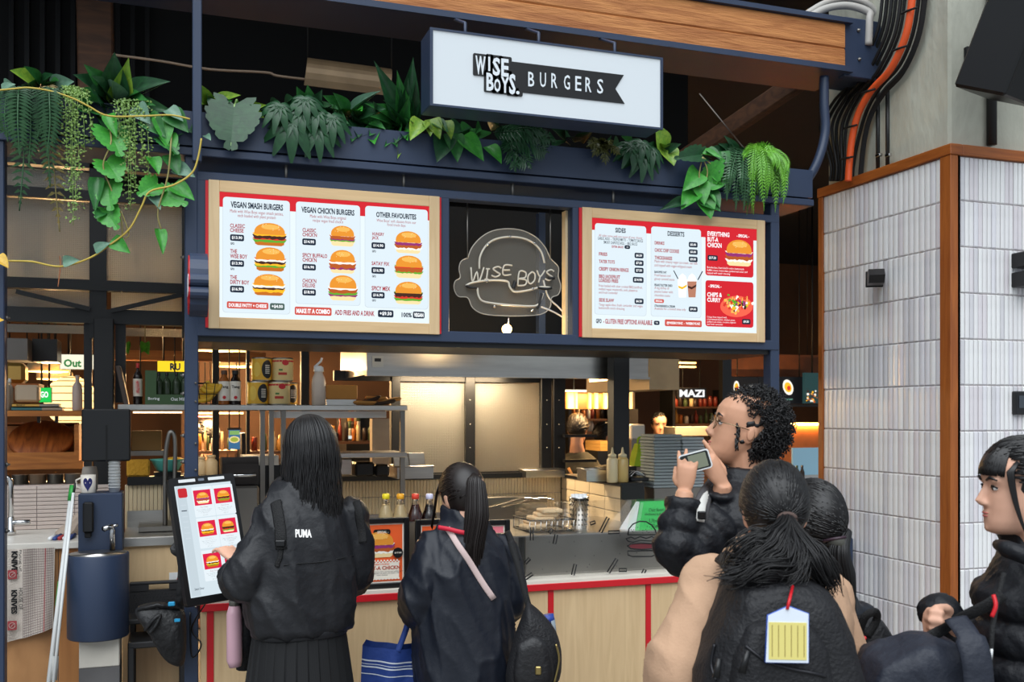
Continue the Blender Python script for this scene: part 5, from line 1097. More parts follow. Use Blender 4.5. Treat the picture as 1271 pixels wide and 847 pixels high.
# under the shelf
pxob('cooler_box', 417, 570, 437, 590, .95, .2, SS, label='steel container below the lower tier of the shelf', cat='container', r=.004)
for k, (a, b) in enumerate(((441, 465), (466, 484))): pxob('black_pan', a, 574+3*k, b, 592, .98, .15, PLAS, label=['black pan beneath the lower shelf tier, beside the steel container', 'black pan beneath the lower shelf tier, beside the gastronorm pan'][k], cat='pan', r=.01)
tp = thing('contact_grill', 'dark contact grill with rounded lid behind the ordering kiosk', 'grill', P(300, 615, .5))
x0, x1, z0, z1 = ext(276, 576, 322, 618, .5)
ob('base', MB().box(x0, x1, .5, .78, .985, z0+.05, r=.01), SSR, tp)
ob('lid', MB().prism([(0, 0), (.22, 0), (.22, .07), (.18, .11), (.03, .12), (0, .09)], x1-x0, basis((0, 1, 0), (0, 0, 1), (1, 0, 0), (x0, .52, z0+.055))), M('grill_dark', (54, 50, 48), .35, .6), tp)
ob('handle', MB().tube([(x0+.02, .5, z0+.1), (x0+.02, .46, z0+.1), (x1-.02, .46, z0+.1), (x1-.02, .5, z0+.1)], .008, 8), CHR, tp)
for k, (x, w_) in enumerate(((250, 14), (262, 16))):
    bottle(x, w_, 563+(2-k)*2, ['short beige squeeze bottle beside the navy post', 'taller beige squeeze bottle beside the contact grill'][k], M('beige_plastic', (206, 170, 120), .5), M('beige_plastic', (206, 170, 120), .5), 'squeeze_bottle', Y=.45, shelf=P(x, 590, .45).z, neck=.6)
pxob('paper_stack', 302, 566, 346, 578, .835, .2, CRE, label='stack of order papers beside the shelf legs', cat='papers')
pxob('wire_rack', 304, 578, 350, 602, .835, .2, BLK, z0=.985, label='black rack under the stack of order papers', cat='rack')
pxob('grill_stand', 244, 592, 272, 640, .42, .5, M('cupboard_dark', (60, 56, 52), .5, .5), z0=.892, label='stainless cupboard under the beige squeeze bottles', cat='cupboard')
# ================================================================== LEFT BAY: WINDOW WALL, SINKS, HAND WASH
YL = 1.0
w2 = thing('window_2', None, None, P(120, 500, YL), kind='structure')
for a, b, c, d in ((-20, 247, 111, 347), (132, 250, 228, 351)): pxob('pane', a, c-6 if False else b, c, d, YL+.02, .008, WGA, w2)
pxob('pane', -20, 360, 112, 382, YL+.03, .008, WGA, w2); pxob('pane', 138, 362, 228, 386, YL+.03, .008, WGA, w2); pxob('pane', -20, 210, 111, 240, YL+.03, .008, WGA, w2)
for n_, a, b, c, d, dy in (('mullion', 111, 190, 132, 420, 0), ('rail', -30, 347, 232, 360, -.01), ('rail', -30, 236, 232, 248, -.01), ('rail', -30, 383, 232, 401, -.005), ('mullion', 226, 190, 240, 420, 0.0), ('rail', -30, 168, 232, 208, 0)): pxob(n_, a, b, c, d, YL+dy, .06, BLK, w2)
for a, b in (((20, 362), (112, 384)), ((138, 386), (226, 366))):
    ob('brace', MB().tube([P(*a, YL-.02), P(*b, YL-.02)], .014, 4, sm=False), BLK, w2)
for a, b, c, d in ((-20, 403, 104, 413), (155, 408, 228, 418)): pxob('pane', a, b, c, d, YL+.5, .008, WG, w2)
for a, b, c, d in ((104, 400, 114, 600), (143, 402, 156, 500)): pxob('door_stile', a, b, c, d, YL+.02, .04, BLK, w2)
pxob('black_column', 116, 395, 141, 640, YL-.06, .1, BLK, label='black steel column behind the navy hand wash station', cat='column', r=.004)
mn = thing('wall_monitor', 'black square monitor back hung on the black column', 'monitor', P(131, 573, .35))
pxob('back_shell', 101, 508, 162, 573, .35, .04, PLAS, mn, r=.006); pxob('cable_slot', 131, 528, 133, 573, .346, .005, BLKM, mn)
ob('bracket', MB().box(P(126, 540, .4).x, P(138, 540, .4).x, .39, .95, P(130, 545, .6).z, P(130, 535, .6).z), BLK, mn)
# sink bench with tiles
YBn = .42; zbt = P(50, 676, YBn).z
sb = thing('sink_bench', 'timber fronted sink bench with steel top behind the mop poles', 'bench', (P(50, 700, YBn).x, YBn, 0))
bx0, bx1 = P(-30, 700, YBn).x, P(99, 700, YBn).x
ob('top', MB().box(bx0, bx1, YBn-.02, YBn+.5, zbt-.02, zbt+.008, r=.003), M('white_steel', (220, 214, 204), .4), sb)
ob('cabinet_front', MB().box(bx0, P(72, 700, YBn).x, YBn, YBn+.02, .04, zbt-.02), M('worn_ply', (182, 132, 84), .6, wood=(150, 104, 62), vs=3, stretch=(2, 2, 1)), sb)
ob('cabinet_front', MB().box(P(72, 700, YBn).x+.003, bx1, YBn, YBn+.02, .04, zbt-.02), M('worn_ply2', (186, 128, 72), .6, wood=(160, 104, 56), vs=3, stretch=(4, 4, .6)), sb)
ob('cabinet_side', MB().box(bx1-.02, bx1, YBn+.02, YBn+.5, .04, zbt-.02), PLY, sb)
wt = ob('wall_sink_splash', MB().box(bx0, P(104, 640, YBn+.5).x, YBn+.5, YBn+.56, 0, P(50, 603, YBn+.5).z), GROUT, kind='structure')
z1_, z0_ = P(50, 603, YBn+.5).z, zbt
tw_ = .155; th_ = (z1_-z0_)/11.5
tmm = MB().box(.001, tw_-.001, -.007, 0, .0012, th_-.0012, r=.0015).mesh('tile'); tmm.materials.append(M('pink_grey_tile', (206, 190, 180), .3, var=.06, vs=5))
xr = P(46, 640, YBn+.5).x
for i in range(11):
    for j in range(-3, 3):
        if xr+j*tw_ > P(104, 640, YBn+.5).x-.03: continue
        inst('tile', tmm, Matrix.Translation((xr+j*tw_, YBn+.5, z1_-(i+1)*th_)), wt)
def tap(px, py0, py1, Y, label, hookL=1):
    b = P(px, py1, Y); h = P(px, py0, Y).z-b.z; s = scl(px, Y)
    r = thing('swan_neck_tap', label, 'tap', (b.x, Y, b.z)); R_ = .028
    pts = [(b.x, Y, b.z), (b.x, Y, b.z+h-R_)]+[(b.x-hookL*(R_-R_*math.cos(a)), Y-.0, b.z+h-R_+R_*math.sin(a)) for a in [math.pi*i/8 for i in range(1, 9)]]
    pts.append((b.x-hookL*2*R_, Y, b.z+h*.45)); ob('spout', MB().tube(pts, .011, 10), CHR, r)
    ob('body', MB().lathe([(.02, 0), (.02, .012), (.014, .02), (.014, h*.28), (.011, h*.3)], b, 14), CHR, r)
    ob('lever', MB().tube([(b.x, Y, b.z+h*.2), (b.x+.075*hookL, Y-.01, b.z+h*.2)], .011, 10), CHR, r); return r
tap(13.5, 592, 663, YBn+.3, 'chrome swan neck tap on the tiled sink bench')
# crumpled bag and cloth roll on the bench
pb = thing('paper_bag', 'crumpled grey paper bag lying on the sink bench beside the mop poles', 'bag', P(80, 670, YBn+.22))
bmb = MB(); ctr = P(80, 655, YBn+.24)
bmb.loft([[ctr+Vector((.02*k+.055*w_*math.cos(a)+RND.uniform(-.005, .005), .05*h_*math.sin(a), -.045+.028*k+RND.uniform(-.004, .004))) for a in [2*math.pi*q/10 for q in range(10)]] for k, w_, h_ in ((0, .9, 1), (1, 1, 1), (2, .8, .8), (3, .6, .5), (4, .45, .15))], sm=False); ob('bag', bmb, M('grey_paper', (176, 158, 142), .8), pb)
for i in range(5): c = P(62+i*6, 669, YBn+.05); ob('cutlery_roll', MB().tube([(c.x, YBn+.04, zbt+.016), (c.x+.012, YBn+.16, zbt+.016)], .008, 8), [WHITE, M('roll_blue', (60, 80, 140), .7), M('roll_red', (170, 60, 60), .7)][i % 3], label=['white rolled cloth on the sink bench', 'blue rolled cloth on the sink bench', 'red rolled cloth on the sink bench'][i % 3], cat='cloth', group='rolled cloths on the sink bench')
# tea towel
tt = thing('tea_towel', 'checked tea towel with knife shop lettering hung over the bench edge', 'towel', P(35, 790, YBn-.03))
CL = M('towel_cloth', (214, 202, 190), .9, bump=.4, bs=200); NX, NZ = 26, 20
x0, x1 = P(2, 730, YBn).x, P(69, 730, YBn).x; zt_ = zbt-.012; zbm = P(35, 788, YBn).z
def tow(u, v): return Vector((x0+(x1-x0)*u*(1-.03*v), YBn-.03-.012*math.sin(u*7+v*2)*v-.004*math.sin(u*17), zt_+(zbm-zt_)*v*(1+.02*math.sin(u*4))-.02*(1-u)*v+.022*u*v))
tb = MB(); tb.loft([[tow(i/NX, j/NZ) for i in range(NX+1)] for j in range(NZ+1)], closed=False); ob('cloth', tb, CL, tt)
grid = MB()
def ribbon(u0, v0, u1, v1, w, mb, m=0, dv=True):
    n = 20; rings = []
    for i in range(n+1):
        t = i/n; u = u0+(u1-u0)*t; v = v0+(v1-v0)*t; p = tow(u, v)+Vector((0, -.0015, 0)); d = Vector((w, 0, 0)) if dv else Vector((0, 0, w)); rings.append([p-d, p+d])
    mb.loft(rings, closed=False, m=m)
DKR = D('towel_line', (120, 100, 100)); 
for i in range(17): ribbon(.42+.55*i/16, 0, .42+.55*i/16, 1, .0007, grid)
for j in range(34): ribbon(.42, j/34+.01, .98, j/34+.01, .0007, grid, 0, False)
g_ = ob('woven_lines', grid, DKR, tt, kind='stuff'); rl = MB(); ribbon(.83, 0, .83, 1, .0018, rl); ob('red_line', rl, D('towel_red', (190, 40, 50)), tt)
def towtxt(s, u, v, h, w_, mat, bold=.03):
    me = fit(text_mesh(s, 1, bold), w_, h); me.materials.clear(); me.materials.append(mat)
    p = tow(u, v)+Vector((0, -.003, 0)); T = basis((0, 0, -1), (1, 0, 0), (0, -1, 0), p); inst('lettering', me, T, tt)
for v in (.02, .44):
    towtxt('HOUSE OF', .34, v-.01, .014, .085, INK, 0); towtxt('KNIVES', .2, v, .022, .095, INK, .05)
for v in (.27, .82):
    p = tow(.14, v)+Vector((0, -.003, 0)); ob('emblem', MB().prism(rrect(0, 0, .033, .036, .003), .001, front(p.x, p.y, p.z-.018)), D('towel_emblem', (160, 62, 66)), tt); ob('emblem_mark', MB().tube([p+Vector((.0165+.011*math.cos(a), -.0025, .011*math.sin(a))) for a in [2*math.pi*i/14 for i in range(15)]], .001, 4), CL, tt); ob('emblem_mark', MB().tube([p+Vector((.01, -.0025, -.006)), p+Vector((.023, -.0025, .006))], .001, 4), CL, tt)
# hand wash station
YHW = .2
hw = thing('hand_wash_station', 'navy hand wash station with round basin in front of the black column', 'wash station', P(122, 790, YHW))
x0, x1, z0, z1 = ext(97, 613, 152, 680, YHW+.1)
ob('splash_box', MB().box(x0, x1, YHW+.1, YHW+.27, z0-.03, z1, r=.004), NAVY, hw)
bc = P(122, 735, YHW); rbas = 36*scl(122, YHW); bz0, bz1 = P(122, 790, YHW-.0).z, P(122, 687, YHW).z
ob('basin', MB().lathe([(rbas*.97, bz0), (rbas, bz0+.005), (rbas, bz1-.004), (rbas*.985, bz1), (rbas*.94, bz1), (rbas*.94, bz1-.12)], (bc.x, YHW, 0), 36), NAVY, hw)
ob('bowl', MB().lathe([(rbas*.935, bz1+.001), (rbas*.9, bz1-.002), (rbas*.78, bz1-.05), (rbas*.4, bz1-.075), (0, bz1-.078)], (bc.x, YHW, 0), 36), SS, hw)
ob('pedestal', MB().box(P(99, 800, YHW).x, P(149, 800, YHW).x, YHW-.04, YHW+.2, P(122, 826, YHW).z, bz0, r=.003), M('pedestal_white', (206, 200, 188), .5, var=.08), hw)
ob('plinth', MB().box(P(99, 840, YHW).x, P(149, 840, YHW).x, YHW-.045, YHW+.2, 0, P(122, 826, YHW).z), M('plinth_grey', (92, 90, 90), .7, var=.15), hw)
sd = thing('soap_dispenser', 'black soap dispenser fixed to the navy wash station', 'dispenser', P(109, 660, YHW+.1)); pxob('body', 102.5, 624, 116, 662, YHW+.06, .04, PLAS, sd, r=.006); pxob('nozzle', 105, 661, 113, 668, YHW+.07, .025, BLKM, sd, r=.003)
tb_ = P(139.5, 690, YHW+.06)
r = thing('basin_tap', 'angular chrome tap on the rim of the navy basin', 'tap', tb_); zt_ = P(140, 652, YHW+.06).z
ob('spout', MB().tube([(tb_.x, tb_.y, bz1-.01), (tb_.x, tb_.y, zt_-.02), (tb_.x-.004, tb_.y-.004, zt_-.004), (P(128, 655, YHW).x, tb_.y-.03, zt_-.012)], .011, 8), CHR, r); ob('lever', MB().tube([(tb_.x, tb_.y, zt_-.006), (tb_.x+.02, tb_.y+.005, zt_)], .006, 8), CHR, r)
# mug, cups
mg = thing('heart_mug', 'white mug with a dark blue heart on the wash station', 'mug', P(109, 613, YHW+.16)); mz = z1; mx = P(109.5, 600, YHW+.16).x
ob('cup', MB().lathe([(.026, 0), (.028, .003), (.0285, .072), (.027, .072), (.026, .01)], (mx, YHW+.16, mz), 20), M('mug_white', (226, 218, 206), .3), mg); ob('handle', MB().tube([(mx-.026, YHW+.17, mz+.06), (mx-.046, YHW+.18, mz+.05), (mx-.044, YHW+.18, mz+.025), (mx-.026, YHW+.17, mz+.015)], .004, 6), M('mug_white', (226, 218, 206), .3), mg)
hrt = [(16*math.sin(t)**3, 13*math.cos(t)-5*math.cos(2*t)-2*math.cos(3*t)-math.cos(4*t)) for t in [2*math.pi*i/28 for i in range(28)]]
rr_ = .0292; hm = MB(); hm.add([(mx+rr_*math.sin(a*.0011/rr_*1.0), YHW+.16-rr_*math.cos(a*.0011/rr_), mz+.038+b*.0019) for a, b in hrt], [tuple(range(28))[::-1]]); ob('heart', hm, D('heart_blue', (26, 32, 96)), mg)
ob('stone_jar', MB().lathe([(.025, 0), (.03, .006), (.031, .075), (.026, .1), (.024, .1)], (P(111, 600, YHW+.24).x, YHW+.26, z1), 16), M('grey_jar', (150, 142, 132), .6), label='grey jar standing behind the heart mug', cat='jar')
cupm = MB().lathe([(.019, 0), (.0235, .018), (.0245, .018), (.0245, .0195), (.022, .0195), (.0185, .004)], n=18).mesh('cup'); cupm.materials.append(WHITE)
for i in range(11): inst('paper_cup', cupm, Matrix.Translation((P(142, 600, YHW+.18).x, YHW+.18, z1+i*.0125)), label='white paper cup in the nested stack on the wash station', cat='cup', group='nested paper cups')
# steel sink to the right and its ply front
YK = .5; kz = P(190, 672, YK).z
sk = thing('steel_sink_unit', 'steel sink unit with plywood front between wash station and navy post', 'sink', P(190, 760, YK))
kx0, kx1 = P(152, 700, YK).x, P(232, 700, YK).x
ob('top', MB().box(kx0, kx1, YK-.02, YK+.42, P(190, 678, YK).z, P(190, 666, YK).z, r=.004), SS, sk); ob('front', MB().box(kx0, kx1, YK, YK+.02, .1, P(190, 678, YK).z), PLY, sk)
ob('drainer', MB().box(P(172, 650, YK+.2).x, kx1, YK+.15, YK+.4, P(190, 660, YK+.15).z, P(190, 654, YK+.15).z), SSR, sk); ob('splash', MB().box(P(158, 640, YK+.4).x, P(205, 640, YK+.4).x, YK+.4, YK+.41, P(180, 660, YK+.4).z, P(180, 634, YK+.4).z), SS, sk)
wk_ = ob('wall_sink_tiles', MB().box(P(155, 630, YK+.45).x, P(240, 630, YK+.45).x, YK+.45, YK+.5, 0, P(190, 602, YK+.45).z), GROUT, kind='structure')
tv_ = MB().box(.0008, .017, -.006, 0, 0, .2, r=.002).mesh('tile'); tv_.materials.append(CTL)
for i in range(19): inst('tile', tv_, Matrix.Translation((P(155, 630, YK+.45).x+i*.0178, YK+.45, P(190, 602, YK+.45).z-.2)), wk_)
r = thing('spring_tap', 'tall spring spout tap at the steel sink behind the wash station', 'tap', P(206, 660, YK+.2)); c = P(205, 655, YK+.2)
ob('riser', MB().tube(bez([c, P(205, 600, YK+.2), P(206, 560, YK+.2), P(211, 537, YK+.2), P(217, 545, YK+.2), P(217, 590, YK+.2), P(216, 620, YK+.2)], 5), .01, 8), SSR, r)
pxob('hazard_sticker', 210, 711, 222, 735, YK-.003, .003, WHITE, label='red and white striped sticker on the plywood sink front', cat='sticker')
stk = bpy.data.objects['hazard_sticker']
for i in range(3):
    a = P(210+i*4, 733-i*3, YK-.004); ob('red_stripe', MB().prism([(0, 0), (.012, 0), (.034-.008*i, .03), (.022-.008*i, .03)], .001, front(a.x, YK-.0035, a.z+.002)), RED, stk)
# things on the ledge behind the sink
zk = P(190, 595, YK+.45).z
pxob('sill_rail', 158, 592, 228, 602, YK+.42, .1, BLK, label='black ledge above the cream sink tiles', cat='ledge')
pxob('brown_carton', 163, 535, 201, 560, YK+.6, .12, M('carton_brown', (140, 104, 52), .7), label='plain brown carton on the ledge beside the monitor', cat='carton', r=.003)
pxob('carton_shelf', 158, 560, 205, 566, YK+.58, .16, SSR, label='small steel shelf carrying the brown carton', cat='shelf')
pxob('sponge_block', 157, 571, 186, 592, YK+.44, .07, M('sponge', (212, 156, 46), .9, bump=.6, bs=90), label='big yellow sponge on the black ledge', cat='sponge', r=.008)
c = P(208, 575, YK+.5); tl_ = thing('teal_colander', 'teal plastic colander of yellow scraps near the spring tap', 'colander', c)
ob('bowl', MB().lathe([(.035, 0), (.05, .01), (.075, .055), (.08, .06), (.076, .06), (.048, .014)], (c.x, YK+.5, zk+.03), 24), M('teal_plastic', (96, 190, 176), .4), tl_); ob('scraps', MB().ell((c.x+.03, YK+.5, zk+.08), (.05, .05, .02), 10), M('yellow_scraps', (226, 180, 50), .6), tl_)
ob('colander_stand', MB().box(c.x-.06, c.x+.06, YK+.46, YK+.56, zk-.0, zk+.03), BLKM, label='dark block under the teal colander', cat='block')
# mop poles
mp_ = thing('mop_pole', 'pair of white mop handles with green clamps leaning on the bench', 'mop', P(62, 860, .1))
def pole(a, b, r_, m, nm): ob(nm, MB().tube([P(*a), P(*b)], r_, 10), m, mp_)
WP = M('pole_white', (226, 228, 226), .35); GC_ = M('clamp_green', (46, 160, 66), .4)
pole((89, 610, .22), (59, 860, .02), .0085, WP, 'handle'); pole((91, 612, .17), (66, 850, .0), .0055, WP, 'inner_rod')
pole((90.5, 603, .225), (87.5, 622, .21), .0115, GC_, 'clamp'); pole((76, 722, .14), (72.5, 752, .12), .0125, GC_, 'clamp'); pole((69, 815, .05), (67, 845, .03), .011, M('grey_clip', (176, 176, 172), .4), 'clip')
pole((93, 600, .2), (91, 618, .2), .004, BLK, 'hook')
# black step stool and black side bag
so = thing('step_stool', 'black plastic step stool with grip holes beside the wash station', 'stool', P(195, 800, .32))
Yt = .3; sx0, sx1 = P(159, 760, Yt).x, P(231, 760, Yt).x
zz = [P(190, y, Yt).z for y in (729, 768, 804, 822)]
DPL = M('stool_plastic', (38, 38, 40), .5)
ob('top_back', MB().box(sx0, sx1, Yt+.14, Yt+.16, zz[1], zz[0]-.035), DPL, so); ob('top_bar', MB().box(sx0, sx1, Yt+.135, Yt+.165, zz[0]-.012, zz[0], r=.004), DPL, so)
ob('grip_side', MB().box(sx0, P(184, 740, Yt).x, Yt+.135, Yt+.165, zz[0]-.036, zz[0]-.011), DPL, so); ob('grip_side', MB().box(P(210, 740, Yt).x, sx1, Yt+.135, Yt+.165, zz[0]-.036, zz[0]-.011), DPL, so)
ob('tread', MB().box(sx0, sx1, Yt-.05, Yt+.16, zz[2]+.01, zz[2]+.035, r=.004), DPL, so); ob('tread', MB().box(sx0, sx1, Yt+.0, Yt+.18, zz[1]-.02, zz[1], r=.004), DPL, so)
for x in (sx0, sx1-.025):
    for y in (Yt-.05, Yt+.16): ob('leg', MB().box(x, x+.025, y, y+.03, 0, zz[2]+.02 if y < Yt else zz[1], r=.004), DPL, so)
dot = MB().lathe([(.0022, 0), (.0018, .002)], n=6).mesh('grip_stud'); dot.materials.append(PLAS)
for i in range(15):
    for j in range(7): inst('grip_stud', dot, Matrix.Translation((sx0+.014+i*.0135+(j % 2)*.006, Yt+.14, zz[1]+.012+j*.0125)) @ Matrix.Rotation(math.pi/2, 4, 'X'), so)
sbag = thing('shoulder_bag', 'black nylon shoulder bag hanging by its strap from the kiosk post', 'bag', P(205, 815, .0))
Yb = -.04
pts = [(168, 757), (195, 748), (218, 753), (230, 762), (229, 818), (214, 822), (200, 810), (186, 786)]
q = [P(x, y, Yb) for x, y in pts]; o_ = q[0]; poly_ = [(p.x-o_.x, p.z-o_.z) for p in q][::-1]
NYL = M('black_nylon', (24, 24, 26), .55, bump=.5, bs=30)
cx_ = sum(p[0] for p in poly_)/len(poly_); cy_ = sum(p[1] for p in poly_)/len(poly_)
ob('body', MB().loft([[ (lambda v: (v[0], v[1], v[2]))(front(o_.x, Yb, o_.z) @ Vector((cx_+(x-cx_)*k, cy_+(y-cy_)*k, h))) for x, y in bez([(a, b, 0) for a, b in poly_]+[(poly_[0][0], poly_[0][1], 0)], 3)[:-1] for _ in [0]] if False else [tuple(front(o_.x, Yb, o_.z) @ Vector((cx_+(v.x-cx_)*k, cy_+(v.y-cy_)*k, h))) for v in bez([(a, b, 0) for a, b in poly_]+[(poly_[0][0], poly_[0][1], 0)], 3)[:-1]] for k, h in ((.8, -.03), (1, -.01), (1, .05), (.8, .075))]), NYL, sbag)
ob('flap', MB().tube([P(172, 759, Yb-.05), P(195, 752, Yb-.075), P(222, 757, Yb-.05)], .012, 8, flat=.5), NYL, sbag)
ob('handle', MB().tube(bez([P(180, 783, Yb-.07), P(190, 770, Yb-.09), P(199, 764, Yb-.09), P(194, 776, Yb-.09), P(186, 786, Yb-.08)], 4), .007, 6), NYL, sbag)
ob('strap', MB().tube(bez([P(222, 758, Yb-.02), P(224, 735, Yb-.04), P(226, 705, Yb-.05), P(224, 690, Yb-.05), P(216, 682, Yb-.05), P(226, 672, Yb-.02)], 5), .017, 6, flat=.25, up=(0, 1, 0)), NYL, sbag)
for x, y in ((213, 750), (220, 770)): ob('clip', MB().box(-.012, .012, -.006, .006, -.008, .008, 0, Matrix.Translation(P(x, y, Yb-.07)), .003), M('clip_cyan', (40, 160, 210), .4), sbag)
# ------------------------------------------------------------------ shelf of the neighbouring kitchen seen through the opening
YE = 1.55
ws_ = thing('wooden_shelf', 'open wooden shelf unit holding books and a round board', 'shelf', P(50, 580, YE))
pxob('board', -20, 510, 103, 517, YE, .3, BTIMB, ws_); pxob('box_base', -20, 573, 103, 583, YE, .34, BTIMB, ws_); pxob('box_lip', -20, 562, 98, 573, YE, .02, BTIMB, ws_); pxob('side', 92, 527, 98, 573, YE+.02, .28, BTIMB, ws_); pxob('back', -20, 527, 98, 573, YE+.3, .02, BTIMB, ws_); pxob('rear_rail', -20, 525, 98, 529, YE+.3, .02, BTIMB, ws_)
for x in (46, 68): pxob('bracket', x, 517, x+4, 525, YE+.1, .03, BLK, ws_)
c = P(51, 548, YE+.16); c.z = P(50, 573, YE).z+.108; ob('round_board', MB().lathe([(.148, -.012), (.156, -.006), (.156, .006), (.148, .012)], (0, 0, 0), 36, T=Matrix.Translation((c.x, c.y, c.z)) @ Matrix.Rotation(math.radians(36), 4, 'X')), M('board_wood', (178, 98, 40), .5, wood=(116, 56, 20), vs=5, stretch=(7, 1, 1)), label='round wooden serving board standing in the open timber box', cat='board')
zE = P(50, 510, YE).z
def bookstack():
    for k, (x0, x1, y0, y1, cc, lb) in enumerate(((14, 52, 503.5, 510, (62, 120, 124), 'teal book at the bottom of the small book pile'), (52, 77, 503.5, 510, (178, 160, 140), 'grey paperback beside the teal book on the timber shelf'), (15, 49, 498, 503.5, (226, 176, 80), 'orange book lettered on its spine above the teal book'), (49, 73, 498, 503.5, (160, 150, 140), 'pale notebook lying on the grey paperback'))):
        r = thing('book', lb, 'book', P((x0+x1)/2, y1, YE+.05), 'books on the timber shelf')
        a, b, c, d = ext(x0, y0, x1, y1, YE+.05); c, d = zE+(.0 if y1 > 506 else .019), zE+(.018 if y1 > 506 else .036)
        ob('pages', MB().box(a+.004, b-.004, YE+.055, YE+.19, c+.003, d-.003), CRE, r); m_ = M('book_%d' % k, cc, .6); ob('cover', MB().box(a, b, YE+.05, YE+.2, c, c+.003).box(a, b, YE+.05, YE+.2, d-.003, d).box(a, b, YE+.05, YE+.053, c, d), m_, r)
        if k == 2: wtxt('BODY', a+.02, c+.005, a+.06, d-.005, YE+.048, INK, r)
bookstack()
pxob('bread_bin', 18, 478, 48, 499, YE+.08, .1, M('tin_beige', (196, 176, 150), .5), label='beige tin with wire bands above the books', cat='tin', r=.01)
bottle(96, 12, 466, 'pale squeeze bottle with long nozzle at the shelf end', M('bottle_pink', (200, 180, 170), .4), M('bottle_pink', (200, 180, 170), .4), 'squeeze_bottle', Y=YE+.05, shelf=zE, neck=.35)
for k, x in enumerate((7, 12)): bottle(x, 9, 462+k*8, ['pale upright bottle beside the navy post on the timber shelf', 'shorter pale bottle beside the beige tin'][k], M('bottle_grey', (190, 182, 170), .4), WHITE, Y=YE+.07+.05*k, shelf=zE)
pxob('chrome_toaster', 5, 450, 31, 476, YE+.35, .15, M('brass_metal', (190, 150, 80), .3, .8), label='brassy toaster on a timber ledge behind the pale bottles', cat='toaster', r=.02)
pxob('timber_ledge', -20, 476, 48, 480, YE+.3, .25, BTIMB, label='narrow timber ledge carrying the brassy toaster', cat='ledge')
for k in range(4):
    c = P(25+k*22, 592, YE-.1); ob('steel_pot', MB().lathe([(.03, 0), (.038, .004), (.038, .05), (.041, .052), (.036, .052)], (c.x, YE-.1, P(50, 602, YE-.1).z), 16), [SSR, M('pot_tan', (130, 110, 90), .5), SSR, M('pot_grey', (110, 106, 100), .5)][k], label=['dented steel pot below the timber shelf', 'tan clay pot below the timber shelf', 'steel pot below the timber shelf, beside the clay pot', 'grey pot below the timber shelf near the black column'][k], cat='pot')
pxob('prep_table', -20, 602, 103, 610, YE-.2, .35, SSR, label='steel prep table below the open timber shelf', cat='table')
# ------------------------------------------------------------------ ordering kiosk
ks = thing('ordering_kiosk', 'tilted touch screen ordering kiosk on the navy post', 'kiosk', (-1.25, -.1, 1.1))
TLk = Vector((-1.372, -.211, 1.371)); Wk = Vector((.231, .086, 0.012)); Hk = Vector((.094, -.095, -.439)); zk_ = Hk.cross(Wk).normalized(); 
if zk_.y > 0: zk_ = -zk_
xk = Wk.normalized(); yk = zk_.cross(xk).normalized(); TK = basis(xk, yk, zk_, TLk); KW, KH = Wk.length, Hk.length
ob('casing', MB().prism(rrect(0, -KH, KW, 0, .012), .03, TK @ Matrix.Translation((0, 0, -.03))), PLAS, ks)
ob('screen', MB().prism(rrect(.018, -KH+.028, KW-.018, -.03, .001), .001, TK), E('kiosk_screen', (206, 220, 228), .9), ks)
def kr(x0, y0, x1, y1, m, nm, r_=.002, lift=.001): return ob(nm, MB().prism(rrect(x0, -y1, x1, -y0, min(r_, abs(x1-x0)/2.1, abs(y1-y0)/2.1), 3), .0006, TK @ Matrix.Translation((0, 0, lift))), m, ks)
kr(.022, .034, .225*KW, KH-.032, E('kiosk_side', (192, 206, 214), .9), 'side_panel')
for x in (.035, .145): kr(x, .008, x+.062, .019, WHITE, 'sticker')
kr(.108, .009, .13, .018, M('cam_grey', (120, 128, 140), .3), 'camera_window')
PNK = E('kiosk_pink', (206, 28, 66))
cells = [(.082, .052), (.16, .052), (.082, .166), (.16, .166), (.082, .284), (.16, .284)]
kk = 'hcdmwk'
def ktxt(s, x0, y0, x1, y1, m, al='LEFT'):
    me = fit(text_mesh(s, 1, .01, al), x1-x0, y1-y0); me.materials.clear(); me.materials.append(m); inst('lettering', me, TK @ Matrix.Translation((x0, -y1, .0022)), ks)
for i, (x, y) in enumerate(cells):
    kr(x-.004, y-.012, x+.072, y+.098, E('kiosk_card', (222, 232, 238), .92), 'item_card', .003, .0016); kr(x, y, x+.064, y+.056, PNK, 'item_photo', .001, .0022)
    burger(ks, TK @ Matrix.Translation((x+.032, -y-.05, .0028)), .048, .042, kk[i], th=.0001)
    ktxt('Classic Cheese', x+.018, y+.061, x+.048, y+.066, ERD); ktxt('Vegan smash patty with cheese\nonion, lettuce and pickles\nand burger sauce', x+.004, y+.07, x+.06, y+.086, EDK, 'CENTER'); ktxt('$13.90', x+.024, y+.09, x+.042, y+.095, EDK)
kr(.027, .04, .06, .074, RED, 'logo', .006, .002); ktxt('WISE\nBOYS', .03, .044, .058, .07, EWH)
for i in range(7): kr(.03, .1+i*.02, .05, .103+i*.02, EDK if i == 1 else EPL, 'menu_line', .001, .002)
ktxt('Start Over', .035, KH-.06, .07, KH-.052, EDK)
ob('mount_arm', MB().tube([TK @ Vector((KW*.35, -KH*.55, -.02)), (-1.26, -.02, 1.12), (-1.28, .03, 1.12)], .02, 8), BLK, ks)
ob('kiosk_cable', MB().tube(bez([TK @ Vector((KW*.4, -KH*.95, -.03)), P(238, 780, -.03), P(250, 800, -.05), P(238, 815, -.02), P(236, 760, 0)], 6), .003, 6), BLK, ks)
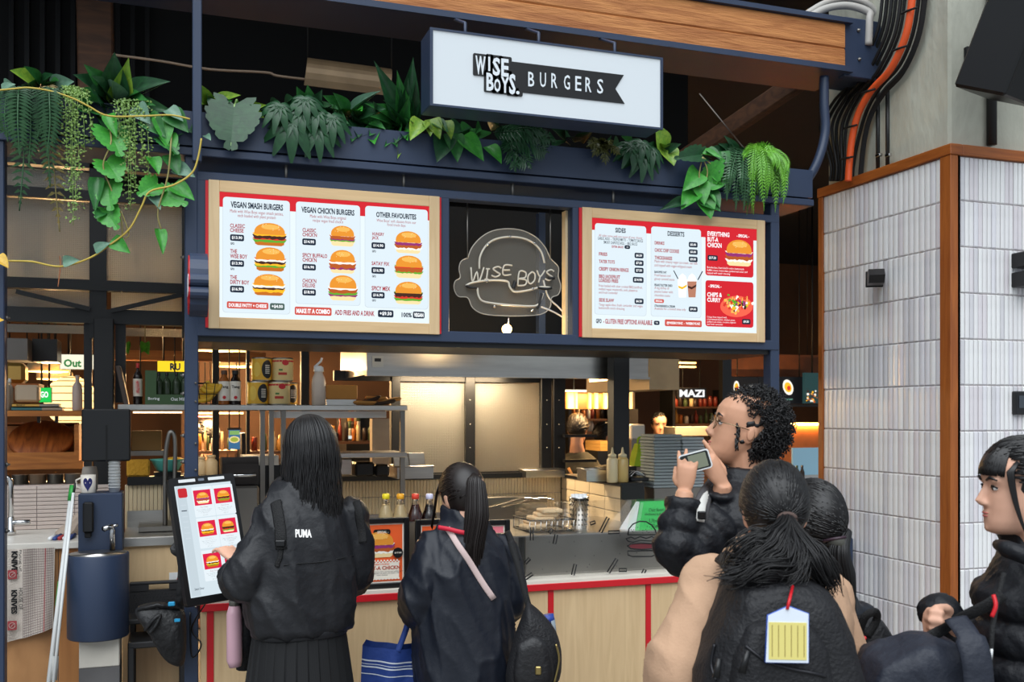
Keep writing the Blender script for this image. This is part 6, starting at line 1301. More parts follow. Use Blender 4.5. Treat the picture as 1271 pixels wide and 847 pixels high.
# ================================================================== HALL BEHIND THE STALL
GLOWW = M('lamp_glow', (255, 216, 150), .4, emit=3.0, ecol=(255, 206, 130))
def glow(t, px0, py, px1, Y, power):          # the light a strip lamp gives, just under its tube
    a, b = P(px0, py, Y), P(px1, py, Y); attach(area(((a.x+b.x)/2, Y, a.z-.004), (0, 0, 0), b.x-a.x, .03, power, WARM), t)
def disc_lamp(px, py, Y, rpx, label):
    c = P(px, py, Y); r_ = rpx*scl(px, Y); r = thing('disc_lamp', label, 'lamp', c, 'round ceiling lamps of the hall')
    ob('shade', MB().lathe([(r_, .0), (r_, .04), (r_*.9, .06), (.02, .06)], c, 28), M('lamp_shade', (222, 190, 140), .5), r); ob('diffuser', MB().lathe([(r_*.97, -.006), (r_*.97, 0.001)], c, 28), GLOWW, r); ob('rod', MB().tube([c+Vector((0, 0, .06)), (c.x, c.y, 3.9)], .008, 6), BLK, r)
    l = point(c+Vector((0, 0, -.05)), 70, WARM, .04); attach(l, r)
disc_lamp(272, 436, 3.2, 36, 'glowing round ceiling lamp seen above the bananas'); disc_lamp(296, 455, 5.2, 26, 'smaller round ceiling lamp beyond the bananas'); disc_lamp(60, 461, 3.3, 24, 'glowing round lamp below the white lettered sign'); disc_lamp(68, 470.5, 4.6, 21, 'round lamp just above the paper globe')
c = P(88, 498, 3.0); gl = thing('paper_globe_lamp', 'big glowing paper globe lamp behind the timber shelf', 'lamp', c); rg = 31*scl(88, 3.0)
ob('globe', MB().ell(c, rg, 24), M('paper_glow', (255, 226, 166), .7, emit=1.3, ecol=(250, 218, 150)), gl)
for i in range(9):
    a = -1.2+2.4*i/8; ob('hoop', MB().tube([(c.x+rg*1.003*math.cos(a)*math.cos(t), c.y+rg*1.003*math.cos(a)*math.sin(t), c.z+rg*1.003*math.sin(a)) for t in [2*math.pi*k/24 for k in range(25)]], .004, 4), M('paper_hoop', (226, 190, 120), .7), gl)
ob('cord', MB().tube([(c.x, c.y, c.z+rg), (c.x, c.y, 3.9)], .006, 5), BLK, gl)
# signs
def sign(px0, py0, px1, py1, Y, s, label, ground, ink, tx=None, glow=.8, dep=.04):
    r = thing('shop_sign', label, 'sign', P((px0+px1)/2, py1, Y)); pxob('box', px0, py0, px1, py1, Y, dep, BLK, r); pxob('face', px0+.5, py0+.5, px1-.5, py1-.5, Y-.004, .004, E(label[:20].replace(' ', '_'), ground, glow), r)
    t = tx or (px0+2, py0+3, px1-2, py1-3); txt(s, *t, Y-.006, ink, r, bold=.04)
    c_ = P((px0+px1)/2, py0, Y); 
    for k in (.2, .8):
        p_ = P(px0+(px1-px0)*k, py0, Y); ob('hanger', MB().tube([(p_.x, Y+dep/2, p_.z), (p_.x, Y+dep/2, 3.9)], .006, 5), BLK, r)
    return r
sign(74, 440, 128, 459, 2.6, 'Out', 'white hanging sign with green lettering over the neighbouring kitchen', (240, 232, 208), E('green_ink', (46, 120, 60)), (79, 446, 101, 456), 1)
sign(48, 481, 64, 500, 2.6, 'GO', 'small bright green sign beside the paper globe', (30, 190, 80), EWH, (50, 486, 60, 494), 1)
sign(195, 448, 236, 462, 2.3, 'RU', 'yellow sign with black lettering above the green carton', (246, 206, 40), EDK, (211, 451, 224, 460), 1)
sg_ = sign(841, 481.5, 877, 495, 5.2, 'MAZI', 'black sign with glowing white letters over the far kitchen', (16, 18, 22), EWH, (843.5, 484, 874.5, 493), 1)
# ceiling boxes left
hung('grey_duct_box', 2, 420, 34, 447, 2.0, .3, M('duct_grey', (104, 100, 96), .6), 'grey boxed duct under the lit window strip', 'duct'); hung('black_drum_shade', 40, 421, 71, 449, 2.2, .25, BLK, 'black drum lamp shade beside the grey duct', 'lampshade')  # the black box stands for a lamp's drum shade, modelled square
pxob('timber_beam', 120, 436, 330, 448, 3.0, .12, BTIMB, label='warm lit timber beam crossing the kitchen behind the shelf', cat='beam')
for k, (x, m_) in enumerate(((180, 'a'), (156, 'b'))):
    r = plant('hanging_sprig', ['small lime sprig hanging before the timber beam', 'small lime sprig beside the black column'][k], x, 428, 1.3)
    for i in range(4): lp(r, 'heart', GA, x, 426, x+RND.uniform(-5, 5), 434+RND.uniform(-4, 6), 1.3, 1.25, .8)
    stem(r, [P(x, 400, 1.3), P(x, 428, 1.3)], .002)
# dark posts between kitchens
for k, (x0, x1, Y, t) in enumerate(((264, 272, 1.5, 425), (306, 310, 2.2, 425), (374, 384, 1.5, 425), (486, 492, 1.9, 470), (897, 908, 3.2, 430))): pxob('dark_post', x0, t-20, x1, 700, Y, .06, BLK, z0=0, label=['dark post between the kitchens, behind the bananas', 'thin dark post behind the stacked cans', 'dark post beside the white siphon', 'dark post beside the frosted glass', 'dark post in front of the far food stall'][k], cat='post')
# rear shelving filled with bottles and jars
JC = [M('jar_%d' % i, c, .4) for i, c in enumerate([(206, 150, 70), (150, 60, 40), (226, 200, 150), (80, 96, 60), (60, 44, 36), (190, 110, 40), (220, 214, 200), (110, 40, 30)])]
def far_shelf(px0, px1, pys, Y, label, glabel, n, hgt, name='far_shelf', seed=1):
    rr = random.Random(seed); a, b = P(px0, 500, Y).x, P(px1, 500, Y).x; r = thing(name, label, 'shelf', (a, Y, 0))
    for x in (a, b-.03): ob('upright', MB().box(x, x+.03, Y, Y+.3, 0, P(px0, min(pys)-22, Y).z), BLK, r)
    mes = []
    for py in pys:
        z = P((px0+px1)/2, py, Y).z; ob('board', MB().box(a+.03, b-.03, Y, Y+.3, z-.02, z), DTIMB, r)
        for i in range(n):
            x = a+.07+(b-a-.14)*(i+.5)/n+rr.uniform(-.01, .01); h = hgt*rr.uniform(.6, 1.1); q = min(.44*(b-a-.16)/n, .045)*rr.uniform(.75, 1); tall = rr.random() < .5
            prof = [(q, 0), (q, h*.6), (q*.4, h*.75), (q*.35, h)] if tall else [(q, 0), (q*1.02, h*.55), (q*.8, h*.62), (q*.8, h*.68)]
            ob('jar' if not tall else 'bottle', MB().lathe(prof, (x, Y+.12, z), 10), rr.choice(JC), label=glabel, cat='bottle', group=glabel)
    return r
far_shelf(300, 420, (560, 585), 3.0, 'dark shelf of jars under the far counter behind the cans', 'small jar or bottle on the dark shelf behind the cans', 9, .16, seed=3)
far_shelf(395, 480, (548,), 3.6, 'dark shelf with bottles behind the lower shelf tier', 'bottle on the dark shelf behind the lower steel tier', 8, .2, seed=4)
far_shelf(232, 300, (560, 590), 3.3, 'dark shelf of bottles behind the beige squeeze bottles', 'bottle on the dark shelf behind the beige squeeze bottles', 7, .18, seed=5)
far_shelf(835, 905, (526, 505), 5.6, 'shelf of brown cartons and jars in the far kitchen', 'brown jar on the far kitchen shelf below the glowing sign', 9, .16, seed=6)
far_shelf(706, 765, (536, 520), 4.85, 'shelf of glasses on the wall behind the cook', 'bottle on the wall shelf behind the cook', 7, .17, seed=7)
# lit drinks fridge, poster, strip lights
fg = thing('drinks_fridge', 'lit drinks fridge with glass door behind the lower shelf', 'fridge', P(440, 600, 4.2)); pxob('cabinet', 430, 512, 462, 640, 4.2, .5, BLK, fg, z0=0); pxob('lit_interior', 432, 514, 447, 545, 4.19, .01, E('fridge_glow', (226, 232, 226), .8), fg)
for i in range(4):
    for j in range(3): p_ = P(434+i*3.4, 523+j*9, 4.17); ob('drink', MB().lathe([(.02, 0), (.02, .06), (.008, .075), (.008, .09)], p_, 8), JC[(i+j*3) % 8], label='small drink bottle inside the lit fridge', cat='bottle', group='drinks in the lit fridge')
hung('poster_rail', 282, 531, 300, 534, 2.89, .03, BLK, 'black rail holding the lit noodle bowl poster', 'rail'); po = thing('bowl_poster', 'lit poster of a noodle bowl deep behind the shelf', 'poster', P(291, 557, 2.9)); pxob('panel', 284, 534, 298, 558, 2.9, .02, E('poster_blue', (60, 110, 150), .8), po); c = P(291, 546, 2.88); k_ = scl(291, 2.9)
ob('bowl_print', MB().prism(circ(18, 6.4*k_, 0, 0, 4.2*k_), .002, front(c.x, 2.894, c.z)), E('bowl_print', (226, 206, 150)), po); ob('food_print', MB().prism(circ(16, 4.8*k_, 0, 0, 3*k_), .002, front(c.x, 2.891, c.z)), E('food_print', (150, 160, 60)), po); pxob('top_print', 285, 535, 297, 540, 2.893, .004, E('poster_green', (120, 160, 90)), po)
for k, (x0, x1, y, Y, c_, s_) in enumerate(((246, 302, 513, 3.8, (255, 224, 180), 2), (165, 226, 512, 2.2, (255, 220, 170), 2), (244, 264, 517, 3.9, (240, 70, 70), 1.2), (700, 786, 485.5, 3.0, (255, 236, 190), 3))): t_ = hung('strip_light', x0, y-1, x1, y+1.2, Y, .03, M('strip_%d' % k, c_, .4, emit=s_), ['long warm strip light under the far canopy', 'warm strip light below the oat milk carton', 'short red neon strip deep in the hall', 'bright strip light above the cook'][k], 'strip light'); k == 2 or glow(t_, x0, y+1.4, x1, Y+.015, (28, 22, 0, 13)[k])
for k, y in enumerate((444.5, 450.5, 455.5)): glow(hung('slat_light', 842, y-1, 864, y+1, 4.5+.2*k, .04, M('slat_glow', (255, 206, 120), .4, emit=2.5), ['glowing ceiling slat over the far kitchen, uppermost', 'glowing ceiling slat over the far kitchen, middle', 'glowing ceiling slat over the far kitchen, lowest'][k], 'strip light'), 842, y+1.3, 864, 4.52+.2*k, 22)
# hood with warm strips behind the cook; orange lamplight painted into its metal
ch = hung('lamp_tinted_hood', 700, 487, 788, 508, 3.2, .4, M('steel_lamp_tint', (205, 150, 100), .3, .9), 'steel hood coloured with orange lamplight above the cook', 'hood')
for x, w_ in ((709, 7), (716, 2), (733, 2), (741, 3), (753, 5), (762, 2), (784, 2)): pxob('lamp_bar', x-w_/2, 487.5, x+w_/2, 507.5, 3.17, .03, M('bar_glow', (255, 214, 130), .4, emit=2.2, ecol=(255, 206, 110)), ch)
# partition walls far behind so that the depth closes
pxob('far_wall_panel', 225, 300, 500, 760, 6.0, .1, M('panel_brown', (70, 46, 30), .8, var=.3, vs=2), z0=0, label='dim brown wall panel far behind the shelves', cat='panel')
pxob('far_tile_panel', 462, 520, 500, 700, 2.6, .08, M('far_grey_tile', (150, 136, 118), .4, var=.1), z0=0, label='grey tiled panel behind the lower shelf tier', cat='panel')
pxob('dark_partition', 768, 508, 792, 600, 4.8, .06, DARKW, z0=0, label='dark partition behind the black post', cat='partition')
pxob('far_counter', 700, 565, 1012, 720, 4.45, .3, M('far_counter', (150, 120, 84), .6, var=.2), z0=0, label='long food counter across the hall behind the cook', cat='counter')
pxob('counter_plinth', 864, 541, 898, 700, 4.82, .2, DARKW, z0=0, label='dark plinth under the white counter top of the far kitchen', cat='plinth')
pxob('appliance_stand', 784, 546, 800, 700, 2.8, .25, SSR, z0=0, label='steel stand under the white counter appliance', cat='stand')
pxob('white_counter', 838, 530, 900, 541, 4.8, .25, M('counter_white', (190, 190, 180), .5), label='white counter top in the far kitchen', cat='counter')
for k in range(3): pxob('pizza_box', 745, 556-k*4.2, 763, 560-k*4.2, 3.4, .3, M('pizza_card', (206, 160, 84), .8), label='flat tan takeaway box in the low pile near the cook', cat='box', group='tan takeaway boxes near the cook')
pxob('box_table', 742, 560, 766, 640, 3.38, .34, BLK, z0=0, label='black table below the tan takeaway boxes', cat='table')
pxob('white_appliance', 783, 527, 801, 546, 2.8, .25, M('appliance_white', (210, 206, 196), .5), label='white counter appliance behind the lime bag', cat='appliance', r=.01)
lb = thing('lime_bag', 'lime green reusable shopping bag behind the squeeze bottles', 'bag', P(800, 580, 1.5)); q = [P(787, 579, 1.5), P(812, 580, 1.5), P(809, 552, 1.5), P(792, 551, 1.5)]; LM = M('lime_fabric', (170, 210, 40), .7, bump=.3, bs=30)
ob('body', MB().loft([[q[0], q[1], q[1]+Vector((0, .08, 0)), q[0]+Vector((0, .08, 0))], [q[3]+Vector((0, .01, -.05)), q[2]+Vector((0, .01, -.05)), q[2]+Vector((0, .09, -.05)), q[3]+Vector((0, .09, -.05))], [q[3], q[2], q[2]+Vector((0, .05, 0)), q[3]+Vector((0, .05, 0))]], sm=False), LM, lb)
for y in (0, .05): ob('handle', MB().tube(bez([q[3]+Vector((.02, y, 0)), q[3]+Vector((.03, y, .035)), q[2]+Vector((-.03, y, .035)), q[2]+Vector((-.02, y, 0))], 5), .007, 6, flat=.4), LM, lb)
pxob('bag_bench', 785, 580, 815, 700, 1.48, .3, SSR, z0=0, label='steel bench under the lime green bag', cat='bench')
# far menu screens
fm = thing('menu_screen_row', 'row of black menu screens with food pictures behind the curly haired man', 'menu screen', P(955, 502, 4.6))
for x in (915, 960, 992): ob('hanger', MB().tube([P(x, 469, 4.63), (P(x, 469, 4.63).x, 4.63, 3.9)], .006, 5), BLK, fm)
for a, b in ((907, 941), (941.5, 970), (970.5, 998)): pxob('screen', a, 468, b, 501.5, 4.6, .04, E('far_screen', (16, 17, 20), .8), fm)
def blob(px, py, rx, ry, m, Y=4.59, rot=0): c = P(px, py, Y); k = scl(px, Y); ob('food_picture', MB().prism(circ(16, rx*k, 0, 0, ry*k), .004, front(c.x, Y, c.z) @ Matrix.Rotation(rot, 4, 'Z')), m, fm)
for px, py, rx, ry, m1, m2 in ((914, 481, 4, 8, MAY, CHS), (933, 485, 8.5, 6.5, MAY, LET), (953, 483, 6, 9.5, LET, CHS), (978, 481, 7, 10, MAY, CHS)):
    blob(px, py, rx, ry, m1, 4.592, .4 if px > 970 else 0); blob(px, py, rx*.7, ry*.65, m2, 4.586, .4 if px > 970 else 0); blob(px+1, py+1, rx*.35, ry*.3, TOM, 4.58)
txt('GREEN CURRY', 972, 495, 984, 497, 4.594, E('teal_ink', (130, 190, 170)), fm, bold=0); txt('PAD THAI', 950, 497, 958, 499, 4.594, E('teal_ink', (130, 190, 170)), fm, bold=0)
f2_ = thing('menu_screen', 'angled screen with a dish picture at the edge of the tiled pillar', 'menu screen', P(1005, 500, 4.5)); pxob('screen', 999, 463, 1018, 501, 4.5, .04, E('far_screen2', (40, 70, 70), .7), f2_); ob('bracket', MB().tube([P(1008, 464, 4.53), (P(1008, 464, 4.53).x, 4.53, 3.9)], .01, 6), BLK, f2_)
for i in range(26): p_ = P(1000+RND.random()*14, 484+RND.random()*15, 4.49); k = scl(1005, 4.5); ob('dish_picture', MB().prism(circ(6, RND.uniform(.8, 1.8)*k), .003, front(p_.x, 4.494-.0003*i, p_.z)), RND.choice([CHS, BUN2, PAT, FRY, MAY]), f2_)
pxob('screen_rail', 900, 502, 1022, 505, 4.6, .06, BLK, fm); hung('screen_drop', 900, 440, 1022, 468, 4.75, .06, M('far_bulk', (110, 62, 30), .7, var=.2), 'brown bulkhead above the far menu screens', 'bulkhead')
pxob('counter_band', 968, 528, 1024, 552, 3.8, .5, M('orange_counter', (206, 108, 36), .5, var=.1), z0=0, label='orange timber counter beside the tiled pillar', cat='counter'); cl_ = pxob('counter_light', 968, 525.5, 1024, 528, 3.8, .3, M('counter_glow', (255, 190, 100), .4, emit=2), label='glowing strip along the orange timber counter', cat='strip light'); a_ = P(996, 525, 3.79); attach(area((a_.x, 3.78, a_.z), (math.pi/2, 0, 0), .45, .03, 8, WARM), cl_)
dc = thing('display_case', 'lit glass display case below the orange timber counter', 'display case', P(1000, 640, 3.4)); pxob('glass', 984, 556, 1024, 590, 3.4, .02, M('case_glass', (150, 190, 210), .1, emit=.35, ecol=(110, 150, 170)), dc); pxob('base', 968, 600, 1024, 720, 3.4, .4, SSR, dc, z0=0); pxob('frame', 968, 590, 1024, 600, 3.38, .4, SS, dc)
for k in range(5): c = P(970+k*6.4, 576, 3.3); ob('bottle', MB().lathe([(.021, 0), (.021, .09), (.01, .12), (.01, .15)], (c.x, 3.3, P(980, 600, 3.3).z), 8), JC[k], label='sauce bottle beside the lit display case', cat='bottle', group='bottles beside the display case')
pxob('case_ledge', 966, 600, 996, 606, 3.25, .14, SSR, label='steel ledge before the display case', cat='ledge')
# ================================================================== PEOPLE
from mathutils.bvhtree import BVHTree
CRV = Vector((CA, -SA, 0)); CFV = Vector((SA, CA, 0)); UP = Vector((0, 0, 1))
TMP = bpy.data.scenes.new('build')
def remesh(mb, vox, it=4, name='m', fac=.5):
    me = mb.mesh('tmp'); o = bpy.data.objects.new('tmp', me); TMP.collection.objects.link(o)
    m = o.modifiers.new('r', 'REMESH'); m.mode = 'VOXEL'; m.voxel_size = vox; m.use_smooth_shade = True
    if it: s = o.modifiers.new('s', 'SMOOTH'); s.factor = fac; s.iterations = it
    vl = TMP.view_layers[0]; vl.update(); dg = vl.depsgraph; dg.update()
    out = bpy.data.meshes.new_from_object(o.evaluated_get(dg)); out.name = name
    bpy.data.objects.remove(o); bpy.data.meshes.remove(me)
    out.polygons.foreach_set('use_smooth', [True]*len(out.polygons)); return out
def folds(me, amp, s=9, st=(1, 1, .4), quilt=0):
    off = Vector((RND.random()*20, 3, 7)); N = [v.normal.copy() for v in me.vertices]
    for v, n in zip(me.vertices, N):
        p = Vector((v.co.x*st[0]+v.co.z*.25, v.co.y*st[1], v.co.z*st[2]+v.co.x*.5))*s+off
        a = noise.noise(p); b = noise.noise(p*2.3+off); v.co += n*amp*((1-2*abs(a)**.6)*1.2+(1-2*abs(b)**.65)*.42)
    me.update(); return me
def bvh(me): return BVHTree.FromPolygons([v.co for v in me.vertices], [p.vertices for p in me.polygons])
def hit(tree, px, py, lift=.004):
    r = ray(px, py).normalized(); l, n, i, d = tree.ray_cast(CAM, r)
    return (l+n*lift, n) if l else (None, None)
def ring(c, rx, ry, R_, F_, n=24, p=2.3):
    o = []
    for i in range(n):
        a = 2*math.pi*i/n; ca, sa = math.cos(a), math.sin(a); k = (abs(ca)**p+abs(sa)**p)**(-1/p)
        o.append(Vector(c)+R_*(rx*k*ca)+F_*(ry*k*sa))
    return o
def fvec(a): # heading in degrees from camera forward, positive to the camera's right
    a = math.radians(a); return CFV*math.cos(a)+CRV*math.sin(a)
HEADP = [(-.50, .26, .04, .07), (-.475, .33, -.0, .14), (-.43, .36, -.05, .185), (-.36, .368, -.12, .225), (-.28, .358, -.2, .255), (-.2, .362, -.28, .28), (-.1, .362, -.37, .3), (0, .345, -.42, .315), (.06, .37, -.43, .322), (.12, .385, -.44, .328), (.22, .38, -.44, .33), (.32, .33, -.41, .3), (.41, .23, -.32, .225), (.47, .11, -.2, .125), (.5, -.02, -.1, .03)]
def head_frame(c, F_, tilt=0, roll=0, hh=.225):
    R_ = F_.cross(UP).normalized(); a = math.radians(tilt); f = F_*math.cos(a)+UP*math.sin(a); u = R_.cross(f)
    if roll:
        b = math.radians(roll); R2 = R_*math.cos(b)+u*math.sin(b); u = R2.cross(f); R_ = R2
    return basis(R_, f, u, c) @ Matrix.Scale(hh, 4)
def add_head(mb, T):
    rings = []
    for z, yf, yb, w in HEADP:
        cy = (yf+yb)/2; ry = (yf-yb)/2; r = []
        for i in range(24):
            a = 2*math.pi*i/24; ca, sa = math.cos(a), math.sin(a); p = 2.25; k = (abs(ca)**p+abs(sa)**p)**(-1/p); r.append((w*k*ca, cy+ry*k*sa, z))
        rings.append(r)
    mb.loft(rings, T=T)
    mb.tube([(0, .33, .05), (0, .385, -.06), (0, .432, -.135), (0, .385, -.18)], [.034, .038, .042, .034], 8, T=T)
    for s in (1, -1): mb.ell((s*.042, .378, -.165), (.032, .04, .028), 8, T=T)
    mb.ell((0, .352, -.262), (.088, .036, .02), 8, T=T); mb.ell((0, .348, -.305), (.075, .036, .024), 8, T=T); mb.ell((0, .33, -.425), (.07, .05, .05), 8, T=T)
    for s in (1, -1):
        mb.ell((s*.305, -.06, -.06), (.03, .07, .125), 10, T=T); mb.ell((s*.325, -.085, -.02), (.022, .075, .085), 10, T=T); mb.ell((s*.14, .335, .085), (.09, .03, .026), 8, T=T)
def face_bits(par, T, brow=HAIR):
    IRIS = M('iris', (34, 22, 16), .2)
    for s in (1, -1):
        e = ob('eye', MB().ell((s*.135, .312, .0), (.052, .03, .026), 10, T=T), EYEW, par); ob('iris', MB().ell((s*.135, .336, .0), (.022, .01, .022), 10, T=T), IRIS, e)
        ob('eyelid', MB().tube([T @ Vector((s*(.135-.06), .326, .002)), T @ Vector((s*.135, .346, .03)), T @ Vector((s*(.135+.065), .312, .006))], .0022, 5), HAIR, par)
        ob('eyebrow', MB().tube([T @ Vector((s*.06, .37, .085)), T @ Vector((s*.14, .37, .115)), T @ Vector((s*.22, .325, .09))], [.0028, .004, .0018], 6), brow, par)
    ob('lips', MB().ell((0, .362, -.266), (.075, .03, .014), 10, T=T).ell((0, .359, -.30), (.065, .03, .016), 10, T=T), LIP, par)
def hand(mb, wrist, d, n, curl, side=1, L=.178, spread=.16, thumb=(.5, .3), fl=None):
    # d: wrist->knuckles direction, n: back-of-hand normal; side +1 puts the thumb on +cross(d,n)
    d = Vector(d).normalized(); n = Vector(n); n = (n-d*n.dot(d)).normalized(); s = d.cross(n)*side; k = L/.178; w = Vector(wrist)
    def pt(a, b, c): return w+d*a*k+s*b*k+n*c*k
    mb.tube([pt(-.03, 0, 0), pt(0, 0, 0), pt(.03, 0, 0), pt(.06, 0, 0), pt(.086, -.002, 0)], [.024*k, .025*k, .034*k, .038*k, .035*k], 12, up=n, flat=.46)
    tips = []
    for i, (b, ln, r) in enumerate(((.029, .068, .0088), (.0095, .076, .009), (-.010, .070, .0086), (-.0285, .056, .0076))):
        c0 = curl[i] if hasattr(curl, '__len__') else curl; a = 0; p = pt(.082-.004*abs(i-1), b, 0); pts = [pt(.05, b*.9, 0), p]; sp = (1.5-i)*spread*.35
        for seg, fr in enumerate((.45, .31, .24)):
            a += c0*(.8 if seg == 0 else 1.05); dr = (d*math.cos(a)-n*math.sin(a))+s*sp*math.cos(a)*.6; dr.normalize(); p = p+dr*ln*fr*k; pts.append(p)
        mb.tube(pts, [r*k*1.05, r*k*1.08, r*k, r*k*.92, r*k*.7], 8); tips.append((p, dr))
    t0 = pt(.018, .026, -.006); ta, tc = thumb
    t1 = t0+(d*.5*math.cos(ta)+s*math.sin(ta)-n*.25)*.042*k; t2 = t1+(d*math.cos(tc)*.9+s*math.sin(tc)*.5-n*.35*math.sin(tc+.3))*.03*k; t3 = t2+(t2-t1).normalized()*.024*k
    mb.tube([t0, t1, t2, t3], [.014*k, .0125*k, .0105*k, .007*k], 8); return tips
def limb(mb, pts, rad, n=14, div=6):
    c = bez(pts, div); N = len(c)-1; m = len(rad)-1
    rr = [rad[min(int(i/N*m), m-1)]*(1-(i/N*m-min(int(i/N*m), m-1)))+rad[min(int(i/N*m), m-1)+1]*(i/N*m-min(int(i/N*m), m-1)) for i in range(N+1)]
    mb.tube(c, rr, n)
def puff_limb(mb, pts, rad, seg, n=16, depth=.024):
    c = bez(pts, 24); L = [0]
    for i in range(len(c)-1): L.append(L[-1]+(c[i+1]-c[i]).length)
    m = len(rad)-1; rr = []
    for l in L:
        t = l/L[-1]*m; i = min(int(t), m-1); r = rad[i]*(1-(t-i))+rad[i+1]*(t-i); ph = (l % seg)/seg; rr.append(r-depth*(1-abs(math.sin(math.pi*ph))**.5))
    mb.tube(c, rr, n)
def torso(mb, base, F_, rows, n=28, p=2.4):
    R_ = F_.cross(UP).normalized(); mb.loft([ring(base+UP*z+F_*fo+R_*ro, rx, ry, R_, F_, n, p) for z, rx, ry, fo, ro in rows])
def legs(mb, base, F_, hip, r0=.075, stance=.09):
    R_ = F_.cross(UP).normalized()
    for s in (1, -1):
        limb(mb, [base+R_*s*stance+UP*hip, base+R_*s*stance+UP*hip*.52+F_*.02, base+R_*s*stance+UP*.07], [r0*1.15, r0*.8, r0*.62, r0*.68, r0*.42])
        mb.tube([base+R_*s*stance+UP*.045-F_*.05, base+R_*s*stance+UP*.045+F_*.06, base+R_*s*stance*1.1+UP*.03+F_*.16], [.04, .042, .028], 10)
def shoes(par, base, F_, mat, stance=.09):
    R_ = F_.cross(UP).normalized()
    for s in (1, -1):
        c = base+R_*s*stance; ob('shoe', MB().loft([ring(c+UP*z+F_*.05, rx, ry, R_, F_, 18, 2.6) for z, rx, ry in ((0, .046, .135), (.02, .05, .14), (.05, .048, .13), (.075, .044, .09), (.1, .042, .07))]), mat, par)
# ---- hair
def ell_pt(T, d, k=1.07):           # point on an ellipsoid around the skull, direction d in head space
    d = d.normalized(); return T @ Vector((d.x*.345*k, -.03+d.y*.425*k, .07+d.z*.45*k))
def hair_cap(T, back=-.03, k=1.05):
    return MB().ell((0, back-.045, .085), (.335*k, .40*k, .428*k), 26, T=T, k=16)
def strands(mb, paths, r0, n=4, taper=.5):
    n = 4
    for p in paths: N = len(p); mb.tube(p, [r0*(1-(1-taper)*(i/(N-1))**2) for i in range(N)], n)
def slerp_paths(T, tie, N, seed, k=1.07, front=.45, steps=8):
    rr = random.Random(seed); out = []; td = tie.normalized()
    for i in range(N):
        a = rr.uniform(-math.pi, math.pi); z = rr.uniform(-.35, .95)
        # start points around the hairline and over the crown
        d0 = Vector((math.sin(a), math.cos(a), 0))*math.sqrt(max(0, 1-z*z))+Vector((0, 0, z))
        if d0.y > front and z < .55: continue
        if abs(a) < 1.9 and z < .0: continue
        q = []
        kk = k*rr.uniform(.985, 1.02)
        om = math.acos(max(-1, min(1, d0.normalized().dot(td))))
        if om < .05: continue
        for s in range(steps+1):
            t = s/steps; v = (d0.normalized()*math.sin((1-t)*om)+td*math.sin(t*om))/math.sin(om); q.append(ell_pt(T, v, kk*(1-.05*t*t)))
        out.append(q)
    return out
def tail_paths(pts, rad, N, seed, wild=.0):
    rr = random.Random(seed); c = bez(pts, 6); out = []; M_ = len(c)
    for i in range(N):
        a = rr.uniform(0, 2*math.pi); q = math.sqrt(rr.random()); end = rr.randint(int(M_*.72), M_); p = []
        w = Vector((rr.gauss(0, wild), rr.gauss(0, wild), rr.gauss(0, wild)))
        for j in range(end):
            t = j/(M_-1); m = len(rad)-1; k = min(int(t*m), m-1); r = rad[k]*(1-(t*m-k))+rad[k+1]*(t*m-k)
            tg = (c[min(j+1, M_-1)]-c[max(j-1, 0)]).normalized(); u = CRV-tg*tg.dot(CRV); u.normalize(); v = tg.cross(u)
            p.append(c[j]+(u*math.cos(a+t*.6)+v*math.sin(a+t*.6))*r*q+w*t*t)
        out.append(p)
    return out
NCOAT = M('black_shell_fabric', (30, 31, 35), .5, bump=.15, bs=40, spec=.4); NAVYC = M('navy_shell_fabric', (20, 25, 36), .48, spec=.4, bump=.1, bs=30); PUFF = M('black_puffer', (16, 18, 24), .55, spec=.4, bump=.2, bs=60); TAN = M('tan_cotton', (196, 158, 128), .85, bump=.12, bs=160, var=.05, vs=4)
SKRT = M('black_skirt', (12, 13, 16), .75); TROU = M('dark_trousers', (24, 25, 30), .8); SHOE = M('black_shoe', (18, 18, 18), .5); PACK = M('black_backpack', (20, 20, 24), .62, bump=.3, bs=120); WEB = M('black_webbing', (15, 15, 17), .7, bump=.4, bs=300)
def person(label, base): return thing('person', label, 'person', (base.x, base.y, 0))
def strap_on(tree, pxs, w, mat, par, name='strap', lift=.008, th=.3, n=8):
    pts = []
    for i in range(len(pxs)-1):
        for k in range(6):
            t = k/6; x = pxs[i][0]*(1-t)+pxs[i+1][0]*t; y = pxs[i][1]*(1-t)+pxs[i+1][1]*t; p, nn = hit(tree, x, y, lift)
            if p: pts.append(p)
    p, nn = hit(tree, pxs[-1][0], pxs[-1][1], lift)
    if p: pts.append(p)
    for _ in range(3): pts = [pts[0]]+[(pts[i-1]+pts[i]*2+pts[i+1])/4 for i in range(1, len(pts)-1)]+[pts[-1]]
    return ob(name, MB().tube(pts, w, n, flat=th, up=-CFV), mat, par), pts
# ------------------------------------------------------------------ 1: girl at the kiosk
b1 = PD(372, 780, 3.3); b1 = Vector((b1.x, b1.y, 0)); F = fvec(-26)
p1 = person('person in black jacket and pleated skirt tapping the ordering kiosk', b1)
T = head_frame(PD(385, 563, 3.33), fvec(-38), -16, 0, .222); mb = MB(); add_head(mb, T)
nk = b1+UP*1.31; mb.tube([T @ Vector((0, -.1, -.2)), T @ Vector((0, -.14, -.55)), nk], [.05, .05, .07], 12)
torso(mb, b1, F, [(.82, .12, .09, 0, 0), (1.0, .12, .09, 0, 0), (1.2, .14, .09, 0, 0), (1.3, .12, .07, 0, 0), (1.34, .06, .05, 0, 0)])
legs(mb, b1, F, .84, .06, .065)
ls, le, lw = PD(349, 642, 3.26), PD(303, 722, 3.2), PD(294, 697, 3.44); rs, re, rw = PD(437, 640, 3.4), PD(446, 712, 3.42), PD(420, 712, 3.68)
limb(mb, [ls, le, lw], [.042, .036, .024]); limb(mb, [rs, re, rw], [.042, .036, .024])
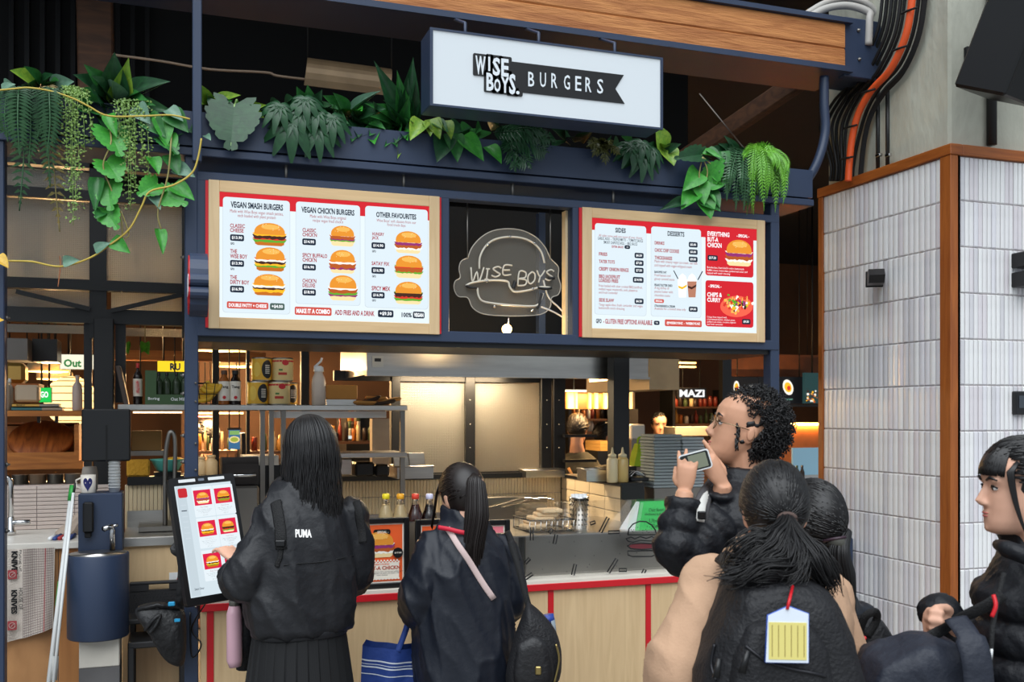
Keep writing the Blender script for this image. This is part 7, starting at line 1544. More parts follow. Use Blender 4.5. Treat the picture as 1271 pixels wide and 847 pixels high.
tipd = (PD(275, 675, 3.56)-lw).normalized()
hand(mb, lw+(tipd*.012), tipd, Vector((.35, -.7, .6)), (.1, .22, .3, .36), 1, .185, .4, (.8, .5))
hand(mb, rw, (CFV*.7-CRV*.3+UP*.1), UP, .5, -1, .165)
ob('body', remesh(mb, .0058, 3, 'body', .4), SKIN, p1); face_bits(p1, T)
mb = MB(); torso(mb, b1, F, [(.885, .150, .118, 0, 0), (.90, .168, .132, 0, 0), (.96, .178, .138, 0, 0), (1.1, .178, .132, 0, 0), (1.2, .172, .12, 0, 0), (1.27, .15, .105, 0, 0), (1.325, .105, .082, 0, 0), (1.385, .07, .065, .01, 0)])
limb(mb, [ls+UP*.005, le, lw+(le-lw)*.22], [.06, .066, .07, .068, .056, .04], 16); limb(mb, [rs-CRV*.012, re-CRV*.02, rw], [.06, .066, .064, .058, .05], 16)
mb.ell(ls, .06, 12); mb.ell(rs, .058, 12); j1 = folds(remesh(mb, .008, 3, 'jacket'), .010, 8, (1, 1, .6)); J1 = ob('jacket', j1, NCOAT, p1); tr1 = bvh(j1)
sk_ = MB(); R_ = F.cross(UP); rings = []
for z, k in ((.905, 1), (.87, 1.02), (.7, 1.17), (.52, 1.34)):
    rings.append([b1+UP*z+(R_*math.cos(a)*.152+F*math.sin(a)*.118)*k*(1+.05*(((i % 6)/6.0)-.5)*min(1, (.905-z)*12)) for i, a in enumerate([2*math.pi*i/168 for i in range(168)])])
sk_.loft(rings, sm=False); ob('pleated_skirt', sk_, SKRT, p1); shoes(p1, b1, F, SHOE, .065)
ob('hem_band', MB().loft([ring(b1+UP*z, rx, ry, R_, F, 30) for z, rx, ry in ((.872, .15, .117), (.878, .158, .124), (.898, .16, .126), (.905, .152, .118))]), NCOAT, J1)
hp = []; rr = random.Random(2)
for i in range(1500):
    a = rr.uniform(-math.pi, math.pi); d = Vector((math.sin(a), math.cos(a), 0))
    if d.y > .62: continue
    drop = rr.uniform(.86, 1.12)*(.43 if d.y < .2 else .36); k = rr.uniform(1.06, 1.14); q = []
    for s in range(8): t = s/7*math.pi/2*1.02; q.append(ell_pt(T, Vector((d.x*math.sin(t), d.y*math.sin(t), math.cos(t))) , k))
    e = q[-1]; dn = -UP
    ctr = T @ Vector((0, -.12, 0)); inw = Vector((ctr.x-e.x, ctr.y-e.y, 0))
    for s in range(1, 7):
        t = s/6; q.append(e+dn*drop*t*.92+inw*(.1*t if d.y > -.3 else -.22*t)+Vector((rr.gauss(0, .004), rr.gauss(0, .004), 0)))
    hp.append(q)
hm = hair_cap(T, -.02, 1.06); strands(hm, hp, .0032, 5, .3); ob('long_straight_hair', hm, HAIR, p1)
# jacket lettering and straps
def decal(tree, s, px0, py0, px1, py1, mat, par, slope=0, bold=.04):
    c, n = hit(tree, (px0+px1)/2, (py0+py1)/2, .006); x = (PD(px1, py0+slope, 3.3)-PD(px0, py0, 3.3)); wd = x.length; x = (x-n*x.dot(n)).normalized(); y = n.cross(x); h = (py1-py0)*3.3/FPX
    me = fit(text_mesh(s, 1, bold, ext=.02), wd, h)
    zs_ = [v.co.z for v in me.vertices]
    for v in me.vertices: v.co.z *= .02
    me.materials.clear(); me.materials.append(mat); return inst('lettering', me, basis(x, y, n, c) @ Matrix.Translation((-wd/2, -h/2, 0)), par)
decal(tr1, 'PUMA', 366, 658, 386, 668, M('print_white', (230, 230, 232), .5), J1, -2)
st_ = [hit(tr1, x, y, .0035)[0] for x, y in ((352, 702), (372, 700), (395, 698), (420, 694), (438, 690))]
ob('yoke_seam', MB().tube(bez([q for q in st_ if q], 5), .0022, 5), SKRT, J1)
fb = thing('front_backpack', 'black backpack worn on the chest of the kiosk customer', 'backpack', b1+F*.2+UP*.9)
strap_on(tr1, [(343, 624), (346, 640), (348, 660), (350, 682)], .019, WEB, fb, 'shoulder_strap', .006, .25); strap_on(tr1, [(441, 624), (446, 640), (448, 660), (449, 674)], .015, WEB, fb, 'shoulder_strap', .006, .25)
strap_on(tr1, [(349, 678), (348, 692), (344, 704)], .008, WEB, fb, 'side_strap', .004, .3)
c, n = hit(tr1, 350, 674, .012); ob('buckle', MB().box(-.016, .016, -.007, .007, -.01, .01, 0, basis(CRV, -CFV, UP, c), .003), PLAS, fb)
bc_ = b1+F*.235
ob('bag_body', MB().loft([ring(bc_+UP*z, rx, ry, R_, F, 20, 3.4) for z, rx, ry in ((.80, .10, .05), (.82, .13, .08), (1.0, .14, .09), (1.15, .13, .08), (1.24, .1, .05), (1.255, .05, .02))]), PACK, fb)
ob('side_pocket', MB().tube([PD(303, 742, 3.42), PD(303, 790, 3.43), PD(304, 830, 3.44)], [.03, .036, .03], 10), PACK, fb)
bt = thing('pink_bottle', 'pink drink bottle in the side pocket of the chest backpack', 'bottle', PD(293, 828, 3.4))
ob('body', MB().tube([PD(292, 828, 3.38), PD(291, 820, 3.38), PD(291, 762, 3.38), PD(291, 752, 3.38)], [.02, .026, .026, .018], 16), M('pink_bottle', (206, 164, 176), .4), bt); ob('cap', MB().tube([PD(291, 753, 3.38), PD(291, 741, 3.38)], .018, 14), M('bottle_cap_grey', (120, 118, 112), .35, .6), bt)
# ------------------------------------------------------------------ 2: girl with the ponytail
b2 = PD(576, 800, 3.55); b2 = Vector((b2.x, b2.y, 0)); F = fvec(-10); R_ = F.cross(UP)
p2 = person('person with long ponytail in a navy coat at the counter', b2)
T = head_frame(PD(573, 616, 3.56), fvec(-30), -14, 0, .222); mb = MB(); add_head(mb, T)
mb.tube([T @ Vector((0, -.08, -.2)), T @ Vector((0, -.14, -.52)), b2+UP*1.17], [.048, .047, .065], 12)
torso(mb, b2, F, [(.74, .13, .1, 0, 0), (.9, .11, .09, 0, 0), (1.08, .13, .08, 0, 0), (1.17, .11, .07, 0, 0), (1.21, .06, .05, 0, 0)]); legs(mb, b2, F, .76)
ls, le, lw = PD(540, 680, 3.52), PD(522, 750, 3.5), PD(545, 745, 3.75); rs, re, rw = PD(618, 680, 3.6), PD(630, 748, 3.58), PD(610, 745, 3.8)
limb(mb, [ls, le, lw], [.04, .034, .024]); limb(mb, [rs, re, rw], [.04, .034, .024])
hand(mb, lw, CFV+CRV*.4, UP, .5, 1, .16); hand(mb, rw, CFV-CRV*.4, UP, .5, -1, .16)
ob('body', remesh(mb, .0058, 3, 'body', .4), SKIN, p2); face_bits(p2, T)
mb = MB(); torso(mb, b2, F, [(.42, .18, .155, 0, .01), (.5, .18, .155, 0, .01), (.7, .178, .15, 0, .008), (.85, .172, .14, 0, 0), (1.0, .17, .13, 0, 0), (1.08, .16, .115, 0, 0), (1.14, .135, .1, 0, 0), (1.185, .1, .082, 0, 0), (1.225, .075, .07, 0, 0), (1.27, .07, .066, .01, 0), (1.272, .05, .05, .01, 0)])
limb(mb, [ls+UP*.005, le, lw+(le-lw)*.1], [.062, .07, .074, .072, .062, .045], 16); limb(mb, [rs+UP*.005, re, rw+(re-rw)*.1], [.062, .07, .074, .072, .062, .045], 16)
mb.ell(ls, .058, 12); mb.ell(rs, .058, 12); j2 = folds(remesh(mb, .008, 3, 'coat'), .0125, 7, (1, 1, .45)); J2 = ob('coat', j2, NAVYC, p2); tr2 = bvh(j2)
tie = Vector((.18, -.93, .12)); hm = hair_cap(T, -.03, 1.045); strands(hm, slerp_paths(T, tie, 2137, 5, 1.03, .62), .0025, 5, .8)
tp_ = ell_pt(T, tie, 1.06); strands(hm, tail_paths([tp_, PD(590, 600, 3.48), PD(592, 640, 3.46), PD(588, 680, 3.46), PD(592, 716, 3.46)], [.014, .034, .042, .038, .012], 900, 6), .0028, 5, .4)
for k in range(14): q = [ell_pt(T, Vector((-.75+.01*k, .62-.02*k, .35)), 1.05)]; q += [q[0]+Vector((-.004*k*.4, 0, -.04*j))+CRV*(-.006*j+.001*k) for j in range(1, 5)]; strands(hm, [q], .0018, 4)
ob('ponytail_hair', hm, HAIRB, p2); ob('hair_tie', MB().tube([tp_+(-CFV*.004)+(CRV*math.cos(a)+(UP*.9)*math.sin(a))*.017-CFV*.004*math.cos(a) for a in [2*math.pi*i/14 for i in range(15)]], .006, 8), M('tie_beige', (176, 140, 120), .8), p2); shoes(p2, b2, F, SHOE)
ob('lanyard', MB().tube(bez([PD(544, 655, 3.47), PD(556, 657, 3.455), PD(568, 660, 3.45), PD(578, 662, 3.45)], 5), .009, 6, flat=.3, up=-CFV), M('lanyard_red', (206, 30, 56), .6), p2)
cb = thing('crossbody_strap', 'pale pink crossbody strap running across the navy coat', 'strap', b2+UP*1.1); strap_on(tr2, [(556, 657), (571, 680), (590, 710), (612, 744)], .011, M('strap_pink', (206, 182, 178), .7), cb, 'strap', .006, .22)
ob('pouch', MB().box(-.09, .09, -.03, .03, -.1, .02, 0, basis(R_, F, UP, b2+R_*.06+F*.21+UP*.82), .02), M('pouch_pink', (196, 168, 166), .7), cb)
# shoulder bag right and tote left
bg = thing('black_shoulder_bag', 'black shoulder bag slung on the arm of the navy coat customer', 'bag', PD(665, 845, 3.45))
strap_on(tr2, [(626, 658), (633, 674), (640, 698)], .012, WEB, bg, 'strap', .01, .3)
ob('strap', MB().tube(bez([PD(633, 672, 3.5), PD(642, 700, 3.47), PD(650, 730, 3.45), PD(656, 752, 3.44)], 6), [.012]*25, 6, flat=.35, up=-CFV), WEB, bg)
pts = [PD(x, y, 3.42) for x, y in ((655, 748), (672, 762), (690, 785), (697, 815), (690, 850), (650, 870), (628, 850), (636, 800))]
def slab(pts, th, mat, par, name, n=4, inset=.82):
    c = sum(pts, Vector())/len(pts); l = bez(pts+[pts[0]], n)[:-1]; return ob(name, MB().loft([[c+(p-c)*k+CFV*h for p in l] for k, h in ((inset*.7, -th*.5), (inset, -th*.42), (1, -th*.1), (1, th*.2), (inset, th*.5))]), mat, par)
slab(pts, .12, PACK, bg, 'body'); slab([PD(x, y, 3.36) for x, y in ((642, 800), (664, 790), (682, 806), (686, 845), (660, 858), (638, 846))], .04, M('bag_pocket', (26, 26, 29), .5, bump=.2, bs=60), bg, 'pocket')
ob('zip', MB().tube(bez([PD(690, 800, 3.35), PD(694, 820, 3.35), PD(688, 848, 3.35)], 5), .004, 5), M('zip_brass', (170, 150, 96), .3, .9), bg); ob('zip_pull', MB().box(-.01, .01, -.004, .004, -.014, .014, 0, basis(CRV, CFV, UP, PD(668, 833, 3.335)), .003), M('zip_brass', (170, 150, 96), .3, .9), bg)
bw = thing('water_bottle', 'small blue capped water bottle tucked in the black shoulder bag', 'bottle', PD(680, 790, 3.5)); ob('body', MB().tube([PD(683, 795, 3.5), PD(680, 770, 3.5)], .026, 14), M('bottle_clear', (190, 205, 215), .15, trans=.5), bw); ob('label', MB().tube([PD(680, 774, 3.5), PD(678, 764, 3.5)], .0268, 14), M('label_blue', (40, 66, 150), .5), bw)
tt = thing('striped_tote', 'blue tote bag with white stripes carried beside the navy coat', 'bag', PD(487, 850, 3.62))
q = [PD(450, 801, 3.57), PD(514, 806, 3.59), PD(514, 905, 3.59), PD(446, 900, 3.57)]; BLU = M('tote_blue', (36, 66, 140), .7, bump=.3, bs=25); BLW = M('tote_white', (216, 222, 232), .7)
def totp(u, v): p = (q[0]*(1-u)+q[1]*u)*(1-v)+(q[3]*(1-u)+q[2]*u)*v; return p-CFV*(.03*math.sin(math.pi*u)+.008*math.sin(u*11+v*5))
tm_ = MB(); Nu = 20; vs_ = [i/24 for i in range(25)]; bands = [(.0, .10, 0), (.10, .2, 0)]
tm_.loft([[totp(i/Nu, v) for i in range(Nu+1)] for v in vs_], closed=False); tm_.loft([[totp(i/Nu, v)*1+CFV*.09 for i in range(Nu+1)][::-1] for v in vs_], closed=False)
for u in (0, 1): tm_.loft([[totp(u, v), totp(u, v)+CFV*.09] for v in vs_], closed=False)
ob('body', tm_, BLU, tt)
for v, wv in ((.17, .018), (.215, .009), (.25, .018), (.34, .012), (.62, .018), (.66, .009), (.7, .018), (.8, .012)): ob('white_stripe', MB().loft([[totp(i/Nu, v-wv/2)-CFV*.0015 for i in range(Nu+1)], [totp(i/Nu, v+wv/2)-CFV*.0015 for i in range(Nu+1)]], closed=False), BLW, tt)
for cf in (0, .09): ob('handle', MB().tube(bez([totp(.7, .02)+CFV*cf, PD(504, 780, 3.6)+CFV*cf, PD(511, 752, 3.58)+CFV*cf*.5, PD(518, 742, 3.55)], 5), .011, 6, flat=.3, up=-CFV), BLU, tt)
# ------------------------------------------------------------------ 3: man photographing the menu
b3 = PD(925, 640, 3.100); b3 = Vector((b3.x, b3.y, 0)); F = fvec(-70); R_ = F.cross(UP)
p3 = person('person with curly black hair and glasses raising a phone', b3)
T = head_frame(PD(922, 533, 3.100), fvec(-86), 15, 0, .24); mb = MB(); add_head(mb, T)
mb.tube([T @ Vector((0, -.08, -.2)), T @ Vector((0, -.2, -.5)), b3+UP*1.36], [.058, .056, .075], 12)
torso(mb, b3, F, [(.84, .14, .1, 0, 0), (1.0, .13, .1, 0, 0), (1.25, .15, .1, 0, 0), (1.35, .13, .08, 0, 0), (1.4, .06, .05, 0, 0)]); legs(mb, b3, F, .86)
ls, le, lw = PD(893, 648, 2.980), PD(842, 690, 2.900), PD(850, 611, 2.940); rs, re, rw = PD(935, 640, 3.200), PD(893, 672, 3.060), PD(897, 601, 2.980)
limb(mb, [ls, le, lw], [.045, .038, .026]); limb(mb, [rs, re, rw], [.045, .038, .026])
hand(mb, lw+UP*.005, UP*.95+CRV*.12+CFV*.1, -CFV*.9-CRV*.35, (.1, .14, .18, .1), -1, .145, .5, (.4, .2))
hand(mb, rw, UP*.8-CRV*.5, -CFV*.8+CRV*.45+UP*.2, (.1, .75, .85, .9), 1, .172, .25, (.5, .2))
ob('body', remesh(mb, .0048, 3, 'body', .4), SKIN2, p3); face_bits(p3, T)
mb = MB(); torso(mb, b3, F, [(.74, .19, .15, 0, 0), (.78, .205, .17, 0, 0)]+[(.8+i*.07+dz, .2-k_, .165-k_, 0, 0) for i in range(6) for dz, k_ in ((0, .024), (.018, .004), (.035, 0), (.052, .004))]+[(1.24, .19, .145, 0, 0), (1.3, .19, .13, 0, 0), (1.36, .15, .105, 0, 0), (1.4, .09, .08, 0, 0), (1.435, .075, .075, .01, 0)])
puff_limb(mb, [ls, le, lw+(le-lw)*.12], [.082, .08, .074, .068, .056], .062); puff_limb(mb, [rs, re, rw+(re-rw)*.1], [.08, .075, .07, .062, .05], .06)
j3 = folds(remesh(mb, .0075, 2, 'puffer_jacket'), .0028, 22, (1, 1, 1)); J3 = ob('puffer_jacket', j3, PUFF, p3); tr3 = bvh(j3)
ob('shirt_collar', MB().tube([T @ Vector((-.3, -.2, -.56)), T @ Vector((-.1, .0, -.66)), T @ Vector((.2, -.05, -.62))], .012, 8), M('shirt_blue', (180, 196, 214), .8), p3); shoes(p3, b3, F, SHOE)
legs_m = MB(); legs(legs_m, b3, F, .86, .09); ob('trousers', remesh(legs_m, .012, 3, 'trousers'), TROU, p3)
hm = MB(); hc = Vector((0, -.13, .06)); rr = random.Random(8)
hm.ell(hc, (.335, .42, .46), 26, T=T, k=16); hs_ = remesh(hm, .006, 1)
for v in hs_.vertices:
    lo = T.inverted() @ v.co
    v.co += v.normal*(.016*noise.noise(v.co*70)+.012*noise.noise(v.co*34))
HB = MB(); HB.v = [tuple(v.co) for v in hs_.vertices]; HB.f = [tuple(p.vertices) for p in hs_.polygons]; HB.m = [0]*len(HB.f); HB.s = [True]*len(HB.f)
for i in range(2600):
    a = rr.uniform(-math.pi, math.pi); z = rr.uniform(-.9, 1); d = Vector((math.sin(a)*math.sqrt(1-z*z), math.cos(a)*math.sqrt(1-z*z), z))
    if d.y > .4 and z < .5: continue
    if d.y > .0 and z < -.2: continue
    if d.x < 0 and abs(d.y-.25) < .35 and abs(z+.12) < .3: continue
    c0 = Vector((hc.x+d.x*.352, hc.y+d.y*.42, hc.z+d.z*.46)); wv = T @ c0; out_ = (T.to_3x3() @ d).normalized(); u = out_.orthogonal().normalized(); v_ = out_.cross(u); ph = rr.uniform(0, 6.3); Rc = rr.uniform(.003, .007); Ln = rr.uniform(.01, .03)
    HB.tube([wv+out_*Ln*(k/7)+(u*math.cos(ph+k*1.1)+v_*math.sin(ph+k*1.1))*Rc for k in range(8)], .0016, 4)
for i in range(40):
    p_ = T @ Vector((-.31-.004*rr.random(), .12-.0012*i+rr.uniform(-.02, .02), .05-.0075*i)); HB.tube([p_, p_+Vector((rr.uniform(-.004, .004), 0, -.014))], .0022, 4)
ob('curly_hair', HB, HAIR, p3)
ob('ear_side', MB().ell((-.345, -.06, -.05), (.012, .05, .08), 8, T=T), SKIN2, p3)
gl = thing('glasses', 'thin metal framed glasses worn by the curly haired man', 'glasses', T @ Vector((0, .37, 0))); GM_ = M('gold_metal', (150, 132, 104), .25, .9)
for s in (1, -1):
    ob('rim', MB().tube([T @ Vector((s*.135+.085*math.cos(a), .40-.03*abs(math.cos(a)), -.01+.085*math.sin(a))) for a in [2*math.pi*i/20 for i in range(21)]], .0014, 6), GM_, gl); ob('temple', MB().tube([T @ Vector((s*.225, .385, .01)), T @ Vector((s*.33, .2, .01)), T @ Vector((s*.345, -.05, 0))], .0014, 6), GM_, gl)
    ob('lens', MB().prism(circ(18, .08), .004, T @ basis((1, 0, 0), (0, 0, 1), (0, -1, 0), (s*.135, .398, -.01))), M('lens_glass', (240, 240, 240), .02, trans=1, alpha=.15), gl)
ob('bridge', MB().tube([T @ Vector((-.05, .40, 0)), T @ Vector((0, .43, .012)), T @ Vector((.05, .40, 0))], .0014, 6), GM_, gl)
ph = thing('phone', 'white edged phone held up in both hands by the curly haired man', 'phone', PD(862, 573, 2.960)); pa = [PD(844, 566, 2.955), PD(881, 556, 2.925), PD(885, 579, 2.925), PD(848, 590, 2.955)]
xx = (pa[1]-pa[0]); yy = (pa[0]-pa[3]); zz_ = xx.cross(yy).normalized(); 
if zz_.dot(CFV) > 0: zz_ = -zz_
TP = basis(xx, zz_.cross(xx.normalized()), zz_, pa[3]); pw_, ph_ = xx.length, yy.length
ob('case', MB().prism(rrect(0, 0, pw_, ph_, .009), .009, TP @ Matrix.Translation((0, 0, -.009))), WHITE, ph); ob('screen', MB().prism(rrect(.004, .004, pw_-.003, ph_-.004, .006), .0008, TP), M('phone_screen', (36, 40, 38), .08), ph); ob('view', MB().prism(rrect(pw_*.3, .008, pw_-.01, ph_-.008, .002), .0006, TP @ Matrix.Translation((0, 0, .0008))), M('phone_view', (110, 116, 100), .2, emit=.25, ecol=(120, 124, 104)), ph)
gb = thing('grey_backpack', 'grey backpack with pale strap worn by the curly haired man', 'backpack', b3-F*.25+UP*1.0)
ob('shoulder_strap', MB().tube(bez([PD(884, 603, 3.060), PD(874, 620, 2.940), PD(870, 640, 2.910), PD(873, 662, 2.920)], 6), .026, 8, flat=.3, up=-CFV), M('strap_grey', (74, 72, 74), .8), gb); ob('strap_panel', MB().tube(bez([PD(881, 610, 3.000), PD(872, 626, 2.900), PD(869, 648, 2.875)], 6), .013, 8, flat=.3, up=-CFV), M('strap_pale', (206, 204, 198), .7), gb); ob('buckle', MB().box(-.012, .012, -.006, .006, -.012, .012, 0, basis(CRV, -CFV, UP, PD(871, 640, 2.860)), .003), PLAS, gb)
ob('bag_body', MB().loft([ring(b3-F*.23+UP*z, rx, ry, R_, F, 20, 3.2) for z, rx, ry in ((.85, .1, .03), (.88, .13, .05), (1.12, .13, .05), (1.24, .11, .04), (1.27, .05, .02))]), M('pack_grey', (66, 64, 68), .8, bump=.3, bs=60), gb)
# ------------------------------------------------------------------ 4: woman in the tan coat
b4 = PD(955, 800, 2.4); b4 = Vector((b4.x, b4.y, 0)); F = fvec(14); R_ = F.cross(UP)
p4 = person('person in a tan coat with windblown low ponytail wearing a big black backpack', b4)
T = head_frame(PD(961, 634, 2.4), fvec(8), 0, 0, .225); mb = MB(); add_head(mb, T)
mb.tube([T @ Vector((0, -.08, -.2)), T @ Vector((0, -.12, -.52)), b4+UP*1.2], [.05, .05, .07], 12)
torso(mb, b4, F, [(.74, .14, .1, 0, 0), (.95, .12, .09, 0, 0), (1.12, .14, .09, 0, 0), (1.2, .12, .07, 0, 0), (1.24, .06, .05, 0, 0)]); legs(mb, b4, F, .76)
ls, le, lw = PD(884, 728, 2.36), PD(842, 835, 2.3), PD(850, 900, 2.42); rs, re, rw = PD(1022, 745, 2.45), PD(1046, 860, 2.46), PD(1046, 935, 2.46)
limb(mb, [ls, le, lw], [.042, .036, .025]); limb(mb, [rs, re, rw], [.042, .036, .025]); hand(mb, lw, -UP+CFV*.3, -CRV, .4, -1, .165); hand(mb, rw, -UP+CFV*.3, CRV, .4, 1, .165)
ob('body', remesh(mb, .0058, 3, 'body', .4), SKIN, p4); face_bits(p4, T)
mb = MB(); torso(mb, b4, F, [(.5, .2, .16, 0, 0), (.8, .19, .15, 0, 0), (1.0, .185, .13, 0, 0), (1.12, .19, .125, 0, 0), (1.2, .17, .11, 0, 0), (1.245, .12, .09, 0, 0), (1.285, .08, .075, .005, 0), (1.30, .075, .07, .005, 0)])
limb(mb, [ls+CRV*.012, le, lw], [.074, .078, .078, .074, .066], 16); limb(mb, [rs-CRV*.012, re, rw], [.074, .078, .078, .074, .066], 16)
mb.ell(ls, .078, 12); mb.ell(rs, .076, 12); j4 = folds(remesh(mb, .009, 4, 'coat'), .008, 7, (1, 1, .5)); J4 = ob('coat', j4, TAN, p4); tr4 = bvh(j4)
ob('collar', MB().tube([PD(925, 692, 2.33), PD(940, 684, 2.31), PD(958, 683, 2.30), PD(980, 690, 2.31)], [.012, .02, .022, .014], 10, flat=.5, up=-CFV), TAN, J4); shoes(p4, b4, F, SHOE)
tie = Vector((.17, -.95, -.22)); hm = hair_cap(T, -.03, 1.04); strands(hm, slerp_paths(T, tie, 3087, 15, 1.05, .6), .0025, 5, .8); tp_ = ell_pt(T, tie, 1.05)
for pts_, N, w in (([tp_, PD(972, 672, 2.2), PD(955, 695, 2.17), PD(940, 712, 2.15), PD(908, 716, 2.16)], 110, .02), ([tp_, PD(980, 672, 2.2), PD(985, 695, 2.16), PD(978, 715, 2.14), PD(955, 722, 2.14)], 130, .016), ([tp_, PD(990, 675, 2.2), PD(1010, 695, 2.17), PD(1025, 715, 2.17), PD(1030, 732, 2.18)], 90, .014), ([tp_, PD(968, 666, 2.21), PD(940, 676, 2.2), PD(918, 690, 2.2), PD(905, 712, 2.22)], 60, .016), ([tp_, PD(980, 680, 2.18), PD(968, 705, 2.14), PD(935, 712, 2.12), PD(895, 716, 2.12)], 40, .008)): strands(hm, tail_paths(pts_, [.014, .03, .034, .026, .006], N*3, N, w), .0021, 5, .3)
ob('windblown_hair', hm, HAIR, p4); ob('hair_tie', MB().tube([tp_-CFV*.012+(CRV*math.cos(a)+(UP*.6)*math.sin(a))*.018 for a in [2*math.pi*i/14 for i in range(15)]], .0065, 8), M('tie_brown', (84, 66, 60), .8), p4)
bp = thing('black_backpack', 'large black backpack with a white charm on the tan coat', 'backpack', PD(965, 847, 2.2)); pl_ = [PD(x, y, 2.17) for x, y in ((905, 722), (950, 712), (1005, 716), (1035, 740), (1055, 790), (1072, 860), (1060, 930), (960, 945), (880, 930), (862, 860), (880, 790))]
mb = MB(); c_ = sum(pl_, Vector())/len(pl_); l_ = bez(pl_+[pl_[0]], 4)[:-1]; mb.loft([[c_+(p-c_)*k+CFV*h for p in l_] for k, h in ((.55, -.1), (.8, -.085), (.95, -.04), (1, .02), (.97, .09), (.85, .11))])
jb = folds(remesh(mb, .009, 4, 'bag'), .0035, 7, (1, 1, 1)); ob('body', jb, PACK, bp); tb = bvh(jb)
pk = MB(); lq = [PD(x, y, 2.09) for x, y in ((925, 775), (960, 765), (1010, 778), (1028, 820), (1030, 900), (960, 920), (905, 900), (908, 820))]; c_ = sum(lq, Vector())/len(lq); l_ = bez(lq+[lq[0]], 4)[:-1]; pk.loft([[c_+(p-c_)*k+CFV*h for p in l_] for k, h in ((.6, -.045), (.9, -.035), (1, 0), (1, .06))]); jp = folds(remesh(pk, .009, 4, 'pocket'), .004, 10, (1, 1, 1)); ob('front_pocket', jp, PACK, bp); tb2 = bvh(jp)
lp_ = MB(); lq = [PD(x, y, 2.13) for x, y in ((925, 728), (1000, 726), (1030, 748), (1022, 768), (970, 758), (918, 772), (912, 750))]; c_ = sum(lq, Vector())/len(lq); l_ = bez(lq+[lq[0]], 4)[:-1]; lp_.loft([[c_+(p-c_)*k+CFV*h for p in l_] for k, h in ((.6, -.04), (.9, -.032), (1, 0), (1, .05))]); ob('top_flap', folds(remesh(lp_, .009, 4, 'flap'), .004, 10), PACK, bp)
ZP = M('zip_dark', (40, 40, 44), .35, .5)
def zipline(tree, pts, nm='zip'):
    q = [hit(tree, x, y, .003)[0] for x, y in pts]; q = [a for a in q if a]
    if len(q) > 1: ob(nm, MB().tube(bez(q, 5), .0035, 6), ZP, bp)
zipline(tb2, [(926, 802), (938, 812), (952, 822)]); zipline(tb2, [(952, 822), (980, 830), (1010, 836), (1024, 840)]); zipline(tb, [(888, 800), (884, 825), (890, 845)])
for x, y, x2, y2 in ((929, 808, 921, 836), (893, 818, 889, 842)): a_, b_ = PD(x, y, 2.035), PD(x2, y2, 2.03); ob('zip_pull', MB().tube([a_, (a_+b_)/2, b_], [.006, .007, .009], 6, flat=.4, up=-CFV), PLAS, bp)
ob('shoulder_strap', MB().tube(bez([PD(895, 690, 2.29), PD(905, 700, 2.235), PD(915, 720, 2.2), PD(918, 745, 2.2)], 5), .02, 8, flat=.3, up=-CFV), WEB, bp); ob('shoulder_strap', MB().tube(bez([PD(1010, 705, 2.33), PD(1015, 720, 2.26), PD(1012, 740, 2.2)], 5), .02, 8, flat=.3, up=-CFV), WEB, bp); ob('haul_loop', MB().tube(bez([PD(960, 722, 2.2), PD(965, 712, 2.17), PD(985, 712, 2.17), PD(990, 724, 2.2)], 5), .008, 6), WEB, bp)
ch = thing('charm_pouch', 'white pointed charm pouch with yellow card on a red cord', 'charm', PD(977, 825, 2.02)); yc = 2.03
pt_ = [PD(x, y, yc) for x, y in ((950, 822), (953, 764), (978, 753), (1003, 762), (1003, 823))]; X_ = (pt_[4]-pt_[0]).normalized(); TC = basis(X_, UP, X_.cross(UP), pt_[0]); lc = [tuple((TC.inverted() @ p).xy) for p in pt_]
ob('sleeve', MB().prism(lc, .003, TC), M('charm_white', (226, 234, 244), .25), ch); ob('edge', MB().tube([p for p in pt_]+[pt_[0]], .0022, 6), M('charm_blue', (60, 96, 190), .4), ch)
cw, chh = lc[4][0], lc[1][1]; ob('card', MB().box(.006, cw-.004, .006, chh*.86, .003, .0042, 0, TC), M('charm_yellow', (228, 214, 128), .6), ch)
for i in range(6): ob('card_line', MB().box(.012+i*.013, .0135+i*.013, .012, chh*.8, .0042, .0046, 0, TC), D('card_brown', (150, 130, 66)), ch)
ob('cord', MB().tube([PD(977, 757, yc-.004), PD(980, 745, yc), PD(984, 728, 2.1)], .0035, 6), RED, ch)
# ------------------------------------------------------------------ 5: person behind with a clipped ponytail
b5 = PD(1008, 700, 2.73); b5 = Vector((b5.x, b5.y, 0)); F = fvec(-12); R_ = F.cross(UP)
p5 = person('person with sleek black hair and side clip mostly hidden behind the tan coat', b5)
T = head_frame(PD(1009, 649, 2.73), fvec(-14), 0, 0, .222); mb = MB(); add_head(mb, T); mb.tube([T @ Vector((0, -.08, -.2)), T @ Vector((0, -.12, -.52)), b5+UP*1.12], [.05, .05, .07], 12); torso(mb, b5, F, [(.7, .11, .09, 0, 0), (.95, .1, .08, 0, 0), (1.08, .105, .08, 0, 0), (1.15, .06, .05, 0, 0)]); legs(mb, b5, F, .72)
ob('body', remesh(mb, .007, 3, 'body', .4), SKIN, p5); face_bits(p5, T)
mb = MB(); torso(mb, b5, F, [(.45, .15, .12, 0, 0), (.8, .145, .115, 0, 0), (1.02, .14, .11, 0, 0), (1.1, .12, .095, 0, 0), (1.15, .08, .075, 0, 0), (1.2, .07, .066, 0, 0)])
for s in (1, -1): limb(mb, [b5+R_*s*.125+UP*1.07, b5+R_*s*.15+UP*.84, b5+R_*s*.13+UP*.62+F*.03], [.052, .052, .048, .042])
ob('dark_jacket', folds(remesh(mb, .01, 5, 'jacket'), .006, 8), NAVYC, p5); shoes(p5, b5, F, SHOE)
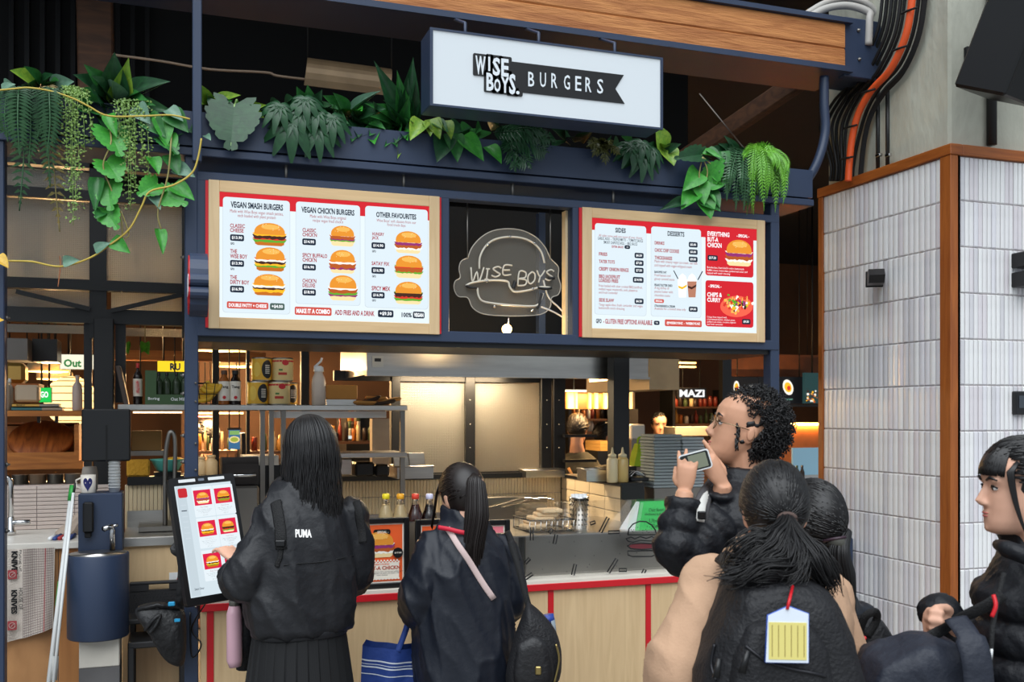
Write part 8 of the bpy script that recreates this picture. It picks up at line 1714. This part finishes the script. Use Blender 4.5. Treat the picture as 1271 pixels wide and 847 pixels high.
tie = Vector((.72, -.62, -.3)); hm = hair_cap(T, -.03, 1.04); strands(hm, slerp_paths(T, tie, 2137, 25, 1.05, .6), .0025, 5, .8); tp_ = ell_pt(T, tie, 1.05); strands(hm, tail_paths([tp_, PD(1040, 685, 2.65), PD(1046, 715, 2.65), PD(1050, 745, 2.65), PD(1056, 770, 2.65)], [.014, .03, .032, .026, .01], 500, 26), .0028, 5, .4); ob('ponytail_hair', hm, HAIR, p5)
ob('hair_clip', MB().tube([PD(1022, 672, 2.59), PD(1036, 669, 2.57), PD(1050, 667, 2.57)], .004, 6), M('clip_plum', (58, 40, 52), .4), p5); ob('hood_tip', MB().tube([PD(1030, 672, 2.66), PD(1044, 676, 2.64), PD(1050, 684, 2.64)], [.02, .018, .006], 8), M('hood_olive', (66, 66, 60), .8), p5)
# ------------------------------------------------------------------ 6: woman in profile at the right
b6 = PD(1292, 800, 2.4); b6 = Vector((b6.x, b6.y, 0)); F = fvec(-62); R_ = F.cross(UP)
p6 = person('person in profile wearing a black puffer jacket and gripping a bag strap', b6)
T = head_frame(PD(1266, 605, 2.36), fvec(-86), -1, 0, .222); mb = MB(); add_head(mb, T); mb.tube([T @ Vector((0, -.1, -.2)), T @ Vector((0, -.2, -.52)), b6+UP*1.24], [.05, .052, .07], 12); torso(mb, b6, F, [(.76, .14, .1, 0, 0), (.95, .12, .09, 0, 0), (1.15, .14, .09, 0, 0), (1.25, .12, .07, 0, 0), (1.29, .06, .05, 0, 0)]); legs(mb, b6, F, .78)
ls, le, lw = PD(1272, 735, 2.42), PD(1240, 835, 2.5), PD(1182, 772, 2.41); rs, re, rw = PD(1290, 740, 2.6), PD(1240, 850, 2.68), PD(1210, 820, 2.62)
limb(mb, [ls, le, lw], [.042, .036, .024])
hand(mb, lw, -CRV*.85-CFV*.35+UP*.06, CFV*.85-CRV*.35, (1.25, 1.25, 1.25, 1.25), -1, .172, .1, (.25, .2))
limb(mb, [rs, re, rw], [.042, .036, .024]); hand(mb, rw, -CRV, UP, .8, -1, .165)
ob('body', remesh(mb, .0048, 3, 'body', .4), SKIN, p6); face_bits(p6, T)
mb = MB(); torso(mb, b6, F, [(.72, .17, .14, 0, 0), (.76, .19, .155, 0, 0)]+[(.78+i*.085+dz, .19-k_, .155-k_, 0, 0) for i in range(5) for dz, k_ in ((0, .024), (.02, .004), (.042, 0), (.064, .004))]+[(1.2, .17, .125, 0, 0), (1.25, .14, .1, 0, 0), (1.285, .09, .085, 0, 0), (1.31, .085, .085, .01, 0), (1.345, .085, .085, .02, 0), (1.35, .06, .06, .02, 0)])
puff_limb(mb, [ls, le, lw+CFV*.03, PD(1164, 764, 2.455)], [.082, .076, .07, .06, .05], .075); puff_limb(mb, [rs, re, rw], [.078, .07, .06, .05], .075)
j6 = folds(remesh(mb, .0075, 2, 'puffer_jacket'), .0028, 22, (1, 1, 1)); J6 = ob('puffer_jacket', j6, PUFF, p6); lm_ = MB(); legs(lm_, b6, F, .78, .085); ob('trousers', remesh(lm_, .012, 3, 'trousers'), TROU, p6); shoes(p6, b6, F, SHOE)
ob('collar_roll', MB().tube([PD(1238, 676, 2.3), PD(1250, 682, 2.24), PD(1275, 690, 2.22), PD(1300, 690, 2.26)], [.012, .02, .022, .02], 10), PUFF, J6)
hm = hair_cap(T, -.05, 1.05); tie = Vector((-.1, -.95, -.1)); strands(hm, slerp_paths(T, tie, 2850, 35, 1.06, .5), .0025, 5, .8); rr = random.Random(4)
fr = []
for i in range(420):
    x = rr.uniform(-.98, .6); d0 = Vector((x*.5, .35, .86)); q = []
    for s in range(7): t = s/6; q.append(ell_pt(T, Vector((x*(.45+.5*t), .45+.52*t-.12*x*x, .88-(.62+.12*rr.random())*t)), 1.05+.02*math.sin(math.pi*t)))
    fr.append(q)
for i in range(22):
    a = rr.uniform(-.97, -.86); ox = rr.uniform(-.03, .03); q = [ell_pt(T, Vector((a, .42, .5)), 1.06)]; 
    for s in range(1, 9): t = s/8; q.append(T @ Vector((-.335+.02*math.sin(3*t), .24+ox*(1.2-t)-.05*t-.12*t*t, .28-.78*t)))
    fr.append(q)
strands(hm, fr, .0028, 5, .35); strands(hm, tail_paths([ell_pt(T, tie, 1.05), T @ Vector((0, -.62, -.3)), T @ Vector((0, -.62, -.8)), T @ Vector((0, -.55, -1.2))], [.02, .035, .03, .01], 300, 41), .003, 5, .4); ob('fringed_hair', hm, HAIR, p6)
ob('jacket_zip', MB().tube(bez([PD(1246, 712, 2.215), PD(1238, 745, 2.19), PD(1231, 790, 2.16), PD(1229, 850, 2.16)], 5), .006, 6), WEB, p6); ob('zip_tag', MB().tube([PD(1231, 806, 2.14), PD(1230, 818, 2.14)], .003, 5), WHITE, p6); ob('drawcord', MB().tube(bez([PD(1233, 739, 2.17), PD(1236, 752, 2.16), PD(1231, 766, 2.16)], 4), .005, 6), RED, p6)
nb = thing('navy_backpack', 'dark navy backpack held by its strap before the tiled pillar', 'backpack', PD(1130, 847, 2.3)); NP = M('navy_pack', (30, 35, 48), .6, bump=.2, bs=60)
mb = MB(); lq = [PD(x, y, 2.27) for x, y in ((1066, 848), (1078, 815), (1110, 800), (1140, 788), (1165, 795), (1190, 800), (1205, 850), (1195, 930), (1080, 930))]; c_ = sum(lq, Vector())/len(lq); l_ = bez(lq+[lq[0]], 4)[:-1]; mb.loft([[c_+(p-c_)*k+CFV*h for p in l_] for k, h in ((.6, -.09), (.88, -.075), (1, -.02), (1, .05), (.85, .09))]); ob('body', folds(remesh(mb, .009, 4, 'bag'), .006, 9), NP, nb)
ob('wide_strap', MB().tube(bez([PD(1186, 768, 2.2), PD(1202, 790, 2.15), PD(1212, 820, 2.13), PD(1216, 870, 2.13)], 6), [.026]*7+[.034]*12, 10, flat=.22, up=-CFV), NP, nb); ob('grab_strap', MB().tube(bez([PD(1152, 792, 2.3), PD(1170, 782, 2.29), PD(1192, 768, 2.24), PD(1225, 752, 2.2), PD(1245, 738, 2.19)], 6), .014, 8, flat=.35, up=-CFV), WEB, nb)
b7 = thing('small_black_pack', 'small black pack with a red cord behind the tan sleeve', 'backpack', PD(1089, 820, 2.68)); slab([PD(x+4, y, 2.63) for x, y in ((1058, 770), (1080, 762), (1100, 785), (1108, 810), (1090, 850), (1055, 850))], .1, PACK, b7, 'body'); ob('haul_loop', MB().tube(bez([PD(1066, 786, 2.58), PD(1074, 766, 2.56), PD(1086, 760, 2.56), PD(1088, 770, 2.58), PD(1076, 790, 2.58)], 5), .011, 8, flat=.35, up=-CFV), WEB, b7); ob('red_cord', MB().tube(bez([PD(1068, 791, 2.53), PD(1074, 792, 2.52), PD(1070, 800, 2.52), PD(1077, 808, 2.52), PD(1078, 820, 2.52)], 5), .0035, 6), RED, b7); ob('tag', MB().tube([PD(1077, 820, 2.52), PD(1073, 832, 2.52)], [.004, .009], 8, flat=.3, up=-CFV), M('tag_white', (214, 220, 240), .5), b7)
# ------------------------------------------------------------------ people inside the hall
def bust(label, px, py, Y, hpx, F_, shirt, apron=None, hairm=HAIR):
    c = P(px, py, Y); d = (c-CAM).dot(CFV); hh_ = .225; b = Vector((c.x, c.y, 0)); zc = c.z; p = person(label, b); T = head_frame(c, F_, -6, 0, hh_); mb = MB(); add_head(mb, T); sh = zc-.265
    mb.tube([T @ Vector((0, -.08, -.2)), T @ Vector((0, -.12, -.52)), b+UP*(sh+.05)], [.05, .05, .07], 10); torso(mb, b, F_, [(sh-.6, .14, .1, 0, 0), (sh-.1, .14, .1, 0, 0), (sh+.05, .1, .07, 0, 0), (sh+.09, .05, .05, 0, 0)]); legs(mb, b, F_, sh-.5); Rv = F_.cross(UP)
    for s in (1, -1):
        w_ = b+Rv*s*.16+F_*.26+UP*(sh-.42); limb(mb, [b+Rv*s*.17+UP*(sh-.02), b+Rv*s*.22+UP*(sh-.3), w_], [.045, .04, .026]); hand(mb, w_, F_, UP, .5, s, .17)
    ob('body', remesh(mb, .009, 2, 'body', .4), SKIN2, p); face_bits(p, T); mb = MB(); torso(mb, b, F_, [(sh-.6, .18, .13, 0, 0), (sh-.3, .18, .13, 0, 0), (sh-.05, .19, .125, 0, 0), (sh+.03, .15, .1, 0, 0), (sh+.09, .07, .07, 0, 0)])
    for s in (1, -1): limb(mb, [b+Rv*s*.17+UP*(sh-.02), b+Rv*s*.22+UP*(sh-.3), b+Rv*s*.19+F_*.12+UP*(sh-.37)], [.065, .06, .05])
    me_ = folds(remesh(mb, .012, 4, 'shirt'), .005, 9); ob('shirt', me_, shirt, p); hm = hair_cap(T, -.04, 1.04); strands(hm, slerp_paths(T, Vector((0, -.9, -.3)), 160, 51, 1.06, .5), .008, 5, .8); ob('short_hair', hm, hairm, p); lg_ = MB(); legs(lg_, b, F_, sh-.5, .088); ob('trousers', remesh(lg_, .014, 3, 'trousers'), TROU, p)
    if apron:
        t_ = bvh(me_); s_ = FPX*.0; k = 1/(scl(px, Y))
        for a_, e_ in (((-.07, -.30), (.10, -.62)), ((.08, -.30), (-.06, -.52))):
            q = [hit(t_, px+(a_[0]*(1-i/8)+e_[0]*i/8)*k, py-(a_[1]*(1-i/8)+e_[1]*i/8)*k, .006)[0] for i in range(9)]; q = [x for x in q if x]
            if len(q) > 1: ob('apron_strap', MB().tube(q, .012, 6, flat=.3, up=-CFV), apron, p)
    return p
GRN = M('olive_shirt', (54, 52, 40), .8); DKS = M('dark_shirt', (26, 25, 26), .8)
bust('person cooking in an olive shirt with tan crossed apron straps', 717, 533, 3.12, 0, fvec(15), GRN, M('apron_tan', (190, 140, 84), .7)); bust('person in dark shirt bending beyond the cook', 750, 541, 4.08, 0, fvec(60), DKS); bust('person in dark top facing out behind the far counter', 818, 527, 5.35, 0, fvec(175), DKS)
bust('person in black seen behind the navy post', 256, 541, 3.9, 0, fvec(-60), DKS); bust('person seated facing out beside the lit drinks fridge', 436, 547, 5.3, 0, fvec(170), DKS)
bpy.data.scenes.remove(TMP)
